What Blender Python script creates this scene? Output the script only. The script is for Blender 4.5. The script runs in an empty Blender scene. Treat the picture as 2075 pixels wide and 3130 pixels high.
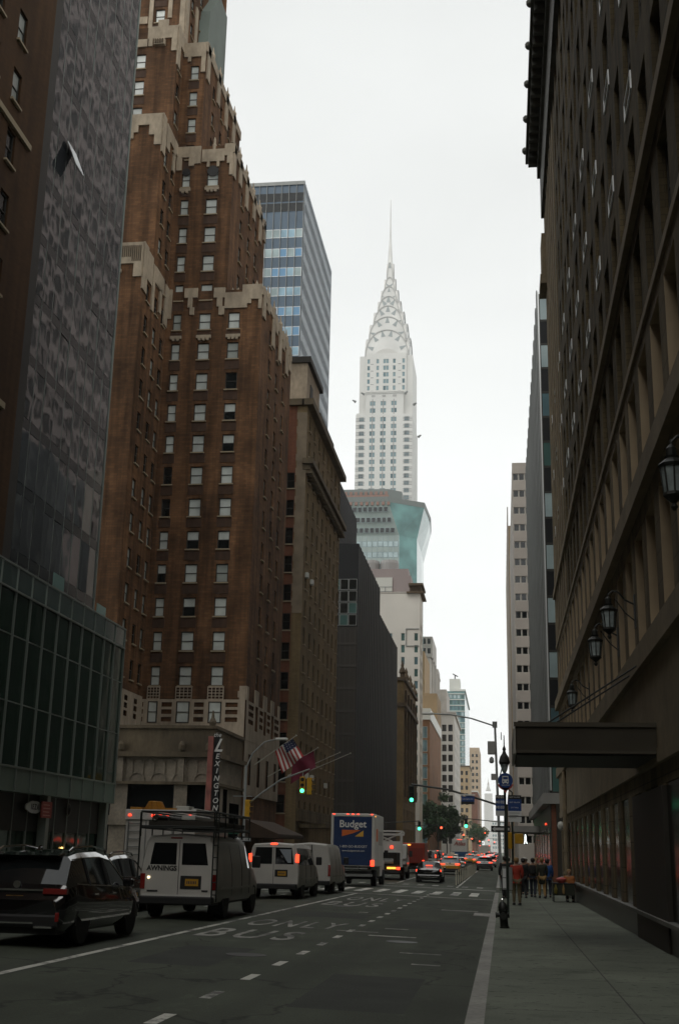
import bpy, bmesh, math, random
from mathutils import Vector, Matrix
rnd = random.Random(7)
PI = math.pi
scene = bpy.context.scene
COL = scene.collection

# ------------------------------------------------------------------ camera
PITCH, YAW, ROLL, EYE = math.radians(15.66), math.radians(7.79), math.radians(1.215), 1.6
_f = Vector((-math.sin(YAW) * math.cos(PITCH), math.cos(YAW) * math.cos(PITCH), math.sin(PITCH)))
_r0 = Vector((math.cos(YAW), math.sin(YAW), 0))
_u0 = _r0.cross(_f)
_R = _r0 * math.cos(ROLL) + _u0 * math.sin(ROLL)
_U = _u0 * math.cos(ROLL) - _r0 * math.sin(ROLL)
cam_d = bpy.data.cameras.new('camera')
cam = bpy.data.objects.new('camera', cam_d)
COL.objects.link(cam)
cam.matrix_world = Matrix(((_R.x, _U.x, -_f.x, 0), (_R.y, _U.y, -_f.y, 0), (_R.z, _U.z, -_f.z, EYE), (0, 0, 0, 1)))
cam_d.sensor_fit = 'VERTICAL'
cam_d.sensor_height = 36
cam_d.lens = 3655 / 3130 * 36
cam_d.clip_end = 6000
scene.camera = cam

def proj(p):
    v = Vector(p) - Vector((0, 0, EYE))
    w = max(v.dot(_f), .01)
    return 1037.5 + 3655 * v.dot(_R) / w, 1565 - 3655 * v.dot(_U) / w, w

# ------------------------------------------------------------------ materials
MATS = {}
def mat(name, col, rough=.6, metal=0., var=0., vs=1., fine=0., fs=20., emit=None, es=0., bump=0., bs=8., stretch=None, coat=0., spec=.5, trans=0.):
    if name in MATS: return MATS[name]
    m = bpy.data.materials.new(name); m.use_nodes = True; MATS[name] = m
    nt = m.node_tree; b = nt.nodes['Principled BSDF']; L = nt.links.new
    b.inputs['Base Color'].default_value = (*col, 1); b.inputs['Roughness'].default_value = rough
    b.inputs['Metallic'].default_value = metal; b.inputs['Coat Weight'].default_value = coat
    b.inputs['Specular IOR Level'].default_value = spec
    b.inputs['Transmission Weight'].default_value = trans
    if emit:
        b.inputs['Emission Color'].default_value = (*emit, 1); b.inputs['Emission Strength'].default_value = es
    if var or fine or bump:
        geo = nt.nodes.new('ShaderNodeNewGeometry'); vec = geo.outputs['Position']
        if stretch:
            mp = nt.nodes.new('ShaderNodeMapping'); mp.inputs['Scale'].default_value = stretch
            L(vec, mp.inputs['Vector']); vec = mp.outputs[0]
        fac = None
        for amt, sc, det in ((var, vs, 5), (fine, fs, 2)):
            if not amt: continue
            n = nt.nodes.new('ShaderNodeTexNoise'); n.inputs['Scale'].default_value = sc; n.inputs['Detail'].default_value = det
            L(vec, n.inputs['Vector'])
            r = nt.nodes.new('ShaderNodeMapRange'); r.inputs[1].default_value = .3; r.inputs[2].default_value = .7
            r.inputs[3].default_value = 1 - amt; r.inputs[4].default_value = 1 + amt
            L(n.outputs['Fac'], r.inputs[0])
            if fac is None: fac = r.outputs[0]
            else:
                k = nt.nodes.new('ShaderNodeMath'); k.operation = 'MULTIPLY'; L(fac, k.inputs[0]); L(r.outputs[0], k.inputs[1]); fac = k.outputs[0]
        if fac is not None:
            s = nt.nodes.new('ShaderNodeVectorMath'); s.operation = 'SCALE'; s.inputs[0].default_value = col
            L(fac, s.inputs['Scale']); L(s.outputs[0], b.inputs['Base Color'])
        if bump:
            n = nt.nodes.new('ShaderNodeTexNoise'); n.inputs['Scale'].default_value = bs; L(vec, n.inputs['Vector'])
            bp = nt.nodes.new('ShaderNodeBump'); bp.inputs['Strength'].default_value = bump; bp.inputs['Distance'].default_value = .1
            L(n.outputs['Fac'], bp.inputs['Height']); L(bp.outputs[0], b.inputs['Normal'])
    return m

def brickmat(name, c1, c2, mortar, bw=.42, bh=.14, var=.25, vs=.25, streak=.2):
    m = bpy.data.materials.new(name); m.use_nodes = True; MATS[name] = m
    nt = m.node_tree; b = nt.nodes['Principled BSDF']; L = nt.links.new; N = nt.nodes.new
    b.inputs['Roughness'].default_value = .85; b.inputs['Specular IOR Level'].default_value = .25
    geo = N('ShaderNodeNewGeometry'); sx = N('ShaderNodeSeparateXYZ'); L(geo.outputs['Position'], sx.inputs[0])
    ad = N('ShaderNodeMath'); L(sx.outputs[0], ad.inputs[0]); L(sx.outputs[1], ad.inputs[1])
    cx = N('ShaderNodeCombineXYZ'); L(ad.outputs[0], cx.inputs[0]); L(sx.outputs[2], cx.inputs[1])
    br = N('ShaderNodeTexBrick'); L(cx.outputs[0], br.inputs['Vector'])
    br.inputs['Color1'].default_value = (*c1, 1); br.inputs['Color2'].default_value = (*c2, 1); br.inputs['Mortar'].default_value = (*mortar, 1)
    br.inputs['Scale'].default_value = 1; br.inputs['Brick Width'].default_value = bw; br.inputs['Row Height'].default_value = bh
    br.inputs['Mortar Size'].default_value = .012
    n = N('ShaderNodeTexNoise'); n.inputs['Scale'].default_value = vs; n.inputs['Detail'].default_value = 6; L(geo.outputs['Position'], n.inputs['Vector'])
    r = N('ShaderNodeMapRange'); r.inputs[1].default_value = .3; r.inputs[2].default_value = .7; r.inputs[3].default_value = 1 - var; r.inputs[4].default_value = 1 + var
    L(n.outputs['Fac'], r.inputs[0])
    mp = N('ShaderNodeMapping'); mp.inputs['Scale'].default_value = (1.2, 1.2, .1); L(geo.outputs['Position'], mp.inputs['Vector'])
    n2 = N('ShaderNodeTexNoise'); n2.inputs['Scale'].default_value = 1.5; n2.inputs['Detail'].default_value = 3; L(mp.outputs[0], n2.inputs['Vector'])
    r2 = N('ShaderNodeMapRange'); r2.inputs[1].default_value = .35; r2.inputs[2].default_value = .65; r2.inputs[3].default_value = 1 - streak; r2.inputs[4].default_value = 1 + streak
    L(n2.outputs['Fac'], r2.inputs[0])
    k = N('ShaderNodeMath'); k.operation = 'MULTIPLY'; L(r.outputs[0], k.inputs[0]); L(r2.outputs[0], k.inputs[1])
    s = N('ShaderNodeVectorMath'); s.operation = 'SCALE'; L(br.outputs['Color'], s.inputs[0]); L(k.outputs[0], s.inputs['Scale'])
    L(s.outputs[0], b.inputs['Base Color'])
    return m

def glassmat(name, col, rough=.05, wave=0., ws=.4, spec=.6, var=.0):
    m = mat(name, col, rough, 0, spec=spec)
    nt = m.node_tree; b = nt.nodes['Principled BSDF']; L = nt.links.new; N = nt.nodes.new
    if wave:
        geo = N('ShaderNodeNewGeometry')
        n = N('ShaderNodeTexNoise'); n.inputs['Scale'].default_value = ws; n.inputs['Detail'].default_value = 2; L(geo.outputs['Position'], n.inputs['Vector'])
        bp = N('ShaderNodeBump'); bp.inputs['Strength'].default_value = wave; bp.inputs['Distance'].default_value = .3
        L(n.outputs['Fac'], bp.inputs['Height']); L(bp.outputs[0], b.inputs['Normal'])
    return m

# ------------------------------------------------------------------ mesh builder
class MB:
    def __init__(s): s.v = []; s.f = []; s.m = []
    def poly(s, pts, mi=0):
        i = len(s.v); s.v += [tuple(p) for p in pts]; s.f.append(tuple(range(i, i + len(pts)))); s.m.append(mi)
    def box(s, x0, x1, y0, y1, z0, z1, mi=0, skip=''):
        i = len(s.v)
        s.v += [(x0, y0, z0), (x1, y0, z0), (x1, y1, z0), (x0, y1, z0), (x0, y0, z1), (x1, y0, z1), (x1, y1, z1), (x0, y1, z1)]
        for k, q in (('b', (0, 3, 2, 1)), ('t', (4, 5, 6, 7)), ('s', (0, 1, 5, 4)), ('e', (1, 2, 6, 5)), ('n', (2, 3, 7, 6)), ('w', (3, 0, 4, 7))):
            if k in skip: continue
            s.f.append(tuple(i + a for a in q)); s.m.append(mi)
        return s
    def cyl(s, p0, p1, r0, r1=None, n=10, mi=0, caps=True):
        r1 = r0 if r1 is None else r1
        p0, p1 = Vector(p0), Vector(p1); d = (p1 - p0).normalized()
        a = d.orthogonal().normalized(); c = d.cross(a); i = len(s.v)
        for p, r in ((p0, r0), (p1, r1)):
            for k in range(n):
                t = 2 * PI * k / n; s.v.append(tuple(p + (a * math.cos(t) + c * math.sin(t)) * r))
        for k in range(n):
            j = (k + 1) % n; s.f.append((i + k, i + j, i + n + j, i + n + k)); s.m.append(mi)
        if caps:
            s.f.append(tuple(i + n - 1 - k for k in range(n))); s.m.append(mi)
            s.f.append(tuple(i + n + k for k in range(n))); s.m.append(mi)
        return s
    def tube(s, pts, r, n=8, mi=0):
        for a, b in zip(pts[:-1], pts[1:]): s.cyl(a, b, r, r, n, mi)
        return s
    def lathe(s, prof, cx=0, cy=0, cz=0, n=16, mi=0, axis='z'):
        i = len(s.v)
        for r, h in prof:
            for k in range(n):
                t = 2 * PI * k / n; a, b = r * math.cos(t), r * math.sin(t)
                s.v.append((cx + a, cy + b, cz + h) if axis == 'z' else (cx + h, cy + a, cz + b) if axis == 'x' else (cx + b, cy + h, cz + a))
        m = len(prof)
        for q in range(m - 1):
            for k in range(n):
                j = (k + 1) % n; s.f.append((i + q * n + k, i + q * n + j, i + q * n + n + j, i + q * n + n + k)); s.m.append(mi)
        s.f.append(tuple(i + n - 1 - k for k in range(n))); s.m.append(mi)
        s.f.append(tuple(i + (m - 1) * n + k for k in range(n))); s.m.append(mi)
        return s
    def extr(s, poly, axis, a0, a1, mi=0):
        """poly: (u, z) points; axis 'y' extrudes an x-z outline along y, 'x' a y-z outline along x, 'z' an x-y outline along z"""
        def P(u, z, a): return (u, a, z) if axis == 'y' else (a, u, z) if axis == 'x' else (u, z, a)
        n = len(poly); i = len(s.v)
        for a in (a0, a1): s.v += [P(u, z, a) for u, z in poly]
        for k in range(n):
            j = (k + 1) % n; s.f.append((i + k, i + j, i + n + j, i + n + k)); s.m.append(mi)
        s.f.append(tuple(i + n - 1 - k for k in range(n))); s.m.append(mi)
        s.f.append(tuple(i + n + k for k in range(n))); s.m.append(mi)
        return s
    def facade(s, axis, plane, sgn, a0, a1, z0, z1, ops=(), dep=.25, mi=0, mr=None):
        mr = mi if mr is None else mr
        flip = (axis == 'x') == (sgn < 0)
        def P(a, z, d): return (plane - sgn * d, a, z) if axis == 'x' else (a, plane - sgn * d, z)
        def Q(pts, m):
            s.poly(pts[::-1] if flip else pts, m)
        ops = [(max(a0, o[0]), min(a1, o[1]), max(z0, o[2]), min(z1, o[3])) for o in ops if o[1] > a0 and o[0] < a1 and o[3] > z0 and o[2] < z1]
        A = sorted({a0, a1, *[o[0] for o in ops], *[o[1] for o in ops]}); Z = sorted({z0, z1, *[o[2] for o in ops], *[o[3] for o in ops]})
        ia = {a: i for i, a in enumerate(A)}; iz = {z: i for i, z in enumerate(Z)}
        hole = set()
        for o in ops:
            for i in range(ia[o[0]], ia[o[1]]):
                for j in range(iz[o[2]], iz[o[3]]): hole.add((i, j))
        for j in range(len(Z) - 1):
            i = 0
            while i < len(A) - 1:
                if (i, j) in hole: i += 1; continue
                k = i
                while k < len(A) - 1 and (k, j) not in hole: k += 1
                Q([P(A[i], Z[j], 0), P(A[k], Z[j], 0), P(A[k], Z[j + 1], 0), P(A[i], Z[j + 1], 0)], mi); i = k
        for o in ops:
            l, r, b, t = o
            Q([P(l, b, 0), P(l, b, dep), P(l, t, dep), P(l, t, 0)][::-1], mr)
            Q([P(r, b, 0), P(r, t, 0), P(r, t, dep), P(r, b, dep)][::-1], mr)
            Q([P(l, b, 0), P(r, b, 0), P(r, b, dep), P(l, b, dep)][::-1], mr)
            Q([P(l, t, 0), P(l, t, dep), P(r, t, dep), P(r, t, 0)][::-1], mr)
            Q([P(l, b, dep), P(r, b, dep), P(r, t, dep), P(l, t, dep)], mr)
        return s
    def block(s, x0, x1, y0, y1, z0, z1, south=None, east=None, west=None, mi=0, dep=.25, mr=None, top=True):
        """a building volume; south = face toward the camera (-y); east = +x; west = -x; lists of openings"""
        s.facade('y', y0, -1, x0, x1, z0, z1, south or (), dep, mi, mr)
        s.facade('x', x1, 1, y0, y1, z0, z1, east or (), dep, mi, mr)
        s.facade('x', x0, -1, y0, y1, z0, z1, west or (), dep, mi, mr)
        s.poly([(x1, y1, z0), (x0, y1, z0), (x0, y1, z1), (x1, y1, z1)], mi)
        if top: s.poly([(x0, y0, z1), (x1, y0, z1), (x1, y1, z1), (x0, y1, z1)], mi)
        return s
    def mesh(s, name, mats, off=(0, 0, 0), smooth=False, angle=None):
        me = bpy.data.meshes.new(name)
        me.from_pydata([(a - off[0], b - off[1], c - off[2]) for a, b, c in s.v], [], s.f)
        if not isinstance(mats, (list, tuple)): mats = [mats]
        for m in mats: me.materials.append(m)
        if len(mats) > 1: me.polygons.foreach_set('material_index', s.m)
        if smooth: me.polygons.foreach_set('use_smooth', [True] * len(s.f))
        if angle: me.set_sharp_from_angle(angle=math.radians(angle))
        me.update()
        return me

def thing(name, label, cat, loc=(0, 0, 0), rz=0., group=None):
    o = bpy.data.objects.new(name, None); COL.objects.link(o)
    o.empty_display_size = .2; o.location = loc; o.rotation_euler = (0, 0, rz)
    o['label'] = label; o['category'] = cat
    if group: o['group'] = group
    return o
def obj(name, mb, mats, parent=None, off=(0, 0, 0), smooth=False, angle=None, bevel=0., label=None, clean=False):
    me = mb if isinstance(mb, bpy.types.Mesh) else mb.mesh(name, mats, off, smooth, angle)
    if clean:
        bm = bmesh.new(); bm.from_mesh(me); bmesh.ops.remove_doubles(bm, verts=bm.verts, dist=.0005)
        bmesh.ops.recalc_face_normals(bm, faces=bm.faces); bm.to_mesh(me); bm.free()
        if angle: me.set_sharp_from_angle(angle=math.radians(angle))
    o = bpy.data.objects.new(name, me); COL.objects.link(o)
    if parent: o.parent = parent
    if bevel:
        b = o.modifiers.new('bevel', 'BEVEL'); b.width = bevel; b.segments = 2; b.limit_method = 'ANGLE'; b.angle_limit = .6
    if label: o['label'] = label
    return o
def tag(o, label, cat, group=None):
    o['label'] = label; o['category'] = cat
    if group: o['group'] = group
    return o
def struct(name, mb, m, **k):
    o = obj(name, mb, m, **k); o['kind'] = 'structure'; return o
def children(o): return [c for c in bpy.data.objects if c.parent == o]
def copy_tree(o, parent=None, label=None, swap=None):
    c = o.copy(); COL.objects.link(c); c.parent = parent
    if swap and c.type == 'MESH' and any(m and m.name in swap for m in c.data.materials):
        c.data = c.data.copy()
        for i, m in enumerate(c.data.materials):
            if m and m.name in swap: c.data.materials[i] = MATS[swap[m.name]]
    if label: c['label'] = label
    for ch in children(o): copy_tree(ch, c, None, swap)
    return c
def text_mesh(body, size, mat_, ext=.004, shear=0., bold=0., align='CENTER', spacing=1.):
    cu = bpy.data.curves.new('lettering', 'FONT'); cu.body = body; cu.size = size; cu.extrude = ext; cu.shear = shear; cu.offset = bold
    cu.align_x = align; cu.align_y = 'CENTER'; cu.space_character = spacing; cu.resolution_u = 3
    o = bpy.data.objects.new('lettering', cu); COL.objects.link(o)
    dg = bpy.context.evaluated_depsgraph_get(); dg.update()
    me = bpy.data.meshes.new_from_object(o.evaluated_get(dg)); me.materials.clear(); me.materials.append(mat_)
    bpy.data.objects.remove(o)
    return me
def text_obj(body, size, mat_, parent, loc, face='s', name='lettering', **k):
    """face 's': read from -y; 'e': read from +x; 'w': read from -x; 'up': lying on the ground, read from -y"""
    o = obj(name, text_mesh(body, size, mat_, **k), None, parent)
    o.location = loc
    o.rotation_euler = {'s': (PI / 2, 0, 0), 'e': (PI / 2, 0, PI / 2), 'w': (PI / 2, 0, -PI / 2), 'up': (0, 0, 0)}[face]
    return o

# ------------------------------------------------------------------ windows
WCACHE = {}
def wproto(kind, w, h, fm, pm, sill=None):
    key = (kind, round(w, 3), round(h, 3), fm.name, pm.name, sill.name if sill else '')
    if key in WCACHE: return WCACHE[key]
    F, Pn = MB(), MB(); t = min(.07, w * .09); d = .06
    mats = [fm] + ([sill] if sill else [])
    if kind == 'plain':
        F.box(-w / 2, w / 2, -.03, 0, 0, t).box(-w / 2, w / 2, -.03, 0, h - t, h).box(-w / 2, -w / 2 + t, -.03, 0, t, h - t).box(w / 2 - t, w / 2, -.03, 0, t, h - t)
        Pn.poly([(-w / 2 + t, -.012, t), (w / 2 - t, -.012, t), (w / 2 - t, -.012, h - t), (-w / 2 + t, -.012, h - t)])
    elif kind == 'pair':
        F.box(-w / 2, w / 2, -.04, 0, 0, t).box(-w / 2, w / 2, -.04, 0, h - t, h)
        for x in (-w / 2, -t / 2, w / 2 - t): F.box(x, x + t, -.04, 0, t, h - t)
        for x0, x1 in ((-w / 2 + t, -t / 2), (t / 2, w / 2 - t)):
            Pn.poly([(x0, -.015, t), (x1, -.015, t), (x1, -.015, h - t), (x0, -.015, h - t)])
    else:  # double hung: upper sash proud of the lower one
        F.box(-w / 2, w / 2, -.09, 0, 0, t).box(-w / 2, w / 2, -.09, 0, h - t, h).box(-w / 2, -w / 2 + t, -.09, 0, t, h - t).box(w / 2 - t, w / 2, -.09, 0, t, h - t)
        F.box(-w / 2 + t, w / 2 - t, -.075, 0, h * .49, h * .49 + t * .8)
        Pn.poly([(-w / 2 + t, -.025, t), (w / 2 - t, -.025, t), (w / 2 - t, -.025, h * .49), (-w / 2 + t, -.025, h * .49)])
        Pn.poly([(-w / 2 + t, -.055, h * .49 + t * .8), (w / 2 - t, -.055, h * .49 + t * .8), (w / 2 - t, -.055, h - t), (-w / 2 + t, -.055, h - t)])
        if kind == 'halfopen':
            Pn.m[0] = 1
    if sill: F.box(-w / 2 - .08, w / 2 + .08, -.34, 0, -.11, -.002, 1)
    pmats = [pm, MATS['pane_dark']] if kind == 'halfopen' else pm
    WCACHE[key] = (F.mesh('window', mats), Pn.mesh('pane', pmats))
    return WCACHE[key]

class Bld:
    def __init__(s, name, label, cat='building', base=(0, 0, 0), group=None):
        s.root = thing(name, label, cat, base, 0, group); s.base = Vector(base); s.wins = []
    def part(s, name, mb, mats, **k): return obj(name, mb, mats, s.root, tuple(s.base), **k)
    def win(s, protos, axis, plane, sgn, a, z, dep=.2, name='window'):
        rz = 0 if axis == 'y' else (PI / 2 if sgn > 0 else -PI / 2)
        loc = Vector((plane - sgn * dep, a, z)) if axis == 'x' else Vector((a, plane - sgn * dep, z))
        s.wins.append((protos, loc, rz, name))
    def finish(s, cap=100):
        for nm in dict.fromkeys(w[3] for w in s.wins): s._finish([w[:3] for w in s.wins if w[3] == nm], cap, nm)
    def _finish(s, wins, cap, name):
        def area(w):
            co = [v.co for v in w[0][0].vertices]; hh = max(c.z for c in co); ww = max(c.x for c in co)
            d = Vector((math.cos(w[2]), math.sin(w[2]), 0)) * ww
            x, y, dep = proj(w[1] + Vector((0, 0, hh / 2)))
            x1, y1, _ = proj(w[1] - d); x2, y2, _ = proj(w[1] + d); x3, y3, _ = proj(w[1] + Vector((0, 0, hh)))
            A = abs(x2 - x1) * abs(y3 - y1)
            return A if -20 < x < 2095 and -20 < y < 3150 else -1
        W = sorted(wins, key=area, reverse=True)
        k = cap if len(W) > cap else len(W)
        for (f, p), loc, rz in W[:k]:
            o = obj(name, f, None, s.root); o.location = loc - s.base; o.rotation_euler = (0, 0, rz)
            if p: obj('pane', p, None, o)
        if len(W) > k:
            bm = bmesh.new(); slots = []
            for (f, p), loc, rz in W[k:]:
                M = Matrix.Translation(loc - s.base) @ Matrix.Rotation(rz, 4, 'Z')
                for me in (f, p):
                    if not me: continue
                    n0 = len(bm.verts); nf = len(bm.faces); bm.from_mesh(me); bm.verts.ensure_lookup_table(); bm.faces.ensure_lookup_table()
                    for v in bm.verts[n0:]: v.co = M @ v.co
                    for fc in bm.faces[nf:]:
                        m = me.materials[fc.material_index]
                        if m not in slots: slots.append(m)
                        fc.material_index = slots.index(m)
            me = bpy.data.meshes.new('small_' + name + 's'); bm.to_mesh(me); bm.free()
            for m in slots: me.materials.append(m)
            o = obj('small_' + name + 's', me, None, s.root); o['kind'] = 'stuff'
# ------------------------------------------------------------------ palette
mat('pane_dark', (.012, .014, .014), .06, spec=.6)
mat('pane_curtain', (.62, .66, .62), .35, var=.18, vs=.9, coat=.6)  # blinds and sky reflection together put into one pale pane colour
mat('pane_curtain_dim', (.36, .39, .36), .3, var=.2, vs=.8, coat=.6)
mat('pane_teal', (.10, .17, .19), .08, var=.3, vs=.35)
mat('pane_pale', (.36, .45, .46), .12, var=.25, vs=.3)
mat('frame_dark', (.035, .033, .026), .5)
mat('frame_white', (.55, .55, .5), .5)
mat('aluminium', (.72, .73, .72), .32, .6)
mat('sill_stone', (.36, .29, .19), .8)
brickmat('hotel_brick', (.162, .080, .037), (.112, .056, .027), (.09, .058, .033), .6, .2, .42, .3, .36)
brickmat('brown_brick', (.085, .042, .016), (.068, .033, .013), (.055, .032, .016), .4, .13, .2, .2, .15)
brickmat('dusk_brick', (.115, .090, .048), (.085, .066, .036), (.07, .055, .032), .5, .16, .3, .3, .35)
brickmat('tan_brick', (.23, .165, .085), (.19, .135, .07), (.15, .115, .065), .4, .13, .2, .15, .2)
brickmat('red_brick', (.19, .075, .04), (.16, .06, .035), (.12, .07, .05), .4, .13, .2, .2, .2)
brickmat('rust_brick', (.21, .105, .05), (.18, .09, .045), (.16, .09, .05), .4, .13, .2, .15, .15)
mat('cream', (.40, .325, .235), .8, var=.25, vs=.5, fine=.15, fs=3, stretch=(1, 1, .5))
mat('cream_grime', (.40, .33, .25), .85, var=.25, vs=.5, fine=.12, fs=4, stretch=(1, 1, .3))
mat('podium_stone', (.13, .10, .062), .85, var=.35, vs=.7, fine=.15, fs=5, stretch=(1, 1, .4))
mat('podium_pale', (.25, .21, .16), .85, var=.25, vs=.8, fine=.15, fs=6)
mat('relief_brown', (.10, .07, .04), .85, var=.2, vs=2)
mat('spandrel', (.07, .036, .02), .85, var=.25, vs=3, stretch=(1, 1, .3))
mat('chrysler_white', (.60, .595, .565), .7, var=.06, vs=.05)
mat('chrysler_side', (.60, .58, .55), .7, var=.06, vs=.05)
mat('chrysler_steel', (.60, .595, .57), .4, .2, var=.1, vs=.15)
mat('chrysler_rib', (.40, .40, .385), .45, .3)
mat('window_blue', (.20, .29, .31), .12)
mat('concrete', (.42, .39, .35), .8, var=.12, vs=.3, fine=.06, fs=2)
mat('white_panel', (.66, .63, .57), .75, var=.08, vs=.12)
mat('mauve_panel', (.30, .25, .24), .8, var=.06, vs=.2)
mat('bronze_dark', (.012, .013, .014), .6, 0, var=.2, vs=.2, spec=.25)
mat('bronze_fin', (.038, .040, .043), .6, 0, spec=.3)
mat('brown_black', (.022, .018, .012), .6, var=.3, vs=.2)
mat('copper_green', (.19, .23, .20), .6, var=.15, vs=.3)
mat('teal_glass', (.13, .24, .24), .1, var=.25, vs=.12)
mat('teal_dark', (.06, .12, .11), .12, var=.35, vs=.2)
mat('grey_metal', (.25, .26, .25), .5, .3, var=.1, vs=1)
mat('iron', (.014, .016, .013), .5, var=.2, vs=4)
mat('green_iron', (.012, .022, .015), .5)
mat('chrome', (.8, .8, .8), .1, 1.)
mat('rubber', (.012, .012, .012), .8)
mat('rim', (.25, .25, .25), .35, .8)
mat('black_paint', (.006, .006, .007), .09, coat=1., spec=.5)
mat('grey_paint', (.05, .055, .06), .15, coat=1.)
mat('silver_paint', (.32, .33, .33), .25, .3, coat=.6)
mat('white_paint', (.62, .61, .57), .35, var=.06, vs=1.5, fine=.03, fs=9, coat=.3)
mat('white_dirty', (.52, .50, .46), .45, var=.12, vs=1.2, stretch=(1, 1, .5))
mat('side_grey', (.34, .32, .28), .4, var=.15, vs=1.)  # darker tone for van sides than for the rear doors
mat('taxi_yellow', (.62, .30, .02), .3, coat=.6)
mat('red_paint', (.34, .05, .025), .4)
mat('budget_blue', (.012, .035, .11), .4, var=.08, vs=1)
mat('orange_mark', (.65, .15, .03), .5)
mat('yellow_mark', (.68, .38, .05), .5)
mat('navy_mark', (.03, .09, .20), .5)
mat('car_glass', (.010, .012, .013), .04, spec=.7)
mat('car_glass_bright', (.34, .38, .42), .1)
mat('plastic_black', (.012, .012, .012), .55)
mat('plate_yellow', (.50, .27, .02), .5)
mat('plate_ink', (.03, .03, .06), .5)
mat('lamp_red_off', (.22, .012, .01), .2, coat=1.)
mat('lamp_red', (.5, .03, .02), .3, emit=(1., .045, .016), es=2.4)
mat('lamp_amber', (.6, .25, .02), .3, emit=(1., .38, .05), es=1.6)
mat('reflection_glow', (.9, .85, .7), .3, emit=(1., .78, .45), es=3.)
mat('signal_green', (.05, .6, .3), .3, emit=(.05, 1., .42), es=3.5)
mat('signal_red', (.6, .05, .03), .3, emit=(1., .07, .03), es=4.)
mat('signal_yellow', (.52, .28, .01), .5, var=.15, vs=5)
mat('walk_white', (.8, .8, .8), .4, emit=(.9, 1., .95), es=2.)
mat('sign_blue', (.012, .055, .22), .45)
mat('sign_black', (.012, .012, .012), .5)
mat('sign_white', (.66, .67, .66), .5)
mat('sign_green', (.01, .10, .05), .5)
mat('sign_rose', (.52, .10, .09), .5)
mat('sign_red', (.30, .045, .03), .6, var=.1, vs=2)
mat('letter_white', (.75, .74, .70), .5)
mat('flag_red', (.36, .035, .03), .8)
mat('flag_white', (.62, .60, .56), .8)
mat('flag_navy', (.012, .018, .06), .8)
mat('flag_maroon', (.16, .012, .035), .8)
mat('leaf_dark', (.012, .034, .007), .7, var=.4, vs=1.2)
mat('leaf_mid', (.020, .055, .010), .7, var=.4, vs=1.2)
mat('leaf_yellow', (.15, .12, .015), .7, var=.3, vs=.8)
mat('bark', (.05, .038, .025), .9)
mat('skin', (.36, .21, .14), .55)
mat('hair_dark', (.02, .014, .01), .7)
mat('hair_light', (.28, .17, .07), .7)
mat('hair_grey', (.35, .32, .3), .7)
for n, c in (('cloth_red', (.33, .035, .018)), ('cloth_black', (.013, .013, .013)), ('cloth_khaki', (.13, .10, .055)), ('cloth_brown', (.10, .05, .018)), ('cloth_green', (.025, .028, .017)), ('cloth_blue', (.015, .07, .24)), ('cloth_navy', (.015, .02, .035)), ('cloth_tan', (.30, .19, .07)), ('cloth_grey', (.10, .10, .10)), ('cloth_white', (.55, .54, .5)), ('cloth_orange', (.35, .12, .03))):
    mat(n, c, .85, var=.15, vs=6)
glassmat('podium_glass', (.010, .030, .018), .06, .05, .5, .4); MATS['podium_glass'].node_tree.nodes['Principled BSDF'].inputs['Specular Tint'].default_value = (.55, 1, .72, 1)
glassmat('shop_glass', (.006, .007, .006), .14, .03, .6, .25)
mat('fascia_green', (.12, .165, .135), .4, var=.15, vs=.5)
mat('mullion', (.26, .29, .26), .4, .5)
brickmat('stone_dark', (.15, .118, .070), (.13, .10, .058), (.06, .048, .03), 1.4, .62, .3, .4, .3)
mat('stone_band', (.22, .175, .11), .8, var=.2, vs=.7, fine=.1, fs=5)
mat('granite_dark', (.055, .055, .05), .35, var=.2, vs=6)
mat('canopy_brown', (.036, .029, .016), .7, var=.2, vs=1.2)
mat('lantern_glass', (.30, .35, .35), .25, var=.3, vs=6)
mat('warm_lamp', (.8, .5, .2), .4, emit=(1., .55, .15), es=3.)
mat('globe', (.5, .5, .45), .3)

# mirror-like tower panes: slow ripple in the glass bends the reflections
def tower_glass():
    m = glassmat('tower_glass', (.030, .034, .038), .03, 0, 1, 1.)
    nt = m.node_tree; b = nt.nodes['Principled BSDF']; N = nt.nodes.new; L = nt.links.new
    b.inputs['IOR'].default_value = 1.9; b.inputs['Specular IOR Level'].default_value = .75
    geo = N('ShaderNodeNewGeometry'); n = N('ShaderNodeTexNoise'); n.inputs['Scale'].default_value = .6; n.inputs['Detail'].default_value = 1.
    L(geo.outputs['Position'], n.inputs['Vector'])
    bp = N('ShaderNodeBump'); bp.inputs['Strength'].default_value = .03; bp.inputs['Distance'].default_value = .3
    L(n.outputs['Fac'], bp.inputs['Height']); L(bp.outputs[0], b.inputs['Normal'])
tower_glass()

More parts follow.
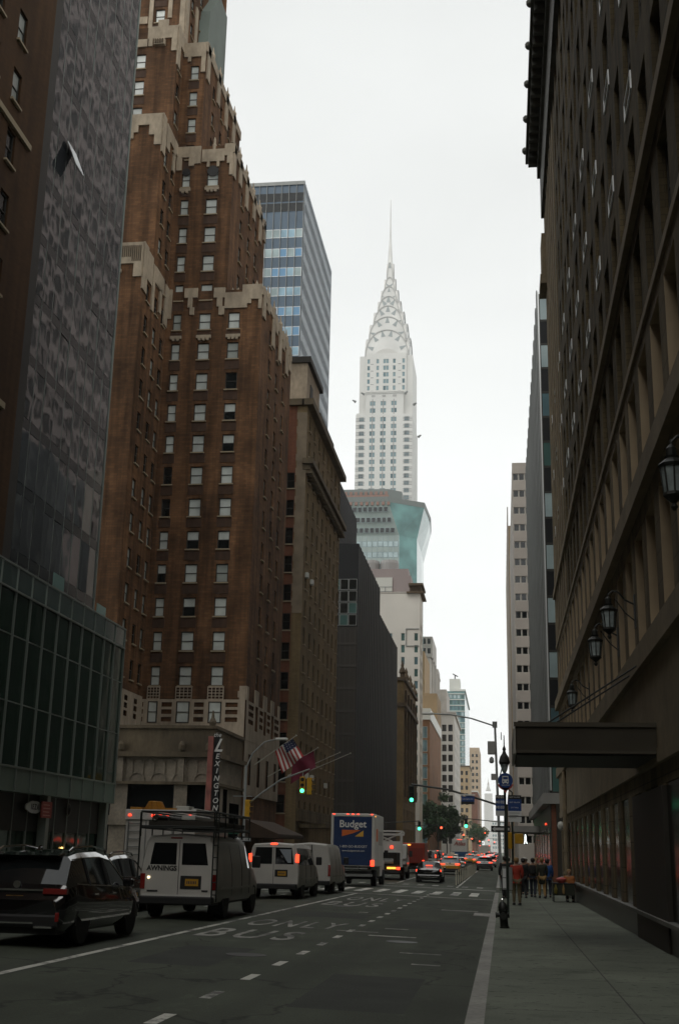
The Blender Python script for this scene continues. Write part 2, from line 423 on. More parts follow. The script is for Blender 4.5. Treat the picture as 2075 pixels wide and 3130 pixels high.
def asphalt():
    m = bpy.data.materials.new('asphalt'); m.use_nodes = True; MATS['asphalt'] = m
    nt = m.node_tree; b = nt.nodes['Principled BSDF']; L = nt.links.new; N = nt.nodes.new
    b.inputs['Roughness'].default_value = .82; b.inputs['Specular IOR Level'].default_value = .35
    geo = N('ShaderNodeNewGeometry'); P = geo.outputs['Position']
    def noise(sc, det, lo, hi, a, c, stretch=None):
        v = P
        if stretch:
            mp = N('ShaderNodeMapping'); mp.inputs['Scale'].default_value = stretch; L(P, mp.inputs['Vector']); v = mp.outputs[0]
        n = N('ShaderNodeTexNoise'); n.inputs['Scale'].default_value = sc; n.inputs['Detail'].default_value = det; L(v, n.inputs['Vector'])
        r = N('ShaderNodeMapRange'); r.inputs[1].default_value = lo; r.inputs[2].default_value = hi; r.inputs[3].default_value = a; r.inputs[4].default_value = c
        L(n.outputs['Fac'], r.inputs[0]); return r.outputs[0]
    def mul(a, c):
        k = N('ShaderNodeMath'); k.operation = 'MULTIPLY'; L(a, k.inputs[0]); L(c, k.inputs[1]); return k.outputs[0]
    f = mul(noise(.35, 5, .3, .7, .78, 1.22), noise(45, 2, .3, .7, .8, 1.25))
    f = mul(f, noise(1.3, 3, .35, .65, .85, 1.12, (1, .06, 1)))          # wheel tracks run along the street
    f = mul(f, noise(.9, 4, .60, .72, 1., .62, (1, .35, 1)))              # oil stains
    f = mul(f, noise(2.2, 6, .62, .70, 1., 1.3, (1, .5, 1)))              # scuffed pale patches
    vo = N('ShaderNodeTexVoronoi'); vo.feature = 'DISTANCE_TO_EDGE'; vo.inputs['Scale'].default_value = .16
    mp = N('ShaderNodeMapping'); mp.inputs['Scale'].default_value = (1, .55, 1)
    wob = N('ShaderNodeTexNoise'); wob.inputs['Scale'].default_value = .8; wob.inputs['Detail'].default_value = 4; L(P, wob.inputs['Vector'])
    av = N('ShaderNodeVectorMath'); av.operation = 'ADD'; L(P, av.inputs[0])
    sv = N('ShaderNodeVectorMath'); sv.operation = 'SCALE'; sv.inputs['Scale'].default_value = 2.2; L(wob.outputs['Color'], sv.inputs[0]); L(sv.outputs[0], av.inputs[1])
    L(av.outputs[0], mp.inputs['Vector']); L(mp.outputs[0], vo.inputs['Vector'])
    cr = N('ShaderNodeMapRange'); cr.inputs[1].default_value = .002; cr.inputs[2].default_value = .009; cr.inputs[3].default_value = .45; cr.inputs[4].default_value = 1.
    L(vo.outputs['Distance'], cr.inputs[0]); f = mul(f, cr.outputs[0])
    s = N('ShaderNodeVectorMath'); s.operation = 'SCALE'; s.inputs[0].default_value = (.055, .063, .046); L(f, s.inputs['Scale']); L(s.outputs[0], b.inputs['Base Color'])
    bp = N('ShaderNodeBump'); bp.inputs['Strength'].default_value = .35; bp.inputs['Distance'].default_value = .02
    n = N('ShaderNodeTexNoise'); n.inputs['Scale'].default_value = 30; L(P, n.inputs['Vector']); L(n.outputs['Fac'], bp.inputs['Height']); L(bp.outputs[0], b.inputs['Normal'])
asphalt()

def paving():
    m = bpy.data.materials.new('paving'); m.use_nodes = True; MATS['paving'] = m
    nt = m.node_tree; b = nt.nodes['Principled BSDF']; L = nt.links.new; N = nt.nodes.new
    b.inputs['Roughness'].default_value = .8; b.inputs['Specular IOR Level'].default_value = .3
    geo = N('ShaderNodeNewGeometry'); P = geo.outputs['Position']
    br = N('ShaderNodeTexBrick'); br.offset = 0; br.inputs['Scale'].default_value = 1; br.inputs['Brick Width'].default_value = 1.87; br.inputs['Row Height'].default_value = 1.9
    br.inputs['Color1'].default_value = (.152, .17, .132, 1); br.inputs['Color2'].default_value = (.128, .144, .112, 1); br.inputs['Mortar'].default_value = (.055, .055, .05, 1); br.inputs['Mortar Size'].default_value = .012
    mp = N('ShaderNodeMapping'); mp.inputs['Location'].default_value = (.40, .3, 0); L(P, mp.inputs['Vector']); L(mp.outputs[0], br.inputs['Vector'])
    prev = br.outputs['Color']
    for sc, det, a, lo, hi in ((.6, 6, .22, .3, .7), (50, 2, .16, .3, .7), (7, 1, -.45, .66, .69), (1.4, 3, -.3, .58, .72)):
        n = N('ShaderNodeTexNoise'); n.inputs['Scale'].default_value = sc; n.inputs['Detail'].default_value = det; L(P, n.inputs['Vector'])
        r = N('ShaderNodeMapRange'); r.inputs[1].default_value = lo; r.inputs[2].default_value = hi; L(n.outputs['Fac'], r.inputs[0])
        r.inputs[3].default_value = 1 - a if a > 0 else 1; r.inputs[4].default_value = 1 + a
        s = N('ShaderNodeVectorMath'); s.operation = 'SCALE'; L(prev, s.inputs[0]); L(r.outputs[0], s.inputs['Scale']); prev = s.outputs[0]
    L(prev, b.inputs['Base Color'])
paving()

def roadpaint():
    m = bpy.data.materials.new('road_paint'); m.use_nodes = True; MATS['road_paint'] = m
    nt = m.node_tree; b = nt.nodes['Principled BSDF']; L = nt.links.new; N = nt.nodes.new
    b.inputs['Roughness'].default_value = .7
    geo = N('ShaderNodeNewGeometry'); P = geo.outputs['Position']
    n = N('ShaderNodeTexNoise'); n.inputs['Scale'].default_value = 5; n.inputs['Detail'].default_value = 9; n.inputs['Roughness'].default_value = .75; L(P, n.inputs['Vector'])
    n2 = N('ShaderNodeTexNoise'); n2.inputs['Scale'].default_value = .7; n2.inputs['Detail'].default_value = 2; L(P, n2.inputs['Vector'])
    ad = N('ShaderNodeMath'); L(n.outputs['Fac'], ad.inputs[0]); L(n2.outputs['Fac'], ad.inputs[1])
    r = N('ShaderNodeMapRange'); r.inputs[1].default_value = .98; r.inputs[2].default_value = 1.14; L(ad.outputs[0], r.inputs[0])
    mx = N('ShaderNodeMix'); mx.data_type = 'RGBA'; L(r.outputs[0], mx.inputs['Factor'])
    mx.inputs['A'].default_value = (.56, .555, .50, 1); mx.inputs['B'].default_value = (.10, .10, .09, 1)
    L(mx.outputs['Result'], b.inputs['Base Color'])
    w = m.copy(); w.name = 'worn_paint'; MATS['worn_paint'] = w
    for nd in w.node_tree.nodes:
        if nd.type == 'MAP_RANGE': nd.inputs[1].default_value = .86; nd.inputs[2].default_value = 1.12
        if nd.type == 'MIX': nd.inputs['B'].default_value = (.075, .075, .068, 1); nd.inputs['A'].default_value = (.38, .37, .33, 1)
roadpaint()

# ------------------------------------------------------------------ sky, sun, air
SUN_EL, SUN_ROT = math.radians(52), math.radians(200)
world = bpy.data.worlds.new('World'); scene.world = world; world.use_nodes = True
nt = world.node_tree; N = nt.nodes.new; L = nt.links.new
bg = nt.nodes['Background']; bg.inputs['Strength'].default_value = .1
sky = N('ShaderNodeTexSky'); sky.sky_type = 'NISHITA'; sky.sun_disc = False; sky.sun_elevation = SUN_EL; sky.sun_rotation = SUN_ROT
hs = N('ShaderNodeHueSaturation'); hs.inputs['Saturation'].default_value = .15; L(sky.outputs[0], hs.inputs['Color'])
tc = N('ShaderNodeTexCoord'); sx = N('ShaderNodeSeparateXYZ'); L(tc.outputs['Generated'], sx.inputs[0])
mr = N('ShaderNodeMapRange'); mr.inputs[1].default_value = 0; mr.inputs[2].default_value = .75; mr.inputs[3].default_value = 8.0; mr.inputs[4].default_value = 5.5; L(sx.outputs[2], mr.inputs[0])
mp = N('ShaderNodeMapping'); mp.inputs['Scale'].default_value = (1, 1, 2.2); L(tc.outputs['Generated'], mp.inputs['Vector'])
cn = N('ShaderNodeTexNoise'); cn.inputs['Scale'].default_value = 2.2; cn.inputs['Detail'].default_value = 5; L(mp.outputs[0], cn.inputs['Vector'])
cr = N('ShaderNodeMapRange'); cr.inputs[1].default_value = .3; cr.inputs[2].default_value = .7; cr.inputs[3].default_value = .92; cr.inputs[4].default_value = 1.06; L(cn.outputs['Fac'], cr.inputs[0])
ml = N('ShaderNodeMath'); ml.operation = 'MULTIPLY'; L(mr.outputs[0], ml.inputs[0]); L(cr.outputs[0], ml.inputs[1])
oc = N('ShaderNodeVectorMath'); oc.operation = 'SCALE'; oc.inputs[0].default_value = (.978, 1., .985); L(ml.outputs[0], oc.inputs['Scale'])
mx = N('ShaderNodeMix'); mx.data_type = 'RGBA'; mx.inputs['Factor'].default_value = .92; L(hs.outputs[0], mx.inputs['A']); L(oc.outputs[0], mx.inputs['B'])
L(mx.outputs['Result'], bg.inputs['Color'])
sd = bpy.data.lights.new('sun', 'SUN'); sd.energy = .6; sd.angle = math.radians(40); sd.color = (1, .96, .9)
so = bpy.data.objects.new('sun', sd); COL.objects.link(so)
sdir = Vector((math.sin(SUN_ROT) * math.cos(SUN_EL), math.cos(SUN_ROT) * math.cos(SUN_EL), math.sin(SUN_EL)))
so.rotation_euler = sdir.to_track_quat('Z', 'Y').to_euler(); so.location = (0, 0, 250)
hz = bpy.data.materials.new('haze'); hz.use_nodes = True
hz.node_tree.nodes.remove(hz.node_tree.nodes['Principled BSDF'])
pv = hz.node_tree.nodes.new('ShaderNodeVolumePrincipled'); pv.inputs['Density'].default_value = .00013; pv.inputs['Color'].default_value = (.96, .98, .99, 1)
hz.node_tree.links.new(pv.outputs[0], hz.node_tree.nodes['Material Output'].inputs['Volume'])
hb = obj('haze', MB().box(-330, 330, -60, 2060, -3.5, 335), hz); hb['kind'] = 'stuff'

# ------------------------------------------------------------------ ground, road, pavements
def drop(y): return -.0075 * min(y, 80)
def road_z(x, y): return drop(y) - .024 * abs(min(max(x, -16.5), -.4) + 8.5)
def walk_z(y): return drop(y) - .04
YS = [-50, 0, 20, 40, 60, 80, 160, 400, 900, 2050]
g = MB()
for a, b_ in zip(YS[:-1], YS[1:]): g.poly([(-320, a, drop(a) - .35), (320, a, drop(a) - .35), (320, b_, drop(b_) - .35), (-320, b_, drop(b_) - .35)])
struct('ground', g, MATS['asphalt'])
g = MB(); XS = [-16.6, -12.5, -8.5, -4.5, -.3]
for a, b_ in zip(YS[:-1], YS[1:]):
    for p, q in zip(XS[:-1], XS[1:]): g.poly([(p, a, road_z(p, a)), (q, a, road_z(q, a)), (q, b_, road_z(q, b_)), (p, b_, road_z(p, b_))])
struct('road', g, MATS['asphalt'])
CROSS = [(66.5, 78.5), (147, 160), (228, 241), (316, 334), (396, 408), (480, 500)]
g = MB()
for a, b_ in CROSS:
    for p, q in ((-200, -16.55), (-.35, 200)): g.poly([(p, a, road_z(-.4, a) - .004), (q, a, road_z(-.4, a) - .004), (q, b_, road_z(-.4, b_) - .004), (p, b_, road_z(-.4, b_) - .004)])
struct('side_street', g, MATS['asphalt'])
edges = [-50] + [v for c in CROSS for v in c] + [1900]
for nm, x0, x1, kx in (('sidewalk', -.22, 30, -.42), ('sidewalk', -60, -16.68, -16.68)):
    g, k = MB(), MB()
    for a, b_ in zip(edges[::2], edges[1::2]):
        cuts = sorted({a, b_, *[v for v in (0, 20, 40, 60, 80) if a < v < b_]})
        for c, d in zip(cuts[:-1], cuts[1:]):
            for (mb, p, q, up) in ((g, x0, x1, 0), (k, kx, kx + .2, .006)):
                za, zb = walk_z(c) + up, walk_z(d) + up
                mb.poly([(p, c, za), (q, c, za), (q, d, zb), (p, d, zb)])
                for xx, yy in (((q, q), (c, d)), ((p, p), (d, c))): mb.poly([(xx[0], yy[0], walk_z(yy[0]) + up), (xx[0], yy[0], walk_z(yy[0]) - .3), (xx[0], yy[1], walk_z(yy[1]) - .3), (xx[0], yy[1], walk_z(yy[1]) + up)])
            if d == b_ or c == a:
                yy = d if d == b_ else c
                for (mb, p, q, up) in ((g, x0, x1, 0), (k, kx, kx + .2, .006)): mb.poly([(p, yy, walk_z(yy) - .3), (q, yy, walk_z(yy) - .3), (q, yy, walk_z(yy) + up), (p, yy, walk_z(yy) + up)])
    struct(nm, g, MATS['paving']); struct('kerb', k, mat('kerb_stone', (.27, .265, .24), .75, var=.2, vs=.8, fine=.15, fs=12))

# painted markings, 4 mm above the road
def strip(mb, x0, x1, y0, y1, up=.004, n=1):
    ys = [y0 + (y1 - y0) * i / n for i in range(n + 1)]
    for a, b_ in zip(ys[:-1], ys[1:]): mb.poly([(x0, a, road_z(x0, a) + up), (x1, a, road_z(x1, a) + up), (x1, b_, road_z(x1, b_) + up), (x0, b_, road_z(x0, b_) + up)])
g = MB(); strip(g, -6.94, -6.80, -20, 59, n=12); struct('lane_line', g, MATS['road_paint'])
g = MB()
for i in range(26): strip(g, -3.745, -3.6, 8.4 + i * 2.42 - 5, 9.25 + i * 2.42 - 5)
struct('lane_dashes', g, MATS['road_paint'])
g = MB()
for i in range(7): strip(g, -9.55, -9.42, 11.5 + i * 12 - 8, 14.6 + i * 12 - 8); strip(g, -13.2, -13.07, 8 + i * 12 - 8, 11 + i * 12 - 8)
for i in range(12): strip(g, -9.6, -9.47, 92 + i * 12, 95 + i * 12)
strip(g, -7.15, -7.02, 84, 130, n=4); strip(g, -2.98, -2.86, 80, 146, n=4); strip(g, -6.2, -6.05, 170, 228, n=3)
struct('lane_dashes', g, MATS['road_paint'])
g = MB(); 
for p, q in ((-16, -12.5), (-12.5, -8.5), (-8.5, -4.5), (-4.5, -.45)): strip(g, p, q, 59.1, 59.4)
struct('stop_line', g, MATS['road_paint'])
g = MB()
for i in range(16):
    x = -1.5 - i * .97; strip(g, x - .22, x + .22, 63.2, 69.3)
struct('crosswalk', g, MATS['road_paint'])
g = MB()
for p, q in ((-16, -12.5), (-12.5, -8.5), (-8.5, -4.5), (-4.5, -.45)): strip(g, p, q, 76.1, 77.3); 
for i in range(16):
    x = -1.5 - i * .97; strip(g, x - .2, x + .2, 81.2, 83.6)
struct('crosswalk', g, MATS['worn_paint'])
lp = MATS['road_paint'].copy(); lp.name = 'letter_paint'; MATS['letter_paint'] = lp
for nd in lp.node_tree.nodes:
    if nd.type == 'MAP_RANGE': nd.inputs[1].default_value = .90; nd.inputs[2].default_value = 1.13
    if nd.type == 'MIX': nd.inputs['A'].default_value = (.36, .355, .32, 1)
for body, xr, yr, m_ in (('BUS', (-6.5, -4.45), (25.95, 28.85), 'letter_paint'), ('ONLY', (-6.4, -4.05), (30.5, 33.3), 'letter_paint'), ('BUS', (-6.5, -4.5), (44.5, 48.2), 'letter_paint'), ('ONLY', (-6.4, -4.1), (50.3, 54.2), 'letter_paint')):
    o = obj('bus_lane_lettering', text_mesh(body, 1., MATS[m_], ext=.0005, bold=.012, spacing=1.3), None)
    xs = [v.co.x for v in o.data.vertices]; ys = [v.co.y for v in o.data.vertices]; sx = (xr[1] - xr[0]) / (max(xs) - min(xs)); sy = (yr[1] - yr[0]) / (max(ys) - min(ys))
    o['kind'] = 'structure'; px = xr[0] - min(xs) * sx; py = yr[0] - min(ys) * sy; o.location = (px, py, road_z(px, py) + .006); o.rotation_euler = (math.atan(-.0075), math.atan(.024), 0); o.scale = (sx, sy, 1)
g = MB()
for x0, x1, y0, y1 in ((-4.0, -3.0, 30.2, 30.5), (-3.1, -2.0, 29.0, 29.3), (-3.0, -2.4, 32.0, 32.3), (-2.0, -1.2, 24.4, 24.6), (-1.6, -1.1, 22.0, 22.2), (-2.2, -.9, 45.0, 45.6), (-1.0, -.45, 42, 44.5), (-4.6, -4.3, 40.0, 40.4)): strip(g, x0, x1, y0, y1)
struct('worn_road_marking', g, MATS['worn_paint'])
g = MB()
for x0, x1, y0, y1 in ((-5.9, -4.6, 19.5, 23.4), (-2.6, -1.2, 15.2, 19.6), (-6.2, -4.0, 36, 39), (-2.9, -.9, 33, 36.8), (-12, -9.8, 48, 56)): strip(g, x0, x1, y0, y1, .002)
struct('asphalt_patch', g, mat('asphalt_new', (.032, .036, .029), .85, var=.2, vs=1.2, fine=.2, fs=40))
for x, y, r in ((-4.5, 22.0, .36), (-2.2, 27.5, .34), (-5.6, 44, .36), (-8.2, 17.2, .36)):
    g = MB().lathe([(r, 0), (r, .006), (r - .05, .007), (r - .06, .004)], 0, 0, 0, 24)
    o = obj('manhole_cover', g, mat('cast_iron', (.05, .05, .047), .5, .4, var=.3, vs=25)); o['kind'] = 'structure'; o.location = (x, y, road_z(x, y) + .002); o.rotation_euler = (0, .024 if x > -8.5 else -.024, 0)
M = MATS
def rects(mb, axis, plane, sgn, rs, proud=.12, mi=0, back=.02):
    for a0, a1, z0, z1 in rs:
        p, q = plane + sgn * proud, plane - sgn * back
        if axis == 'x': mb.box(min(p, q), max(p, q), a0, a1, z0, z1, mi)
        else: mb.box(a0, a1, min(p, q), max(p, q), z0, z1, mi)
def grid(b, mb, axis, plane, sgn, a0, a1, z0, z1, cols, rows, w, h, protos, dep=.22, mi=0, mr=None, wd=None, skip=()):
    """wall with real openings; cols = centres, rows = sill heights"""
    ops = []
    for ci, c in enumerate(cols):
        for ri, r in enumerate(rows):
            if (ci, ri) in skip: continue
            ops.append((c - w / 2, c + w / 2, r, r + h))
            p = protos[rnd.randrange(len(protos))] if isinstance(protos, list) else protos
            b.win(p, axis, plane, sgn, c, r, dep - .02 if wd is None else wd)
    mb.facade(axis, plane, sgn, a0, a1, z0, z1, ops, dep, mi, mr)
def rows_(z0, n, p): return [z0 + i * p for i in range(n)]

# ================================================================== the brick hotel
B = Bld('hotel', 'stepped red brown brick hotel tower with cream stone parapets and pale window blinds', 'hotel', (-26, 93.6, -.75))
fd, si = M['frame_dark'], M['sill_stone']
def hw(w): return [wproto('dh', w, 1.55, fd, M['pane_curtain'], si)] * 18 + [wproto('dh', w, 1.55, fd, M['pane_curtain_dim'], si)] * 2 + [wproto('halfopen', w, 1.55, fd, M['pane_curtain'], si)]
sidew = [wproto('dh', .9, 1.55, fd, M['pane_dark'], si), wproto('dh', .9, 1.55, fd, M['pane_curtain_dim'], si)]
T = lambda k: 15.38 + 2.815 * k - 1.55
W = MB(); TR = MB()
cols = ((-27.5, .76), (-25.02, 1.05), (-22.42, 1.02))
def hotel_front(y, x0, x1, z0, z1, cs, ks, dark={}):
    ops = []
    for c, w in cs:
        for k in ks:
            ops.append((c - w / 2, c + w / 2, T(k), T(k) + 1.55))
            pr = dark.get((c, k)) or rnd.choice(hw(w))
            B.win(pr, 'y', y, -1, c, T(k), .2)
            rects(W, 'y', y, -1, [(c - w / 2 - .12, c + w / 2 + .12, T(k) - .95, T(k) - .2)], .035, 1)
    W.facade('y', y, -1, x0, x1, z0, z1, ops, .24)
def hotel_side(x, y0, y1, z0, z1, cs, ks):
    ops = []
    for c in cs:
        for k in ks:
            ops.append((c - .45, c + .45, T(k), T(k) + 1.55)); B.win(rnd.choice(sidew), 'x', x, 1, c, T(k), .2)
    W.facade('x', x, 1, y0, y1, z0, z1, ops, .24)
pd_ = lambda w: wproto('dh', w, 1.55, fd, M['pane_dark'], si)
ph_ = lambda w: wproto('halfopen', w, 1.55, fd, M['pane_curtain'], si)
dk = {(-27.5, 6): pd_(.76), (-27.5, 5): pd_(.76), (-22.42, 9): pd_(1.02), (-25.02, 4): ph_(1.05), (-22.42, 4): ph_(1.02), (-25.02, 2): ph_(1.05)}
hotel_front(93.6, -28.5, -20, 13.8, 48.5, cols, range(0, 12), dk)
W.facade('y', 93.6, -1, -28.5, -20, 9, 13.8)
hotel_side(-20, 93.6, 108.5, 13.8, 48.5, (97.9, 101.3, 104.6), range(0, 12)); W.facade('x', -20, 1, 93.6, 108.5, -.75, 13.8)
W.poly([(-28.5, 93.6, 48.5), (-20, 93.6, 48.5), (-20, 108.5, 48.5), (-28.5, 108.5, 48.5)])
for x0_, x1_, z_ in ((-23.2, -20, 48.5), (-26.3, -23.2, 63), (-28.5, -26.3, 74), (-46, -28.5, 96)): W.poly([(x1_, 108.5, -.75), (x0_, 108.5, -.75), (x0_, 108.5, z_), (x1_, 108.5, z_)])
hotel_front(93.62, -28.5, -23.2, 48.5, 63, cols[:2], range(12, 17)); hotel_side(-23.2, 93.62, 108.5, 48.5, 63, (97.8, 101.2, 104.4), range(12, 17))
W.poly([(-28.5, 93.62, 63), (-23.2, 93.62, 63), (-23.2, 108.5, 63), (-28.5, 108.5, 63)])
hotel_front(93.64, -28.5, -26.3, 63, 74, ((-27.3, .76),), range(17, 21)); hotel_side(-26.3, 93.64, 108.5, 63, 74, (97.2, 100.4, 103.6, 106.6), range(17, 21))
W.poly([(-28.5, 93.64, 74), (-26.3, 93.64, 74), (-26.3, 108.5, 74), (-28.5, 108.5, 74)])
for y, z0, z1, ks, wcol in ((86, -.75, 49, range(0, 12), ()), (88.7, 49, 63, range(12, 17), ()), (91.5, 63, 74.5, range(17, 21), ((-31.85, .95),))):
    hotel_front(y, -46, -28.5, z0, z1, wcol, ks); W.poly([(-46, y, z1), (-28.5, y, z1), (-28.5, 108, z1), (-46, 108, z1)])
    if z0 < 0: W.facade('x', -28.5, 1, y, 93.6, z0, 13.8); z0 = 13.8
    cs = [c for c in (87.9, 90.4, 92.55) if c > y + .6] if y < 91 else (92.5,)
    hotel_side(-28.5, y, 93.7, z0, z1, cs, ks)
hotel_front(96, -46, -29.3, 74.5, 96, ((-31.8, .95),), range(21, 27)); hotel_side(-29.3, 96, 108, 74.5, 96, (98.5, 101.5, 104.5), range(21, 27))
W.poly([(-46, 96, 96), (-29.3, 96, 96), (-29.3, 108.5, 96), (-46, 108.5, 96)])
B.part('wall', W, [M['hotel_brick'], M['spandrel']])
# stone trim: stepped parapets
N_ = lambda y, rs, pr=.14: rects(TR, 'y', y, -1, rs, pr)
E_ = lambda x, rs, pr=.14: rects(TR, 'x', x, 1, rs, pr)
N_(93.6, [(-28.45, -28.05, 45.9, 48.7), (-26.95, -25.75, 47.85, 48.75), (-26.6, -26.2, 46.9, 47.85), (-26.4, -26.0, 46.2, 46.9), (-24.3, -23.3, 47.75, 48.7), (-24.0, -23.5, 46.9, 47.75), (-23.8, -23.3, 46.1, 46.9), (-23.3, -21.75, 46.7, 48.2), (-21.75, -20.0, 47.5, 48.9), (-21.75, -21.3, 46.7, 47.5)])
N_(93.6, [(-21.3, -20.95, 47.1, 47.5), (-20.3, -20, 46.6, 47.5)], .13)
for i, (c, d) in enumerate(((94.4, 2.6), (96.2, 1.2), (98.9, 3.4), (100.3, 1.4), (102.3, 3.4), (103.9, 1.5), (106, 3.2), (107.6, 2.2))): E_(-20, [(c - .5, c + .5, 48.6 - d, 48.9)])
E_(-20, [(93.5, 108.5, 47.9, 48.6)], .11)
B.part('parapet', TR, M['cream']); TR = MB()
N_(93.62, [(-28.45, -27.95, 60.6, 63), (-27.95, -26.8, 61.9, 63), (-27.3, -26.8, 61.0, 61.9), (-26.8, -26.2, 61.2, 63), (-26.1, -24.0, 61.35, 62.6), (-24.0, -23.2, 61.9, 63.1), (-23.75, -23.2, 61.1, 61.9), (-23.5, -23.2, 59.9, 61.1), (-25.6, -25.35, 60.8, 61.35), (-24.7, -24.45, 60.8, 61.35)])
E_(-23.2, [(93.5, 108.5, 62.2, 63), (93.6, 94.4, 59.8, 63.2), (96, 97, 60.5, 63.2), (99, 100, 59.8, 63.3), (102.4, 103.3, 60.5, 63.2), (105.6, 106.6, 59.8, 63.3), (107.6, 108.5, 61, 63.3)])
B.part('parapet', TR, M['cream']); TR = MB()
N_(93.64, [(-28.4, -26.3, 72.6, 74.1), (-28.0, -27.7, 72.1, 72.6), (-26.7, -26.3, 70.9, 72.6)])
E_(-26.3, [(93.6, 108.5, 73.2, 74.2), (94, 95, 70.5, 74.4), (98.2, 99.2, 70.8, 74.4), (101.6, 102.6, 70.5, 74.4), (105, 106, 70.8, 74.4)])
B.part('parapet', TR, M['cream']); TR = MB()
N_(86, [(-46, -28.5, 48.3, 49.3), (-30.6, -28.5, 47.4, 48.3), (-29.2, -28.5, 46.2, 47.4), (-31.4, -30.9, 46.9, 48.3), (-32.3, -31.9, 46.9, 48.3)]); N_(86, [(-33, -30.2, 46.6, 46.9)], .2)
E_(-28.5, [(86, 87.2, 45.2, 49.4), (87.2, 88.6, 46.6, 49.2), (88.8, 89.4, 44.6, 48.8), (89.4, 92, 47.4, 48.9), (91, 91.6, 45.4, 47.6), (92.6, 93.5, 45, 48.8)])
for i in range(14): TR.box(-30.9 + i * .17 - .0, -30.83 + i * .17, 85.82, 85.87, 47.6 if i > 8 else 48.0, 49.0, 1)
B.part('parapet', TR, [M['cream'], M['relief_brown']]); TR = MB()
N_(88.7, [(-46, -28.5, 62.2, 63.3), (-29.6, -28.5, 61.2, 62.2), (-29.1, -28.5, 60.2, 61.2), (-46, -30.6, 61.5, 62.2), (-46, -31, 60.9, 61.5)])
E_(-28.5, [(88.7, 89.7, 59.6, 63.4), (90, 91, 60.8, 63.2), (91, 93.5, 62, 63.2), (92.3, 92.9, 59.9, 62)])
B.part('parapet', TR, M['cream']); TR = MB()
N_(91.5, [(-31.3, -28.5, 73.2, 74.5), (-30.4, -29.4, 74.5, 75.2), (-46, -31.3, 72.4, 73.2), (-29, -28.5, 71.8, 73.2), (-31.2, -30.8, 72.4, 73.2)]); N_(91.5, [(-30.6, -29.6, 72.4, 73.0)], .4)
E_(-28.5, [(91.5, 92.4, 70.4, 74.7), (92.4, 93.6, 73, 74.6)])
for i in range(4): TR.box(-30.5 + i * .22, -30.38 + i * .22, 91.0, 91.1, 72.5, 72.9, 1)
B.part('parapet', TR, [M['cream'], M['relief_brown']]); TR = MB()
N_(96, [(-46, -29.3, 82, 83.4), (-32.9, -32.5, 75, 82), (-29.8, -29.3, 77, 82), (-31, -30.6, 79, 82), (-46, -33, 78.5, 79.3)]); E_(-29.3, [(96, 97, 75, 84), (99.5, 100.2, 75, 83), (102.6, 103.4, 75, 83), (106, 107, 76, 83)])
B.part('parapet', TR, M['cream']); TR = MB()
for y_, zc, cs_ in ((93.6, 43.72, cols), (93.62, 58.2, cols[:2])):
    for c, w in cs_:
        TR = MB(); TR.box(c - w / 2 - .12, c + w / 2 + .12, y_ - .2, y_ + .02, zc + .22, zc + .5); n = 3 if w > .9 else 2
        for i in range(n): TR.lathe([(.13, 0), (.13, .2)], c - w / 2 + (i + .5) * w / n, y_ - .22, zc + .13, 10, axis='y')
        B.part('corbel', TR, M['cream'])
for x in (-25.02,): TR = MB(); TR.lathe([(.16, 0), (.2, .5), (.1, .7), (.12, 1.0), (.03, 1.35)], x, 93.7, 62.6, 8); B.part('finial', TR, M['cream'])
for x, y in ((-20.6, 94), (-22.2, 93.8), (-22.7, 93.8)): TR = MB(); TR.lathe([(.1, 0), (.13, .3), (.02, .6)], x, y, 48.2 if x < -21 else 48.9, 8); B.part('finial', TR, M['cream'])
for y in (96.5, 99.5, 102.8, 106):
    for x, z in ((-20.1, 48.8), (-23.3, 63.2), (-26.4, 74.3)): B.part('finial', MB().lathe([(.18, 0), (.24, .5), (.1, .8), (.03, 1.4)], x, y, z, 8), M['cream'])
# arched window heads
for c, w in cols[:2]:
    AR = MB(); AR.lathe([(w / 2, 0), (w / 2, .06)], c, 93.56, T(16) + 1.55, 16, axis='y')
    B.part('window_arch', AR, M['plastic_black'])
# pale stone storey: surrounds rise as little chequered towers over each window
ST = MB(); ops = []
for c, w in cols:
    ops.append((c - w / 2 - .02, c + w / 2 + .02, 10.85, 12.55)); B.win(wproto('dh', w, 1.68, M['frame_dark'], M['pane_curtain']), 'y', 93.46, -1, c, 10.86, .05)
for x0, x1 in ((-28.45, -28.2), (-26.85, -25.85), (-24.2, -23.25), (-21.65, -20.5)):
    for z in (10.95, 11.55, 12.12): ops.append((x0 + .08, x1 - .08, z, z + .36))
ST.facade('y', 93.46, -1, -28.5, -20, 9.6, 12.72, ops, .12, 0, 1)
for c, w in cols:
    x0, x1 = c - w / 2 - .16, c + w / 2 + .16; n = 4 if w > .9 else 4; p = (x1 - x0 - .1) / n
    sq = [(x0 + .08 + i * p, x0 + .08 + i * p + p - .07, z, z + .17) for i in range(n) for z in (12.78, 13.02, 13.26, 13.48)]
    ST.facade('y', 93.46, -1, x0, x1, 12.72, 13.75, sq, .12, 0, 1); ST.box(x0, x1, 93.47, 93.59, 13.7, 13.75)
ST.box(-20.5, -20.0, 93.46, 93.6, 12.72, 13.8); ST.box(-20.62, -20.5, 93.47, 93.6, 12.9, 13.4)
eops = [(y0, y1, z, z + .36) for y0, y1 in ((94.4, 96.3), (98.9, 100.3), (102.2, 103.6), (105.7, 107.7)) for z in (10.95, 11.55, 12.12)] + [(c - .5, c + .5, 10.6, 12.6) for c in (97.6, 101.3, 104.7)]
ST.facade('x', -19.88, 1, 93.46, 108.5, 9.6, 12.72, eops, .1, 0, 1)
for c in (97.6, 101.3, 104.7): ST.box(-19.98, -19.88, c - .75, c + .75, 12.72, 13.9)
for c in (93.9, 107.9): ST.box(-19.98, -19.88, c - .4, c + .4, 12.72, 13.8)
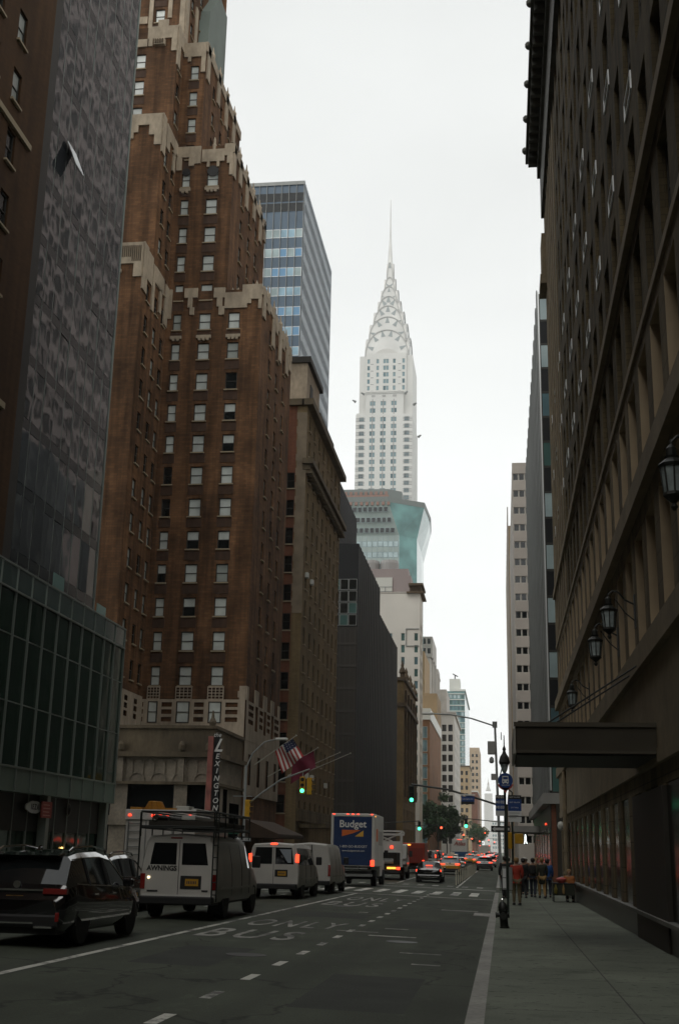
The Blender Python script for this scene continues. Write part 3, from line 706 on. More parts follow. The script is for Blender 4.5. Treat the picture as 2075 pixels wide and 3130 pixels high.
ST.facade('x', -19.9, 1, 93.46, 108.5, 5.4, 9.6, [(c - .55, c + .55, 6.2, 8.6) for c in (95.6, 99.3, 103, 106.7)], .15, 0, 2)
bops = [(y - .4, y + .4, z, z + .4) for y in (86.8, 89.2, 91.7) for z in (10.95, 11.55, 12.12)]
ST.facade('x', -28.4, 1, 85.9, 93.46, 9.6, 12.9, bops, .1, 0, 1); ST.facade('y', 85.9, -1, -40, -28.4, 9.6, 13.2, [(x - .5, x + .5, z, z + .4) for x in (-29.4, -31, -33) for z in (10.95, 11.55, 12.12)], .1, 0, 1)
B.part('stone_storey', ST, [M['cream_grime'], M['hotel_brick'], M['pane_dark']])
# two-storey street podium
PO = MB()
op = []
for a, b_ in ((-44, -36.6), (-35.4, -32), (-30.9, -27.3), (-26.1, -22.75), (-21.8, -20.5)): op += [(a, b_, 3.45, 5.6), (a, b_, -.7, 2.8)]
PO.facade('y', 83.8, -1, -45, -20, -.75, 5.75, op, .5, 1, 2)
PO.facade('x', -20, 1, 83.8, 93.46, -.75, 5.75, [(84.6, 86.2, 3.3, 5.5), (87.2, 88.6, 3.3, 5.5), (89.4, 92.8, -.6, 4.6), (84.6, 88.6, -.6, 2.7)], .5, 1, 2)
PO.facade('y', 83.82, -1, -45, -20.02, 5.75, 7.5, (), .1, 1); PO.facade('x', -20.02, 1, 83.82, 93.46, 5.75, 7.5, (), .1, 1)
PO.facade('y', 83.8, -1, -45, -20, 7.5, 9.65); PO.facade('x', -20, 1, 83.8, 93.46, 7.5, 9.65)
PO.poly([(-45, 83.8, 9.65), (-20, 83.8, 9.65), (-20, 93.46, 9.65), (-45, 93.46, 9.65)])
PO.box(-45, -19.6, 83.4, 83.81, 7.5, 7.85, 0); PO.box(-20.01, -19.6, 83.81, 93.4, 7.5, 7.85, 0)
PO.box(-45, -19.85, 83.65, 83.81, 9.5, 9.72, 0); PO.box(-20.01, -19.85, 83.81, 93.4, 9.5, 9.72, 0)
PO.box(-45, -19.75, 83.55, 83.83, 5.6, 5.8, 0); PO.box(-20.03, -19.75, 83.83, 93.4, 5.6, 5.8, 0)
PO.box(-45, -20.5, 83.6, 83.95, 2.8, 3.45, 1)
for x in (-36, -31.45, -26.7, -22.28, -20.25): PO.box(x - .2, x + .2, 83.6, 83.8, 5.8, 7.5, 1)
for i in range(31):
    x = -44.6 + i * .78
    PO.box(x - .07, x + .07, 83.74, 83.83, 6.3, 7.05, 1)
    PO.tube([(x + .39 + .39 * math.cos(t), 83.78, 7.02 + .36 * math.sin(t)) for t in [PI * j / 8 for j in range(9)]], .035, 5, 1)
for i in range(16):
    x = -44.2 + i * 1.56
    PO.tube([(x + .55 * math.cos(t), 83.78, 5.9 + .5 * math.sin(t)) for t in [PI * j / 8 for j in range(9)]], .04, 5, 1)
for x in (-36, -31.45, -26.7, -22.28, -20.3): PO.lathe([(.16, 0), (.25, .15), (.25, .5), (.1, .75)], x, 83.55, 7.85, 8, 0)
PO.lathe([(.2, 0), (.28, .3), (.12, .6), (.05, 1.1)], -20.25, 84, 9.7, 8, 0)
B.part('podium', PO, [M['podium_stone'], M['podium_pale'], M['pane_dark']])
o = obj('warm_lamp', MB().box(-31.2, -30.7, 83.3, 83.4, 7.86, 7.92), M['lamp_amber'], B.root, tuple(B.base))
o = obj('exit_light', MB().box(-29.2, -28.95, 84.2, 84.28, 5.1, 5.3), M['lamp_red'], B.root, tuple(B.base))
obj('copper_roof', MB().extr([(100.5, 74.5), (108.3, 74.5), (108.3, 88.5), (105, 88.5), (101.5, 84)], 'x', -30, -28.3), M['copper_green'], B.root, tuple(B.base))
AW = MB()
AW.extr([(-19.9, 3.6), (-17.2, 2.5), (-17.2, 2.2), (-19.9, 2.2)], 'y', 94.5, 107)
B.part('awning', AW, mat('awning_brown', (.06, .035, .02), .8, var=.2, vs=1))
B.finish(100)

# vertical hotel sign on the podium corner
t = thing('blade_sign', 'tall red vertical sign with stacked white letters on the hotel corner', 'sign', (-20.0, 82.95, 4))
obj('panel', MB().box(-.24, .12, -.08, .6, -.15, 4.9), [mat('sign_salmon', (.30, .10, .08), .6, var=.3, vs=1.5)], t, bevel=.02)
obj('panel', MB().box(.12, .56, .12, .34, -.1, 5.1), M['sign_black'], t)
obj('bracket', MB().box(-.1, .1, .6, .85, .5, .62).box(-.1, .1, .6, .85, 4.2, 4.32), M['iron'], t)
text_obj('the', .42, M['letter_white'], t, (.36, .1, 5.0), shear=.25)
text_obj('L', 1.25, M['letter_white'], t, (.42, .09, 4.25), shear=.45, bold=.02)
for i, ch in enumerate('EXINGTON'): text_obj(ch, .5, M['letter_white'], t, (.41, .1, 3.52 - i * .5), shear=.2, bold=.008)

# ================================================================== left foreground buildings
B = Bld('glass_podium', 'low street building of dark green glass with thin pale mullions', 'building', (-21, 45, -.2))
G1 = MB(); G1.box(-24, -20.05, 22, 62, 4.5, 11.65); B.part('glazing', G1, M['podium_glass'])
MU = MB()
for i in range(24):
    y = 61.9 - i * 1.66; MU.box(-20.07, -19.95, y - .022, y + .022, 3.6, 12.7)
for z in (11.62, 12.65, 4.5): MU.box(-20.04, -19.95, 22, 62, z, z + .08)
for z in (7.1, 9.8): MU.box(-20.06, -20.02, 22, 62, z, z + .05)
MU.box(-24, -20, 61.95, 62.03, 4.5, 12.65)
B.part('mullions', MU, M['mullion'])
FA = MB(); FA.box(-24, -20.0, 22, 62.05, 3.55, 4.5); B.part('fascia', FA, M['fascia_green'])
GP = MB()
for i in range(23):
    y = 61.85 - i * 1.66; GP.box(-20.02, -20.0, y - 1.56, y, 11.74, 12.62)
B.part('glass_parapet', GP, mat('parapet_glass', (.06, .10, .09), .1, coat=.5))
GS = MB(); GS.box(-20.9, -20.86, 53.2, 54.6, 11.65, 13.9); GS.box(-20.9, -20.86, 59.6, 61.0, 11.65, 13.7)
B.part('glass_screen', GS, mat('screen_glass', (.22, .36, .33), .1))
SHP = MB(); SHP.box(-23.5, -20.5, 22, 61.6, 2.0, 3.55); B.part('shop_header', SHP, M['brown_black'])
SG = MB(); SG.box(-23.5, -20.55, 22, 61.6, -.5, 2.0); B.part('shop_window', SG, M['podium_glass'])
MM = MB()
for i in range(24):
    y = 61.5 - i * 1.66; MM.box(-20.56, -20.48, y - .04, y + .04, -.5, 3.55)
for y in (61.3, 53, 44.8, 36.6): MM.box(-20.48, -20.1, y - .2, y + .2, -.5, 3.55)
B.part('shop_frames', MM, M['mullion'])
for i, (y, z, m_) in enumerate(((46.2, 1.0, 'warm_lamp'), (51.3, .9, 'lamp_amber'), (56.2, 1.3, 'warm_lamp'), (56.4, .95, 'lamp_amber'))):
    obj('shop_light', MB().lathe([(.02, -.05), (.07, 0), (.02, .05)], -20.5, y, z, 8), M[m_], B.root, tuple(B.base))
t = thing('shop_sign', 'white oval shop sign on the dark front under the glass podium', 'sign', (-20.3, 51.7, 3.02))
prof = [(.86 * math.cos(2 * PI * i / 28) * (1.18 if abs(i - 14) < 3 else 1), .27 * math.sin(2 * PI * i / 28) * (1 if i % 7 else .93)) for i in range(28)]
obj('panel', MB().extr(prof, 'x', 0, .06), M['sign_white'], t)
text_obj('IEZA', .32, M['sign_black'], t, (.065, .02, 0), 'e', shear=.1, spacing=1.5, bold=.01)
t = thing('street_sign', 'small red rectangular sign beside the white oval shop sign', 'sign', (-20.1, 52.75, 2.95))
obj('panel', MB().box(-.03, .03, -.6, .6, -.36, .34), M['sign_red'], t)
obj('bracket', MB().box(-.4, -.03, -.04, .04, -.04, .04), M['iron'], t)
for i, z in enumerate((.2, .05, -.1, -.25)): obj('text_line', MB().box(.03, .034, -.45, .3 + .1 * (i % 2), z - .025, z + .02), mat('sign_pink', (.55, .25, .2), .6), t)
t = thing('shop_sign', 'faint round badge on the dark shopfront right of the red sign', 'sign', (-20.4, 56.4, 3.05))
obj('disc', MB().lathe([(.3, 0), (.3, .03)], 0, 0, 0, 20, axis='x'), mat('badge_grey', (.12, .11, .08), .6), t)
obj('ring', MB().lathe([(.24, .03), (.24, .035), (.16, .035), (.16, .03)], 0, 0, 0, 20, axis='x'), M['brown_black'], t)

B = Bld('glass_tower', 'tall dark glass tower with rippled mirror panes reflecting grey stone', 'tower', (-28, 58, -.5))
PN = MB(); nrow = 30
B.part('core', MB().box(-40, -22.85, 51.7, 64.2, -.5, 104), M['bronze_dark'])
for r in range(nrow):
    for c in range(9):
        y0 = 51.75 + c * 1.385; z0 = 5 + r * 3.3
        for (zz, hh) in ((z0, 2.72), (z0 + 2.74, .54)):
            a, b_ = (rnd.gauss(0, .007), rnd.gauss(0, .006)) if hh > 1 else (0, 0)
            PN.poly([(-22.72 + a * 0, y0 + .02, zz), (-22.72 + a * 1.3, y0 + 1.365, zz), (-22.72 + a * 1.3 + b_ * hh, y0 + 1.365, zz + hh), (-22.72 + b_ * hh, y0 + .02, zz + hh)], 0 if hh > 1 else 1)
B.part('panes', PN, [M['tower_glass'], mat('tower_spandrel', (.012, .016, .018), .12, spec=.6)])
ED = MB()
for c in range(10): ED.box(-22.84, -22.71, 51.72 + c * 1.385 - .02, 51.72 + c * 1.385 + .02, 5, 104)
ED.box(-22.84, -22.66, 64.18, 64.28, 5, 104)
B.part('edge_trim', ED, M['mullion'])
WV = MB(); WV.poly([(-22.6, 54.2, 38.0), (-22.6, 55.55, 38.0), (-22.05, 55.55, 36.6), (-22.05, 54.2, 36.6)]); WV.poly([(-22.63, 54.2, 38.0), (-22.08, 54.2, 36.6), (-22.08, 55.55, 36.6), (-22.63, 55.55, 38.0)])
B.part('open_window', WV, mat('open_pane_sky', (.75, .77, .76), .08, spec=1.))  # white base colour stands in for sky mirrored by the tilted pane

B = Bld('brick_building', 'warm brown brick building at the left edge with small paired sash windows', 'building', (-25, 30, -.3))
W = MB(); p2 = [wproto('dh', .95, 1.75, M['frame_dark'], M['pane_curtain_dim'], si), wproto('dh', .95, 1.75, M['frame_dark'], M['pane_dark'], si)]
grid(B, W, 'x', -22.4, 1, -15, 50.6, 14, 80, [47 - 2.6 * i for i in range(10)], [38.6 - 3.25 * 6 + 3.25 * i for i in range(17)], .95, 1.75, p2)
W.facade('y', 50.6, 1, -50, -22.4, 13.7, 80); W.facade('y', -15, -1, -50, -22.4, 13.7, 80); W.box(-50, -22.4, -15, 22, -.3, 13.9)
B.part('wall', W, M['brown_brick'])
LG = MB()
for z in (34.0, 20.6): LG.box(-22.42, -22.25, 42, 49, z, z + .3)
B.part('ledge', LG, M['sill_stone'])
B.part('pier', MB().box(-50, -22.5, 50.75, 51.7, -.3, 80), M['brown_black'])  # dark strip filling the narrow gap beside the glass tower
B.finish(40)

# ================================================================== left side beyond the hotel
B = Bld('office_block', 'tan brick block with heavy dark cornice and a red brick flank beside the hotel', 'building', (-25, 132, -.8))
W = MB(); pk = [wproto('dh', 1.05, 1.75, fd, M['pane_dark'], si)]
grid(B, W, 'y', 119, -1, -45, -21.05, -.8, 47.3, [-21.55], rows_(22.85 - 3.02 * 6, 12, 3.02), .85, 1.75, wproto('dh', .85, 1.75, fd, M['pane_dark'], si), mi=1)
W.facade('y', 119, -1, -21.05, -20, -.8, 47.3)
grid(B, W, 'x', -20, 1, 119, 146.5, -.8, 47.3, [121.2 + 3.45 * i for i in range(8)], rows_(24.6 - 2.9 * 7, 15, 2.9), 1.05, 1.75, pk)
W.poly([(-45, 119, 47.3), (-20, 119, 47.3), (-20, 146.5, 47.3), (-45, 146.5, 47.3)]); W.facade('y', 146.5, 1, -45, -20, -.8, 47.3)
B.part('wall', W, [M['tan_brick'], M['red_brick']])
CO = MB(); CO.box(-20.3, -19.15, 118.6, 147, 40.6, 41.2).box(-20.3, -19.5, 118.9, 146.8, 40.0, 40.6).box(-20.5, -19.3, 118.6, 147, 47.2, 47.9).box(-45, -20.3, 118.6, 119.1, 47.2, 47.9)
for i in range(40): CO.box(-19.99, -19.3, 119 + i * .7, 119.3 + i * .7, 39.6, 40.0)
B.part('cornice', CO, mat('cornice_dark', (.13, .10, .06), .8, var=.25, vs=1))
PH = MB(); PH.box(-25, -20.6, 122, 131, 47.3, 53.4); PH.box(-24, -20.9, 132, 143, 47.3, 50.5); B.part('penthouse', PH, M['cream'])
PC = MB(); PC.box(-25.3, -20.2, 121.7, 131.4, 53.4, 54.1); PC.box(-24.3, -20.5, 131.6, 143.4, 50.5, 51.1); PC.box(-20.62, -20.5, 124, 125.6, 49, 51.6); B.part('penthouse_cornice', PC, M['brown_black'])
QU = MB()
for i in range(28): QU.box(-20.95 - (.12 if i % 2 else .0), -19.96, 118.96, 119.0, 24.6 + i * .78, 25.38 + i * .78)
B.part('quoins', QU, mat('quoin_stone', (.24, .19, .13), .85, var=.2, vs=.8))
for y, z in ((121.2, 30.6), (124.65, 30.6), (124.65, 10.2), (128.1, 10.2), (138.4, 9.9)): obj('air_conditioner', MB().box(-20.05, -19.7, y - .32, y + .32, z - 2.9 + .05 + 2.9 - 1.9, z - 1.3), M['frame_white'], B.root, tuple(B.base), bevel=.03)
SH = MB(); SH.box(-20, -19.7, 119.3, 146, 4.0, 5.2); SH.box(-19.9, -17.2, 120.5, 128, 3.4, 3.75); B.part('shop_fascia', SH, M['stone_dark'])
B.finish(100)

B = Bld('glass_office_tower', 'blue glass office tower with pale vertical fins rising behind the brick hotel', 'tower', (-46, 204, -.8))
W = MB(); W.box(-60, -33.1, 187.1, 222, 20, 116); B.part('core', W, mat('blue_spandrel', (.07, .115, .165), .35, var=.12, vs=.15))
pr = [wproto('plain', 1.28, 1.65, M['aluminium'], mat('pane_sky', (.30, .46, .56), .12, var=.3, vs=.3)), wproto('plain', 1.28, 1.65, M['aluminium'], glassmat('pane_blue', (.16, .33, .52), .08)), wproto('plain', 1.28, 1.65, M['aluminium'], M['pane_pale'])]
for r in range(9):
    for c in range(9): B.win(rnd.choice(pr), 'y', 187.1, -1, -33.85 - c * 1.34, 107.6 - 3.75 * r - 2.6, -.03)
for r in range(2):
    for c in range(9): B.win(wproto('plain', 1.28, 1.65, M['frame_dark'], M['pane_dark']), 'y', 187.1, -1, -33.85 - c * 1.34, 110.2 + 2.0 * r, -.03)
MU = MB()
for c in range(20): MU.box(-33.2 - c * 1.34, -33.12 - c * 1.34, 186.85, 187.06, 60, 116)
MU.box(-60, -33.05, 186.9, 187.08, 115.4, 116.1)
B.part('mullions', MU, M['grey_metal'])
FN = MB()
for i in range(37): FN.box(-33.08, -33.02, 187.3 + i * .95, 187.5 + i * .95, 40, 116.1)
B.part('fins', FN, mat('fin_white', (.50, .56, .60), .4, .2))
SB = MB()
for r in range(20): SB.box(-33.1, -33.05, 187.2, 222, 112.2 - 3.75 * r, 114 - 3.75 * r)
B.part('floor_bands', SB, mat('floor_band_blue', (.13, .20, .27), .25))  # floor bands in their own slate blue
B.finish(100)

B = Bld('dark_office_block', 'charcoal office slab with fine vertical ribs and a stepped roofline', 'building', (-25, 204, -.8))
W = MB(); W.box(-45, -20.2, 169.1, 201.5, -.8, 44.6); W.box(-44.9, -20.2, 201.5, 237.5, -.8, 40.2); W.box(-45, -24.2, 170, 199.3, 44.6, 56.5)
B.part('wall', W, [M['bronze_dark']])
FN = MB()
for i in range(27):
    y = 169.2 + i * 2.55
    FN.box(-20.2, -20.12, y, y + .8, 4, 44.6 if y < 201 else 40.2)
for i in range(32): FN.box(-24.2, -24.16, 170.1 + i * .92, 170.4 + i * .92, 44.6, 56.5)
B.part('ribs', FN, M['bronze_fin'])
NF = MB(); NF.box(-45, -20.2, 168.95, 169.1, -.8, 32.2); B.part('flank', NF, M['brown_black'])
NR = MB()
for i in range(34): NR.box(-44.6 + i * .73, -44.5 + i * .73, 168.9, 168.94, 3.5, 31.8)
for i in range(9): NR.box(-45, -20.2, 168.88, 168.94, 4 + i * 3.2, 4.35 + i * 3.2)
B.part('flank_ribs', NR, mat('flank_rib', (.035, .03, .024), .6))
for r in range(4):
    for c in range(8): B.win(wproto('plain', 1.2, 1.6, M['grey_metal'], [M['pane_dark'], M['teal_dark'], M['pane_dark'], M['pane_dark']][(r + c) % 4]), 'y', 168.95, -1, -20.9 - c * 1.26, 32.4 + r * 1.75, 0.0)
B.finish(40)

def simple(name, label, cat, x0, x1, y0, y1, z1, wm, south=None, side=None, face=1, trim=None, z0=-.8, cap=60, extra=None):
    """street block; south / side = (cols, rows, w, h, protos); face 1 = the flank looks to +x, -1 to -x"""
    b = Bld(name, label, cat, ((x0 + x1) / 2, (y0 + y1) / 2, z0)); w = MB()
    if south: grid(b, w, 'y', y0, -1, x0, x1, z0, z1, *south, dep=.2)
    else: w.facade('y', y0, -1, x0, x1, z0, z1)
    xf = x1 if face > 0 else x0
    if side: grid(b, w, 'x', xf, face, y0, y1, z0, z1, *side, dep=.2)
    else: w.facade('x', xf, face, y0, y1, z0, z1)
    xo = x0 if face > 0 else x1
    w.facade('x', xo, -face, y0, y1, z0, z1); w.facade('y', y1, 1, x0, x1, z0, z1)
    w.poly([(x0, y0, z1), (x1, y0, z1), (x1, y1, z1), (x0, y1, z1)])
    b.part('wall', w, wm)
    if trim:
        c = MB(); t_, pr_ = trim[1], trim[2]
        c.box(x0 - pr_, x1 + pr_, y0 - pr_, y1 + pr_, z1, z1 + t_)
        b.part('cornice', c, trim[0])
    if extra: extra(b)
    b.finish(cap); return b
P = lambda w, h, p, f='frame_dark', k='plain': wproto(k, w, h, M[f], M[p])
def f_extra(b):
    c = MB()
    for x, y in ((-20.3, 251.3), (-22.5, 251.3), (-20.3, 262), (-20.3, 274), (-20.3, 287)): c.lathe([(.5, 0), (.5, .8), (.75, 1.0), (.6, 1.6), (.3, 2.2), (.35, 2.6), (.05, 3.6)], x, y, 36.3, 8)
    for y in (255, 263, 271, 279, 286): c.box(-20.05, -19.6, y - .5, y + .5, 12, 34)
    c.box(-30, -19.4, 250.6, 288, 30.2, 31)
    b.part('pinnacles', c, M['relief_brown'])
simple('ornate_building', 'brown ornate brick building with roof pinnacles beyond the charcoal slab', 'building', -40, -20, 251, 287.5, 35.6, mat('brown_ochre', (.20, .135, .06), .85, var=.25, vs=.3, fine=.1, fs=2), None, ([254 + 4.1 * i for i in range(8)], rows_(3, 8, 3.9), 1.6, 2.6, P(1.6, 2.6, 'pane_dark')), 1, (M['relief_brown'], .7, .5), extra=f_extra)
def g_extra(b):
    m = MB(); m.box(-34, -23.3, 306, 312, 65, 72.4); m.box(-23.3, -22.6, 305.8, 313, 65, 70.5)
    b.part('penthouse', m, M['mauve_panel'])
    m = MB(); m.lathe([(2.4, 0), (2.5, 2.2), (2.3, 3.0)], -33.5, 308.5, 72.0, 20); m.lathe([(2.4, 0), (2.5, 2.2), (2.3, 3.0)], -28.5, 308.5, 72.0, 20); b.part('water_tank', m, mat('tank_grey', (.33, .32, .31), .7))
    m = MB(); m.box(-32, -27.5, 305.6, 305.95, 65.2, 70.0); b.part('white_panel', m, M['frame_white'])
    m = MB()
    for z in (66.2, 67.4): m.box(-32, -27.5, 305.5, 305.6, z, z + .15)
    m.box(-29.4, -29.2, 305.5, 305.6, 65.2, 67.4); b.part('panel_frame', m, M['grey_metal'])
    m = MB(); m.box(-23.4, -19.0, 301.0, 313, 64.9, 65.3); m.box(-23.0, -19.2, 302, 313, 67.2, 67.7); m.box(-22.8, -19.8, 304, 312, 65.3, 67.2); b.part('balcony', m, M['relief_brown'])
    m = MB()
    for (x0, x1, z0, z1) in ((-23.6, -20.2, 55.6, 55.8), (-23.6, -20.2, 51.2, 51.4), (-23.6, -23.4, 51.4, 55.6)): m.box(x0, x1, 301.8, 302, z0, z1)
    b.part('sign_frame', m, M['grey_metal'])
simple('white_office_block', 'pale blank walled block with one strip of teal windows and a mauve rooftop', 'building', -45, -20, 302, 313.5, 65, M['white_panel'], ([-20.95, -24.3, -27.5], rows_(13, 14, 3.05), .95, 2.0, [P(.95, 2., 'pane_teal', 'frame_white'), P(.95, 2., 'teal_dark', 'frame_white')]), ([304 + 2.2 * i for i in range(4)], rows_(13, 15, 3.05), 1.2, 1.9, P(1.2, 1.9, 'pane_teal')), 1, (M['concrete'], .4, .1), extra=g_extra)
simple('corner_building', 'low red framed block with wide glazed bays and a white roof band', 'building', -42, -20, 345, 408, 37.2, M['rust_brick'], ([-21.75, -24.05, -26.35], rows_(2, 9, 3.75), 2.2, 3.3, [P(2.2, 3.3, 'pane_teal', 'frame_white', 'pair'), P(2.2, 3.3, 'teal_dark', 'frame_white', 'pair')]), None, 1, (M['frame_white'], 3.2, .25))
simple('brown_tower', 'ochre brown brick tower with few windows above the red framed block', 'building', -40, -21.5, 415, 443, 53.4, mat('ochre_brick', (.24, .165, .085), .85, var=.12, vs=.2), ([-23.2], [38.5], 1.7, 3.2, P(1.7, 3.2, 'pane_dark')), ([418, 424], rows_(40, 3, 4), 1.6, 2.4, P(1.6, 2.4, 'pane_dark')), 1)
simple('narrow_tower', 'slim tan blank tower standing left of the pale stepped tower', 'building', -40, -27.8, 446, 479, 73, mat('ochre_pale', (.33, .22, .11), .85, var=.1, vs=.2), None, None, 1)
def i_extra(b):
    m = MB(); m.box(-44, -27.2, 489, 520, 77, 86); m.box(-43, -27.5, 540, 556, 77, 80); m.box(-42, -24.5, 557, 590, 60, 73)
    for i in range(6): m.box(-27.9, -27.2, 492 + i * 11, 495 + i * 11, 20, 78)
    b.part('setback', m, M['concrete'])
    for z in (79, 83):
        for x in (-28.6, -30.6): b.win(P(1.2, 2.2, 'pane_dark'), 'y', 489, -1, x, z, -.02)
simple('stepped_tower', 'pale grey masonry tower stepping back with a dark central window strip', 'tower', -45, -27.9, 487, 560, 77, mat('pale_stone', (.60, .57, .52), .85, var=.1, vs=.1), ([-30.2, -33.4], rows_(24, 15, 3.6), 1.7, 2.7, [P(1.7, 2.7, 'pane_dark'), P(1.7, 2.7, 'teal_dark')]), ([495 + 9 * i for i in range(7)], rows_(24, 13, 3.8), 2.2, 2.3, P(2.2, 2.3, 'pane_teal')), 1, (M['concrete'], .8, .5), extra=i_extra)
simple('gridded_building', 'grey white block with a regular grid of square black windows', 'building', -40, -20, 530, 604, 58.5, mat('grey_stone', (.56, .53, .48), .85, var=.1, vs=.1), ([-21.7, -24.4, -27.1], rows_(4, 12, 4.3), 1.9, 2.9, P(1.9, 2.9, 'pane_dark')), ([536 + 7 * i for i in range(10)], rows_(4, 12, 4.3), 2.2, 2.6, P(2.2, 2.6, 'pane_teal')), 1, (M['concrete'], 1.2, .7), cap=70)
simple('tan_building', 'narrow tan building with small windows before the teal glass tower', 'building', -45, -20, 780, 830, 52.5, mat('tan_stone', (.36, .26, .15), .85, var=.15, vs=.1), ([-21.8 - 3 * i for i in range(3)], rows_(6, 10, 4.6), 1.5, 2.6, P(1.5, 2.6, 'pane_dark')), None, 1, (M['relief_brown'], .8, .5))
def k_extra(b):
    m = MB(); m.box(-33.5, -26.5, 806, 826, 103, 112); b.part('roof_box', m, M['frame_white'])
    m = MB(); m.cyl((-30, 812, 112), (-30, 812, 115), .4); m.cyl((-31.5, 812, 116.2), (-28, 812, 114.3), .35); b.part('crane', m, M['iron'])
    m = MB(); m.box(-31, -22.6, 799.5, 912, 103, 104.2)
    for i in range(26): m.box(-45, -23.0, 799.6, 799.9, 6 + i * 3.8, 6.5 + i * 3.8)
    b.part('floor_bands', m, M['frame_white'])
simple('glass_residential_tower', 'teal glass tower with white floor bands and a white roof box', 'tower', -45, -23.2, 800, 912, 103, M['teal_glass'], ([-24.6 - 2.6 * i for i in range(5)], rows_(7, 25, 3.8), 1.9, 2.6, [P(1.9, 2.6, 'pane_teal'), P(1.9, 2.6, 'teal_dark'), P(1.9, 2.6, 'pane_pale')]), None, 1, extra=k_extra, cap=80)
simple('slender_tower', 'distant tan tower with small windows at the left of the sky gap', 'tower', -45, -20, 1144, 1230, 94, mat('tan_far', (.40, .30, .20), .85, var=.1, vs=.1), ([-22.5 - 3.6 * i for i in range(3)], rows_(10, 14, 5.8), 2.0, 2.8, P(2., 2.8, 'pane_dark')), None, 1)
simple('brick_building', 'distant red brick block under the tan tower near the street end', 'building', -40, -19.5, 1000, 1100, 47, M['red_brick'], None, None, 1, (M['frame_white'], 1, .5))
b = Bld('distant_tower', 'pale needle topped tower closing the far end of the avenue', 'tower', (-20, 1910, 0))
MATS['concrete_hazed'] = mat('concrete_hazed', (.68, .67, .64), .8)  # distance haze put into the colour as a paler concrete
m = MB(); m.box(-27, -13, 1900, 1916, -1, 74); m.box(-26.2, -14.2, 1901, 1915, 74, 86); m.extr([(-24.4, 90), (-16, 90), (-20.2, 101)], 'y', 1902, 1914)
b.part('shaft', m, M['concrete_hazed'])
m = MB(); m.lathe([(1.4, 0), (1.4, 5), (.4, 8), (.2, 13)], -20.2, 1908, 96, 10); b.part('lantern', m, M['concrete'])
for c in range(3):
    for r in range(6): b.win(P(1.5, 5, 'window_blue'), 'y', 1901, -1, -23.4 + c * 3.1, 8 + r * 12, .98 if r < 5 else .0)
b.finish(30)

# ================================================================== the flared green glass tower
B = Bld('flared_tower', 'green glass office tower whose top flares outward in front of the white spire', 'tower', (-50, 445, -.8))
def ring(z, d): return [(-75, 425 - d, z), (-35.8 - d * 1.05, 425 - d, z), (-29.7 + d * .75, 431 - d * .2, z), (-29.4 + d * .95, 452, z), (-29.7 + d * .8, 470, z), (-75, 470, z)]
def loft(mb, r0, r1, mi):
    n = len(r0)
    for k in range(n): j = (k + 1) % n; mb.poly([r0[k], r0[j], r1[j], r1[k]], mi if k not in (0,) else 0)
S_ = MB(); loft(S_, ring(-.8, 0), ring(112.6, 0), 1); loft(S_, ring(112.6, 0), ring(124.4, 3.6), 1); S_.poly(ring(124.4, 3.6), 0)
B.part('wall', S_, [mat('green_spandrel', (.30, .36, .34), .4, var=.1, vs=.2), mat('flare_glass', (.13, .27, .26), .1, var=.35, vs=.15)])
C_ = MB(); loft(C_, ring(124.4, 3.7), ring(126.4, 3.9), 0); C_.poly(ring(126.4, 3.9), 0); C_.poly(ring(124.4, 3.7)[::-1], 0)
C_.extr([(-72, 428), (-40.5, 428), (-35.5, 432), (-35, 460), (-72, 460)], 'z', 126.4, 131.4)
B.part('cornice', C_, mat('green_grey', (.17, .19, .18), .6))
C2 = MB()
for i in range(16): C2.box(-70 + i * 2, -69 + i * 2, 420.9, 421.6, 123.2, 124.4); C2.box(-70 + i * 1.9, -69 + i * 1.9, 427.4, 427.9, 129.0, 130.3)
C2.box(-72, -40, 427.2, 427.9, 128.2, 128.9)
B.part('roof_brackets', C2, mat('bracket_rose', (.25, .15, .12), .7))
LN = MB()
for i in range(16): LN.box(-66 + i * 2, -65.85 + i * 2, 424.8, 424.97, 60, 112.4)
B.part('mullions', LN, M['pane_pale'])
for r, (z, d) in enumerate(((121.2, 2.62), (117.5, 1.5), (113.8, .37))):
    for c in range(13): B.win(P(1.5, 1.9, 'pane_dark', 'pane_pale'), 'y', 425 - d, -1, -40.6 + r * 1.2 - c * 1.92, z - .4, -.45)
for r in range(6):
    for c in range(12): B.win(P(1.7, 2.1, 'pane_pale', 'pane_teal'), 'y', 425, -1, -37 - c * 1.95, 108.3 - r * 4.1, -.05)
B.finish(100)

# ================================================================== the white spire
B = Bld('spire_skyscraper', 'white art deco skyscraper with a sunburst steel crown and thin needle', 'skyscraper', (-53.8, 560, -.8))
W = MB(); wb = [P(1.28, 2.3, 'window_blue', 'concrete')]*4 + [P(1.28, 2.3, 'pane_teal', 'concrete')]
pitch = 3.62; rws = [201.2 - pitch * i for i in range(16)]
cs = [-60.15, -58.75, -54.95, -53.55, -49.75, -48.35]
grid(B, W, 'y', 545, -1, -67.5, -40, -.8, 205, cs + [-65.3, -64.1, -43.3, -42.1], rws, 1.28, 2.3, wb)
grid(B, W, 'x', -40, 1, 545, 582, -.8, 205, [549 + 4.4 * i for i in range(8)], rws, 1.5, 2.0, wb)
W.box(-67.5, -40, 545.1, 582, 204.9, 205); W.poly([(-67.5, 545, -.8), (-67.5, 545, 205), (-67.5, 582, 205), (-67.5, 582, -.8)])
grid(B, W, 'y', 545.6, -1, -62.8, -44.4, 205, 217, cs, [206, 209.7], 1.28, 2.3, wb)
W.box(-62.8, -44.4, 545.8, 582, 205, 216.9, skip='s'); W.box(-66.4, -40.2, 548.4, 578, 205, 237.0)
W.box(-67.3, -62.8, 546, 549, 205, 206); 
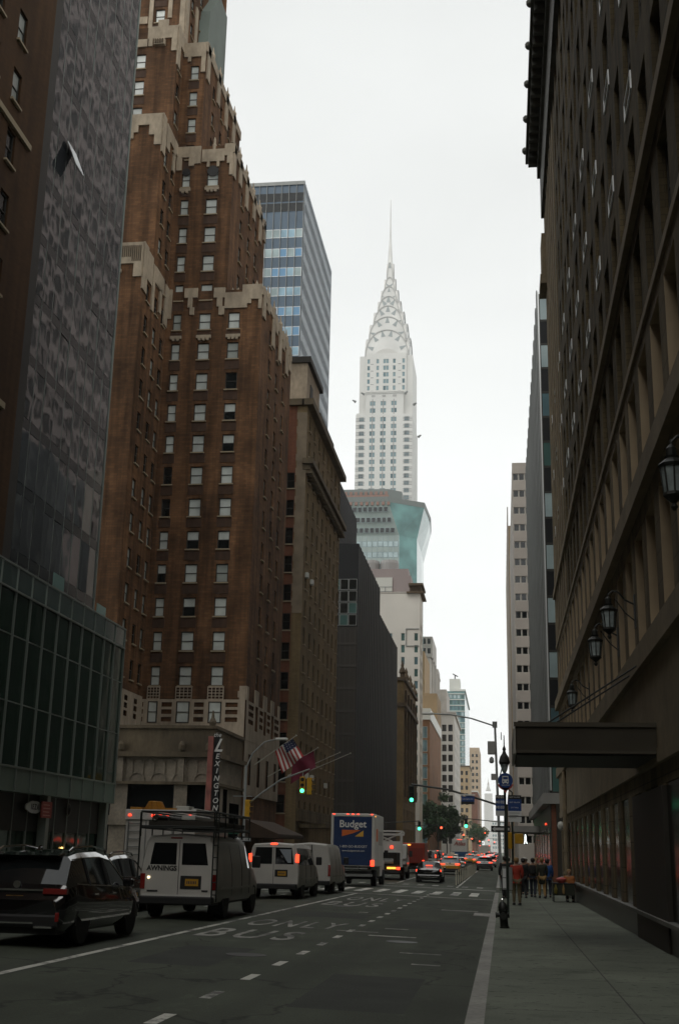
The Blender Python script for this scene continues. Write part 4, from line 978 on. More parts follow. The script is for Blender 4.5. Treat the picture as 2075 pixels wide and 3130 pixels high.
grid(B, W, 'y', 547.6, -1, -63.2, -43.2, 217, 238, [-61.9, -57.4, -54.0, -52.6, -49.2, -44.6], [218.5 + 3.55 * i for i in range(5)], 1.3, 2.3, wb)
W.box(-63.2, -43.2, 547.8, 580, 217, 238, skip='s')
for z in (212.5, 216.6): W.box(-63.3, -43.9, 545.2, 545.62, z if z > 214 else 216.0, z + .5 if z > 214 else 216.3)
B.part('wall', W, M['chrysler_white'])
BR = MB()
for r in rws:
    for x0, x1 in ((-67.55, -62.9), (-44.5, -39.95)):
        for dz in (.15, .95, 1.7): BR.box(x0, x1, 544.9, 545.02, r + dz, r + dz + .22)
for r in [218.5 + 3.55 * i for i in range(5)]:
    for x in (-60.2, -46.6): BR.box(x - .7, x + .7, 547.5, 547.6, r - .6, r - .3)
for i in range(3):
    for k in range(3): BR.box(-59.9 + i * 5.2 + k * .6, -59.6 + i * 5.2 + k * .6, 545.4, 545.6, 214.2, 215.2)
for x in (-59.45, -54.25, -49.05): BR.box(x - .22, x + .22, 544.93, 545.0, 140, 204); BR.box(x - .22, x + .22, 545.53, 545.6, 205, 213)
B.part('brick_bands', BR, mat('brick_grey', (.30, .30, .295), .7))
CR = MB(); RB = MB(); xc, yc = -53.2, 563.5
def arch(w, z0, zt, n=14):
    pts = []
    for i in range(n + 1):
        t = PI * i / n; pts.append((w * math.cos(t), z0 + (zt - z0) * math.sin(t) ** .85))
    return pts
tiers = [(10.9, 236, 251.5), (9.3, 246, 259.6), (7.5, 253.5, 266.8), (5.7, 261, 273.2), (4.3, 268, 279.6), (2.85, 274, 286.2), (1.75, 281, 295)]
for i, (w, z0, zt) in enumerate(tiers):
    dpt = w * 1.32 if i < 5 else w
    pr_ = [(w, z0 - 8)] + arch(w, z0, zt) + [(-w, z0 - 8)]
    CR.extr([(xc + a, z) for a, z in pr_], 'y', yc - dpt, yc + dpt); CR.extr([(yc + a * 1.32 if i < 5 else yc + a, z) for a, z in pr_], 'x', xc - w, xc + w)
    a_ = arch(w, z0, zt); k_ = arch(w - .28 - w * .012, z0, zt - .45)
    for p, q, r, s in zip(a_[:-1], a_[1:], k_[1:], k_[:-1]):
        RB.extr([(xc + p[0] * 1.01, p[1]), (xc + q[0] * 1.01, q[1]), (xc + r[0], r[1]), (xc + s[0], s[1])], 'y', yc - dpt - .35, yc - dpt + .05)
        RB.extr([(yc + p[0] * 1.33, p[1]), (yc + q[0] * 1.33, q[1]), (yc + r[0] * 1.32, r[1]), (yc + s[0] * 1.32, s[1])], 'x', xc + w - .05, xc + w + .3)
    # sunburst windows: separate triangles fanned inside the arch
    nt_ = (0, 5, 5, 5, 3, 2, 1)[i] if i else 6
    for k in range(nt_):
        th = PI * (k + .5) / nt_ if i else PI * (k + .5) / nt_
        if i == 0: th = PI * (.12 + .76 * k / 5)
        cx_, cz_ = (w - 1.5 - .09 * w) * math.cos(th), z0 + (zt - z0 - 2.4) * math.sin(th) ** .85
        ln, hw_ = 2.4 if i < 4 else 1.6, 1.1 if i < 4 else .65
        dx, dz = math.cos(th), math.sin(th) * 1.2; l = math.hypot(dx, dz); dx, dz = dx / l, dz / l
        tri = [(xc + cx_ + dx * ln, cz_ + dz * ln), (xc + cx_ - dx * ln * .5 - dz * hw_, cz_ - dz * ln * .5 + dx * hw_), (xc + cx_ - dx * ln * .5 + dz * hw_, cz_ - dz * ln * .5 - dx * hw_)]
        m = MB(); m.extr(tri, 'y', yc - dpt - .12, yc - dpt + .02)
        obj('crown_window', m, mat('crown_pane', (.30, .33, .33), .3), B.root, tuple(B.base))
    if i < 3:
        m = MB()
        for k in range(5):
            th = PI * (.12 + .76 * k / 4); yy, zz = (w * 1.1 - 1.6) * math.cos(th), z0 + (zt - z0 - 2.4) * math.sin(th)
            m.extr([(yc + yy - .9, zz - .9), (yc + yy + .9, zz - .9), (yc + yy, zz + 1.6)], 'x', xc + w - .02, xc + w + .12)
        B.part('crown_side_windows', m, mat('crown_pane', (.30, .33, .33), .3))
CR.lathe([(1.7, 0), (1.1, 10), (.5, 20), (.14, 42.5)], xc, yc, 290, 10)
B.part('crown', CR, M['chrysler_steel'], angle=30)
B.part('crown_rims', RB, M['chrysler_rib'])
# niche under the lowest arch
NI = MB(); a_ = arch(7.2, 233, 241); NI.extr([(xc + 7.2, 217)] and [(xc + a, z) for a, z in [(7.2, 217.5)] + a_ + [(-7.2, 217.5)]], 'y', 548.6, 549.6)
B.part('arched_bay', NI, mat('chrysler_grey', (.54, .53, .50), .7))
NW = [P(1.25, 2.1, 'window_blue', 'frame_white')]
for x in (-59.0, -54.0, -52.4, -47.4):
    for r in range(6): B.win(NW[0], 'y', 548.6, -1, x, 218.6 + 3.5 * r, -.06)
for x, y, z, sx in ((-63.5, 545, 215.4, -1), (-43.7, 545, 215.4, 1), (-67.8, 546, 212, -1), (-39.9, 552, 212, 1), (-39.5, 580, 205, 1)):
    GA = MB(); GA.cyl((x, y, z), (x + sx * 1.2, y - .8, z + .6), .7, .4, 8); GA.cyl((x + sx * 1.2, y - .8, z + .6), (x + sx * 1.7, y - 1.0, z + .35), .45, .12, 8)
    B.part('gargoyle', GA, M['grey_metal'])
B.finish(100)

# ================================================================== right-hand side
B = Bld('dusky_hotel', 'huge dark brown brick building filling the right edge with stone bands and a copper cornice', 'building', (12, 30, -.2))
XR = 3.2; W = MB(); TRIM = MB()
bays = [24.35 + .7 - 4.5 * i for i in range(-10, 6)]
bays = [b_ for b_ in bays if 1 < b_ < 66.8]
rws = [18.95 + 3.27 * i for i in range(8)]
wd_ = [wproto('dh', 1.3, 1.85, M['frame_dark'], M['pane_dark'])] * 3 + [wproto('dh', 1.3, 1.85, M['frame_dark'], M['pane_teal'])]
ops = []
for y in bays:
    for r in rws:
        ops.append((y - .68, y + .68, r - .5, r + 1.9)); B.win(rnd.choice(wd_), 'x', XR, -1, y, r + .04, .2)
        if y + 2.25 < 66: ops.append((y + 2.25 - .55, y + 2.25 + .55, r - .1, r + 1.9)); B.win(wproto('dh', 1.1, 1.95, M['frame_dark'], M['pane_dark']), 'x', XR, -1, y + 2.25, r - .08, .2)
    for z0, h in ((15.9, 1.9), (12.95, 2.0)):
        ops.append((y - .65, y + .65, z0, z0 + h)); B.win(wproto('dh', 1.3, h, M['frame_dark'], M['pane_dark']), 'x', XR, -1, y, z0, .25)
        if y + 2.25 < 66: ops.append((y + 1.6, y + 2.9, z0, z0 + h)); B.win(wproto('dh', 1.3, h, M['frame_dark'], M['pane_dark']), 'x', XR, -1, y + 2.25, z0, .25)
W.facade('x', XR, -1, -14, 67.6, 12.54, 44, ops, .3)
ops2 = []
for y in bays:
    for dy in (0, 2.25):
        if y + dy > 66.4: continue
        ops2 += [(y + dy - .72, y + dy + .72, 9.75, 12.2), (y + dy - .72, y + dy + .72, 6.15, 8.7)]
        B.win(wproto('dh', 1.44, 2.4, M['frame_dark'], M['pane_dark']), 'x', XR, -1, y + dy, 9.78, .6); B.win(wproto('dh', 1.44, 2.5, M['frame_dark'], M['pane_dark']), 'x', XR, -1, y + dy, 6.18, .6)
W.facade('x', XR, -1, -14, 67.6, 5.9, 12.54, ops2, .66, 1, 2)
W.facade('y', 67.6, 1, XR, 30, -.5, 44); W.facade('y', -14, -1, XR, 30, -.5, 44); W.poly([(XR, -14, 44), (30, -14, 44), (30, 67.6, 44), (XR, 67.6, 44)])
B.part('wall', W, [M['dusk_brick'], M['stone_dark'], mat('jamb_lit', (.36, .28, .18), .8, var=.15, vs=1)])  # paler reveals: skylight on the jambs put into the stone colour
for z, h, pr_ in ((15.36, .32, .15), (12.54, .2, .06), (9.1, .5, .2), (5.45, .5, .24), (3.35, .3, .12)): TRIM.box(XR - pr_, XR + .02, -14, 67.7, z, z + h)
TRIM.box(XR - .1, XR + .02, -14, 67.65, 3.65, 5.45)
for y in (56.5, 58.4, 60.2, 62, 63.8, 65.6, 67.2): TRIM.box(XR - .05, XR + .01, y - .3, y + .3, 12.8, 40.5)
TRIM.box(XR - .3, XR + .01, 66, 68.0, 34.9, 37.6); TRIM.box(XR - .42, XR, 66, 68.2, 34.3, 34.9)
B.part('stone_bands', TRIM, M['stone_band'])
CN = MB(); CN.box(XR - 1.1, XR + .02, -14, 67.4, 43.2, 43.6); CN.box(XR - .4, XR + .02, -14, 67.5, 42.2, 43.2); CN.box(XR - .22, XR + .02, -14, 67.65, 39.5, 42.2)
for i in range(90): CN.box(XR - .95, XR - .4, -13.6 + i * .9, -13.3 + i * .9, 42.6, 43.2)
for i in range(24): CN.lathe([(.06, -.2), (.17, -.05), (.17, .15), (.05, .28)], XR - 1.15, 66.4 - i * 3.4, 43.5, 8)
B.part('cornice', CN, mat('cornice_copper', (.075, .075, .06), .6, .2, var=.3, vs=1.5))
AC, AG = MB(), MB()
for (u0, u1, z0, z1) in ((-.70, .70, .45, .475), (-.70, .70, 0, .025), (-.70, -.66, .025, .45), (.66, .70, .025, .45)): AC.box(u0, u1, -.035, .0, z0, z1)
AG.box(-.64, .64, .02, .03, .035, .44)
vent = (AC.mesh('vent', mat('vent_alu', (.88, .9, .9), .35, .1)), AG.mesh('pane', M['plastic_black']))
for y in bays:
    for r in rws[:3]: B.win(vent, 'x', XR, -1, y, r - .48, .0, 'vent')
# street level: piers, dark shop windows on a granite base
SP = MB(); SP.box(XR - .02, XR + .3, -14, 67.4, 2.95, 3.35)
sy = [67.4 - 3.0 * i for i in range(28)]
for y in sy: SP.box(XR - .05, XR + .3, y - .75, y + .1, -.5, 2.95)
B.part('shop_piers', SP, M['stone_dark'])
GB = MB(); GB.box(XR - .06, XR + .3, -14, 67.3, -.6, .28); B.part('granite_base', GB, M['granite_dark'])
SL = MB(); SL.box(XR - .16, XR + .3, -14, 67.2, .28, .36); B.part('sill', SL, mat('sill_grey', (.18, .18, .165), .6, var=.2, vs=1.5))
for y0, y1 in zip(sy[1:], sy[:-1]):
    if y1 < 8: break
    g_ = MB(); g_.box(XR + .0, XR + .16, y0 + .11, y1 - .76, .38, 2.93); w_ = obj('shop_window', g_, M['shop_glass'], B.root, tuple(B.base))
    f_ = MB(); ym = (y0 + y1) / 2 - .33
    for (a, b_, c, d) in ((y0 + .11, y0 + .16, .37, 2.94), (y1 - .81, y1 - .76, .37, 2.94), (ym - .025, ym + .025, .37, 2.1), (y0 + .16, y1 - .81, 2.1, 2.16)): f_.box(XR - .015, XR + .0, a, b_, c, d)
    obj('frame', f_, M['frame_dark'], w_)
EN = MB(); EN.box(XR - .1, XR + .25, 24.6, 30.2, -.5, 2.9); B.part('entrance', EN, M['brown_black'])
PI_ = MB(); PI_.cyl((XR - .2, 60.2, -.5), (XR - .2, 60.2, 5.4), .1); 
for z in (.6, 1.6, 2.6, 3.6, 4.6): PI_.lathe([(.13, 0), (.13, .12)], XR - .2, 60.2, z, 10)
B.part('drainpipe', PI_, mat('pipe_buff', (.24, .19, .12), .7, var=.2, vs=3))
B.finish(100)

# lanterns on brackets
def lantern(y, label):
    t = thing('wall_lantern', label, 'lantern', (2.45, y, 6.38), 0, 'iron lanterns on the dark building'); t.scale = (.74, .74, .76)
    g = MB(); n = 8
    g.lathe([(.17, 0), (.22, .48)], 0, 0, .12, n); obj('glass', g, M['lantern_glass'], t)
    f = MB()
    for k in range(n):
        a = 2 * PI * k / n; f.cyl((.175 * math.cos(a), .175 * math.sin(a), .1), (.23 * math.cos(a), .23 * math.sin(a), .62), .017, n=6)
    f.lathe([(.03, -.22), (.07, -.15), (.04, -.08), (.14, 0), (.2, .06), (.19, .12)], 0, 0, 0, n); f.lathe([(.25, .60), (.27, .66), (.17, .74), (.12, .78), (.14, .82)], 0, 0, 0, n)
    f.lathe([(.10, .82), (.10, .98), (.03, 1.06), (.02, 1.16)], 0, 0, 0, n)
    obj('frame', f, M['iron'], t)
    c = MB(); c.tube([(0, 0, 1.1), (.12, 0, 1.22), (.3, 0, 1.2), (.5, 0, .95), (.8, 0, .8)], .028, 6); c.tube([(.8, 0, .3), (.5, 0, .55), (.2, 0, .98)], .02, 6); c.box(.76, .8, -.12, .12, .1, 1.1)
    obj('bracket', c, M['iron'], t)
for y, l in ((16.5, 'big iron wall lantern nearest the camera above the right pavement'), (27.1, 'iron wall lantern above the canopy, second from the camera'), (31.2, 'iron wall lantern, third from the camera on the dark building'), (41.9, 'small far iron wall lantern close over the canopy top')): lantern(y, l)

t = thing('entrance_canopy', 'long dark brown entrance canopy reaching across the pavement', 'canopy', (1.7, 26.7, 3.5))
obj('fascia', MB().box(-1.4, 1.5, -1.75, 2.0, .04, .62), M['canopy_brown'], t, bevel=.02)
obj('trim', MB().box(-1.43, 1.5, -1.79, -1.76, .55, .64).box(-1.43, 1.5, -1.79, -1.76, .02, .08), mat('canopy_trim', (.055, .045, .028), .6), t)
obj('soffit', MB().box(-1.38, 1.5, -1.7, 1.95, -.02, .035), mat('canopy_under', (.045, .043, .035), .6), t)
obj('gutter', MB().box(-1.45, -1.40, -1.8, 2.05, .0, .5), mat('canopy_edge', (.30, .29, .25), .5), t)
for yy in (0, 1.5): obj('hanger', MB().cyl((-1.0, yy, .6), (1.5, yy, 2.2), .02, n=6), M['iron'], t)

B = Bld('finned_office_tower', 'grey office tower with close vertical fins and a teal glass flank across the street', 'tower', (12, 106, -.8))
W = MB(); W.box(3.24, 26, 84.2, 129, -.8, 42.4); B.part('wall', W, mat('fin_back', (.04, .045, .045), .3))
FN = MB()
for i in range(15): FN.box(3.18, 3.26, 84.0 + i * 3.1, 84.9 + i * 3.1, 5.6, 42.6)
B.part('fins', FN, mat('fin_grey', (.20, .21, .20), .45, .2, var=.1, vs=.5))
NG = MB(); NG.box(3.18, 3.36, 84.02, 84.2, 5.6, 42.5)
B.part('corner_trim', NG, M['aluminium'])
NS = MB()
for c in range(6): NS.box(4.55 + c * 1.5, 4.75 + c * 1.5, 83.9, 84.2, 5.6, 42.4)
B.part('white_piers', NS, mat('pier_pale', (.50, .53, .50), .5))
pv_ = [M['pane_pale'], M['bronze_dark'], M['pane_pale'], M['bronze_dark'], M['pane_teal'], M['bronze_dark'], M['teal_dark'], M['bronze_dark'], M['pane_pale'], M['bronze_dark'], M['pane_pale'], M['bronze_dark']]
for r in range(19):
    for c in range(3): B.win(wproto('plain', 1.16, 1.9, M['frame_dark'], pv_[r % 12]), 'y', 84.2, -1, 3.95 + c * 1.5, 40.2 - r * 1.93, .0)
BS = MB(); BS.box(3.3, 26, 83.9, 129, -.8, 4.7); B.part('base', BS, M['red_brick'])
LD = MB(); LD.box(2.75, 26, 83.5, 129, 4.7, 5.4); LD.box(1.0, 3.3, 108, 122, 3.2, 3.7); B.part('ledge', LD, mat('ledge_grey', (.27, .26, .24), .8, var=.15, vs=.7))
DK = MB(); DK.box(3.6, 26, 83.3, 83.9, -.8, 4.7); B.part('dark_front', DK, M['brown_black'])
NE = MB(); NE.box(3.16, 3.2, 92, 93, 3.5, 3.62); obj('neon_sign', NE, M['lamp_red'], B.root, tuple(B.base))
for i in range(6):
    g_ = MB(); g_.box(3.22, 3.3, 86 + i * 6, 90 + i * 6, .2, 3.2); obj('shop_window', g_, M['shop_glass'], B.root, tuple(B.base))
B.finish(60)

simple('concrete_office_tower', 'light grey concrete tower with paired dark windows between broad bands', 'tower', 2.2, 24, 165, 222, 55.2, mat('pale_concrete', (.50, .46, .41), .8, var=.1, vs=.3), ([2.68 + .84 * i for i in range(8)], rows_(2.6, 21, 2.5), .76, 1.0, [P(.76, 1.0, 'pane_dark', 'frame_white')]), None, -1, cap=80)
def r4_extra(b):
    m = MB()
    for i in range(14): m.box(2.0, 2.2, 240 + i * 6, 241 + i * 6, 8, 70)
    b.part('piers', m, M['concrete'])
simple('slim_tan_tower', 'thin sliver of a tan tower with pale piers behind the concrete tower', 'tower', 2.2, 22, 240, 330, 66, mat('tan_side', (.36, .28, .18), .8, var=.1, vs=.1), ([3.2 + 2.2 * i for i in range(2)], rows_(4, 18, 3.3), 1.4, 1.8, P(1.4, 1.8, 'pane_teal')), None, -1, extra=r4_extra, cap=30)
simple('far_right_block', 'low brown block far down the right side of the avenue', 'building', 2.6, 25, 345, 600, 24, M['rust_brick'], None, ([350 + 12 * i for i in range(20)], rows_(3, 5, 4), 4, 2.4, P(4, 2.4, 'pane_dark')), -1, cap=20)
simple('distant_block', 'pale low block at the very end of the avenue below the needle topped tower', 'building', -13, 14, 1560, 1600, 38, M['concrete_hazed'], ([-11 + 3 * i for i in range(6)], rows_(4, 7, 4.8), 1.8, 2.6, P(1.8, 2.6, 'window_blue')), None, -1)
# stone tower across the avenue, seen only mirrored in the glass tower
simple('stone_tower', 'tall grey stone tower mirrored in the dark glass panes', 'tower', 14, 45, 100, 268, 165, mat('mirror_stone', (.43, .36, .34), .8, var=.25, vs=.15), None, ([102.5 + 3.1 * i for i in range(53)], rows_(44, 29, 4.1), 2.25, 2.9, [P(2.25, 2.9, 'brown_black')]), -1, cap=1)

# the avenue behind the viewpoint, mirrored in van windows and shopfronts; the end block is added
simple('rear_block', 'brown brick block behind the viewpoint on the left side of the avenue', 'building', -60, -20.5, -190, -16, 62, M['brown_brick'], None, ([-180 + 9 * i for i in range(18)], rows_(6, 12, 4.2), 2.2, 2.4, [P(2.2, 2.4, 'pane_dark')]), 1, cap=1)
simple('rear_block', 'dark brick block behind the viewpoint on the right side of the avenue', 'building', 3.2, 45, -190, -15, 55, M['dusk_brick'], None, ([-180 + 9 * i for i in range(18)], rows_(6, 11, 4.2), 2.2, 2.4, [P(2.2, 2.4, 'pane_dark')]), -1, cap=1)
simple('rear_backdrop', 'unseen dark block added across the avenue far behind the viewpoint', 'tower', -45, 30, -330, -300, 95, M['dusk_brick'], None, None, 1)  # added, unseen: keeps reflections and light from behind dark; the avenue runs on
# ================================================================== vehicles (local frame: nose to +y, tail at y = 0)
def put(o, x, y):
    o.location = (x, y, road_z(x, y) + .006); o.rotation_euler = (-.0075 if y < 80 else 0, 0, o.rotation_euler.z)
def loft_car(t, st, paint, glass_side=(), glass_end=(), glass='car_glass', side_paint=None):
    body, gs, ge, gr = MB(), MB(), MB(), MB()
    for s in range(len(st) - 1):
        (y0, a), (y1, b_) = st[s], st[s + 1]
        for k in range(len(a) - 1):
            tgt = gs if (k == 3 and s in glass_side) else (gr if s < 4 else ge) if (k >= 4 and s in glass_end) else body
            mi = 1 if side_paint and k < 4 and s > 0 and s < len(st) - 2 else 0
            for sg in (1, -1):
                q = [(sg * a[k][0], y0, a[k][1]), (sg * b_[k][0], y1, b_[k][1]), (sg * b_[k + 1][0], y1, b_[k + 1][1]), (sg * a[k + 1][0], y0, a[k + 1][1])]
                tgt.poly(q if sg > 0 else q[::-1], mi if tgt is body else 0)
    for y, a in (st[0], st[-1]):
        body.poly([(p[0], y, p[1]) for p in a] + [(-p[0], y, p[1]) for p in a[:-1][::-1]])
    pm = [M[paint]] + ([M[side_paint]] if side_paint else [])
    obj('body', body, pm, t, smooth=True, angle=38, clean=True)
    obj('underbody', MB().box(-st[2][1][0][0] + .04, st[2][1][0][0] - .04, st[1][0] + .05, st[-2][0], st[2][1][0][1] - .06, st[2][1][0][1] + .25), M['plastic_black'], t)
    if gs.f: obj('side_windows', gs, M[glass], t, smooth=True, angle=38, clean=True)
    if ge.f: obj('windscreen', ge, M[glass], t, smooth=True, angle=38, clean=True)
    if gr.f: obj('rear_glass', gr, M[glass], t, smooth=True, angle=38, clean=True)
def wheels(t, ys, hw, r=.36, wd=.24, rim='rim', arch=True):
    A = MB()
    for y in ys:
        for sg in (1, -1):
            x = sg * (hw - wd / 2)
            w = MB(); w.lathe([(r * .72, -wd / 2), (r * .95, -wd / 2), (r, -wd / 2 + .04), (r, wd / 2 - .04), (r * .95, wd / 2), (r * .72, wd / 2)], 0, 0, 0, 20, axis='x')
            o = obj('wheel', w, M['rubber'], t, smooth=True, angle=40); o.location = (x, y, r)
            f = MB(); f.lathe([(r * .72, wd / 2 * .7 * sg), (r * .66, wd / 2 * .98 * sg), (r * .2, wd / 2 * .9 * sg), (.05, wd / 2 * .98 * sg)], 0, 0, 0, 16, axis='x')
            obj('rim', f, M[rim], o)
            n = 12
            for k in range(n):
                a0, a1 = PI * k / n, PI * (k + 1) / n; xx = sg * (hw + .004)
                q = [(xx, y + R_ * math.cos(a), r * .95 + R_ * math.sin(a)) for R_, a in ((r * .98, a0), (r * 1.16, a0), (r * 1.16, a1), (r * .98, a1))]
                A.poly(q if sg > 0 else q[::-1])
    if arch: obj('wheel_arches', A, M['plastic_black'], t)
def plate(t, x, y, z, w=.31, h=.16, mb=None):
    p = obj('licence_plate', MB().box(x - w / 2, x + w / 2, y - .012, y, z - h / 2, z + h / 2), M['plate_yellow'], t)
    m = MB()
    for i in range(6): m.box(x - w * .38 + i * w * .13, x - w * .38 + i * w * .13 + w * .07, y - .016, y - .012, z - h * .22, z + h * .2)
    obj('plate_marks', m, M['plate_ink'], p)
def lights(t, boxes, m_, name='tail_light'):
    for b_ in boxes: obj(name, MB().box(*b_), M[m_], t, bevel=.012)

SUV = [(0, [(.70, .42), (.80, .50), (.82, .64), (.80, .76), (.76, .79), (.68, .80), (0, .81)]),
       (.07, [(.80, .30), (.90, .42), (.92, .66), (.90, .80), (.86, .85), (.78, .87), (0, .89)]),
       (.15, [(.82, .28), (.92, .42), (.945, .70), (.93, 1.00), (.87, 1.05), (.76, 1.07), (0, 1.08)]),
       (.60, [(.84, .25), (.94, .42), (.955, .75), (.935, 1.06), (.77, 1.47), (.70, 1.55), (0, 1.60)]),
       (1.2, [(.85, .25), (.95, .42), (.96, .75), (.93, 1.04), (.75, 1.52), (.66, 1.62), (0, 1.67)]),
       (2.2, [(.85, .25), (.95, .42), (.96, .75), (.92, 1.01), (.74, 1.54), (.66, 1.65), (0, 1.70)]),
       (2.95, [(.85, .25), (.95, .42), (.955, .75), (.92, .99), (.72, 1.47), (.64, 1.58), (0, 1.64)]),
       (3.7, [(.85, .25), (.95, .42), (.955, .72), (.91, .97), (.86, 1.01), (.74, 1.05), (0, 1.09)]),
       (4.4, [(.84, .27), (.92, .42), (.93, .68), (.88, .86), (.81, .90), (.69, .93), (0, .96)]),
       (4.74, [(.78, .32), (.84, .42), (.85, .60), (.80, .72), (.73, .76), (.6, .78), (0, .80)]),
       (4.85, [(.66, .38), (.72, .45), (.72, .55), (.68, .62), (.6, .64), (.5, .65), (0, .66)])]
def make_suv(label, paint='black_paint', chrome='chrome', lit=False, group=None, roof=True, rearglass='car_glass', cat='car', name='parked_car'):
    t = thing(name, label, cat, (0, 0, 0), 0, group)
    loft_car(t, SUV, paint, (2, 3, 4, 5, 6), (2, 6), rearglass)
    wheels(t, (.98, 3.86), .945, .37)
    lights(t, [(.50, .93, .045, .22, .90, 1.0), (-.93, -.50, .045, .22, .90, 1.0)], 'lamp_red' if lit else 'lamp_red_off')
    obj('garnish', MB().box(-.5, .5, .062, .1, .955, .985), M[chrome], t)
    plate(t, 0, .062, .79)
    obj('bumper', MB().box(-.84, .84, -.03, .2, .34, .56), M['plastic_black'], t, bevel=.04)
    obj('bumper_trim', MB().box(-.40, .40, -.045, -.02, .40, .425).box(.42, .74, -.045, -.02, .33, .36).box(-.74, -.42, -.045, -.02, .33, .36), M[chrome], t)
    lights(t, [(.78, .85, -.035, .0, .44, .60), (-.85, -.78, -.035, .0, .44, .60)], 'lamp_red_off', 'reflector')
    obj('badge', MB().lathe([(.065, 0), (.065, .015), (.045, .015), (.045, .005)], 0, .105, 1.06, 16, axis='y'), M[chrome], t)
    obj('spoiler', MB().extr([(.35, 1.57), (.7, 1.62), (.8, 1.60), (.5, 1.52)], 'x', -.62, .62), M[paint], t, bevel=.01)
    if roof:
        r = MB()
        for sg in (1, -1):
            r.tube([(sg * .66, .75, 1.64), (sg * .66, .95, 1.71), (sg * .655, 2.0, 1.75), (sg * .64, 2.75, 1.70), (sg * .64, 2.9, 1.62)], .022, 6)
        obj('roof_rails', r, M[chrome], t)
    c = MB()
    for sg in (1, -1):
        c.tube([(sg * .925, .55, 1.075), (sg * .935, 1.2, 1.05), (sg * .93, 2.2, 1.02), (sg * .922, 3.55, .985)], .012, 5)
        c.tube([(sg * .775, .62, 1.5), (sg * .755, 1.2, 1.535), (sg * .745, 2.2, 1.55), (sg * .725, 2.95, 1.48), (sg * .87, 3.66, 1.01)], .010, 5)
    obj('window_trim', c, M[chrome], t)
    p = MB()
    for sg in (1, -1):
        for y in (1.25, 2.3): p.cyl((sg * .937, y, 1.03), (sg * .752, y + .03, 1.53), .028, n=6)
    obj('door_pillars', p, M['plastic_black'], t)
    h = MB()
    for sg in (1, -1):
        for y in (1.55, 2.6): h.box(min(sg * .95, sg * .985), max(sg * .95, sg * .985), y - .1, y + .1, .86, .89)
    obj('door_handles', h, M[chrome], t, bevel=.008)
    for sg in (1, -1):
        m = obj('mirror', MB().box(min(sg * .93, sg * 1.14), max(sg * .93, sg * 1.14), 3.18, 3.36, .98, 1.14), M[paint], t, bevel=.04)
    obj('aerial', MB().extr([(.95, 1.66), (1.15, 1.67), (1.12, 1.74), (1.08, 1.75)], 'x', -.02, .02), M[paint], t)
    return t
s1 = make_suv('glossy black crossover filling the lower left corner with chrome roof rails', rearglass='car_glass', name='crossover_car'); put(s1, -8.37, 20.75); s1.scale = (1, 1, .965)
s2 = copy_tree(s1, None, 'dark car with silver roof rails half hidden behind the black crossover'); put(s2, -11.3, 32.2)

SEDAN = [(0, [(.72, .42), (.80, .48), (.82, .62), (.80, .80), (.76, .86), (.68, .88), (0, .89)]),
         (.08, [(.80, .28), (.89, .42), (.90, .66), (.88, .88), (.83, .95), (.72, .98), (0, 1.0)]),
         (.55, [(.82, .25), (.91, .42), (.92, .68), (.90, .92), (.84, .98), (.74, 1.02), (0, 1.05)]),
         (1.25, [(.84, .24), (.92, .42), (.93, .7), (.90, .94), (.70, 1.32), (.60, 1.40), (0, 1.43)]),
         (2.0, [(.84, .24), (.92, .42), (.93, .7), (.90, .92), (.70, 1.36), (.61, 1.44), (0, 1.47)]),
         (2.7, [(.84, .24), (.92, .42), (.93, .7), (.89, .90), (.68, 1.32), (.60, 1.39), (0, 1.43)]),
         (3.5, [(.84, .24), (.92, .42), (.92, .68), (.88, .88), (.82, .92), (.70, .95), (0, .98)]),
         (4.3, [(.82, .26), (.89, .42), (.89, .62), (.84, .78), (.77, .81), (.65, .83), (0, .86)]),
         (4.7, [(.7, .34), (.76, .42), (.76, .54), (.70, .62), (.62, .64), (.5, .65), (0, .66)])]
def make_sedan(label, paint, lit='lamp_red', group=None, bright=True, cat='car'):
    t = thing('sedan_car', label, cat, (0, 0, 0), 0, group)
    loft_car(t, SEDAN, paint, (2, 3, 4, 5), (2, 5), 'car_glass')
    if bright: obj('rear_window', MB().poly([(-.70, .59, 1.055), (.70, .59, 1.055), (.56, 1.2, 1.385), (-.56, 1.2, 1.385)]) or MB().box(-.62, .62, .55, .56, 1.05, 1.3), M['car_glass_bright'], t) if False else None
    wheels(t, (.95, 3.7), .925, .33, .22)
    lights(t, [(.56, .885, .03, .12, .76, .90), (-.885, -.56, .03, .12, .76, .90)], lit)
    lights(t, [(-.24, .24, .72, .80, 1.14, 1.19)], lit, 'brake_light')
    plate(t, 0, .028, .72)
    obj('bumper', MB().box(-.80, .80, -.03, .15, .36, .56), M[paint], t, bevel=.05)
    obj('bumper_trim', MB().box(-.62, .62, -.045, -.02, .38, .405), M['chrome'], t)
    for sg in (1, -1): obj('mirror', MB().box(min(sg * .9, sg * 1.08), max(sg * .9, sg * 1.08), 3.0, 3.14, .92, 1.05), M[paint], t, bevel=.03)
    return t
sd1 = make_sedan('black sedan with lit brake lights just past the crosswalk', 'black_paint'); put(sd1, -5.15, 87.5)

tx = make_suv('yellow taxi with glowing tail lights behind the row of white posts', 'taxi_yellow', 'silver_paint', True, 'yellow taxis in the avenue', False, 'car_glass_bright', 'taxi', 'taxi')
obj('roof_sign', MB().box(-.3, .3, 1.5, 1.75, 1.70, 1.88), M['frame_white'], tx, bevel=.03)
lights(tx, [(-.22, .22, .40, .46, 1.585, 1.63)], 'lamp_red', 'brake_light')
put(tx, -4.95, 118.5)
for x, y, l in ((-5.3, 204, 'small distant yellow taxi left of the other far taxi'), (-3.6, 190, 'small distant yellow taxi beside the dark car in the right lane'), (-7.6, 262, 'yellow taxi far down the avenue in front of the white moving truck')):
    put(copy_tree(tx, None, l), x, y)

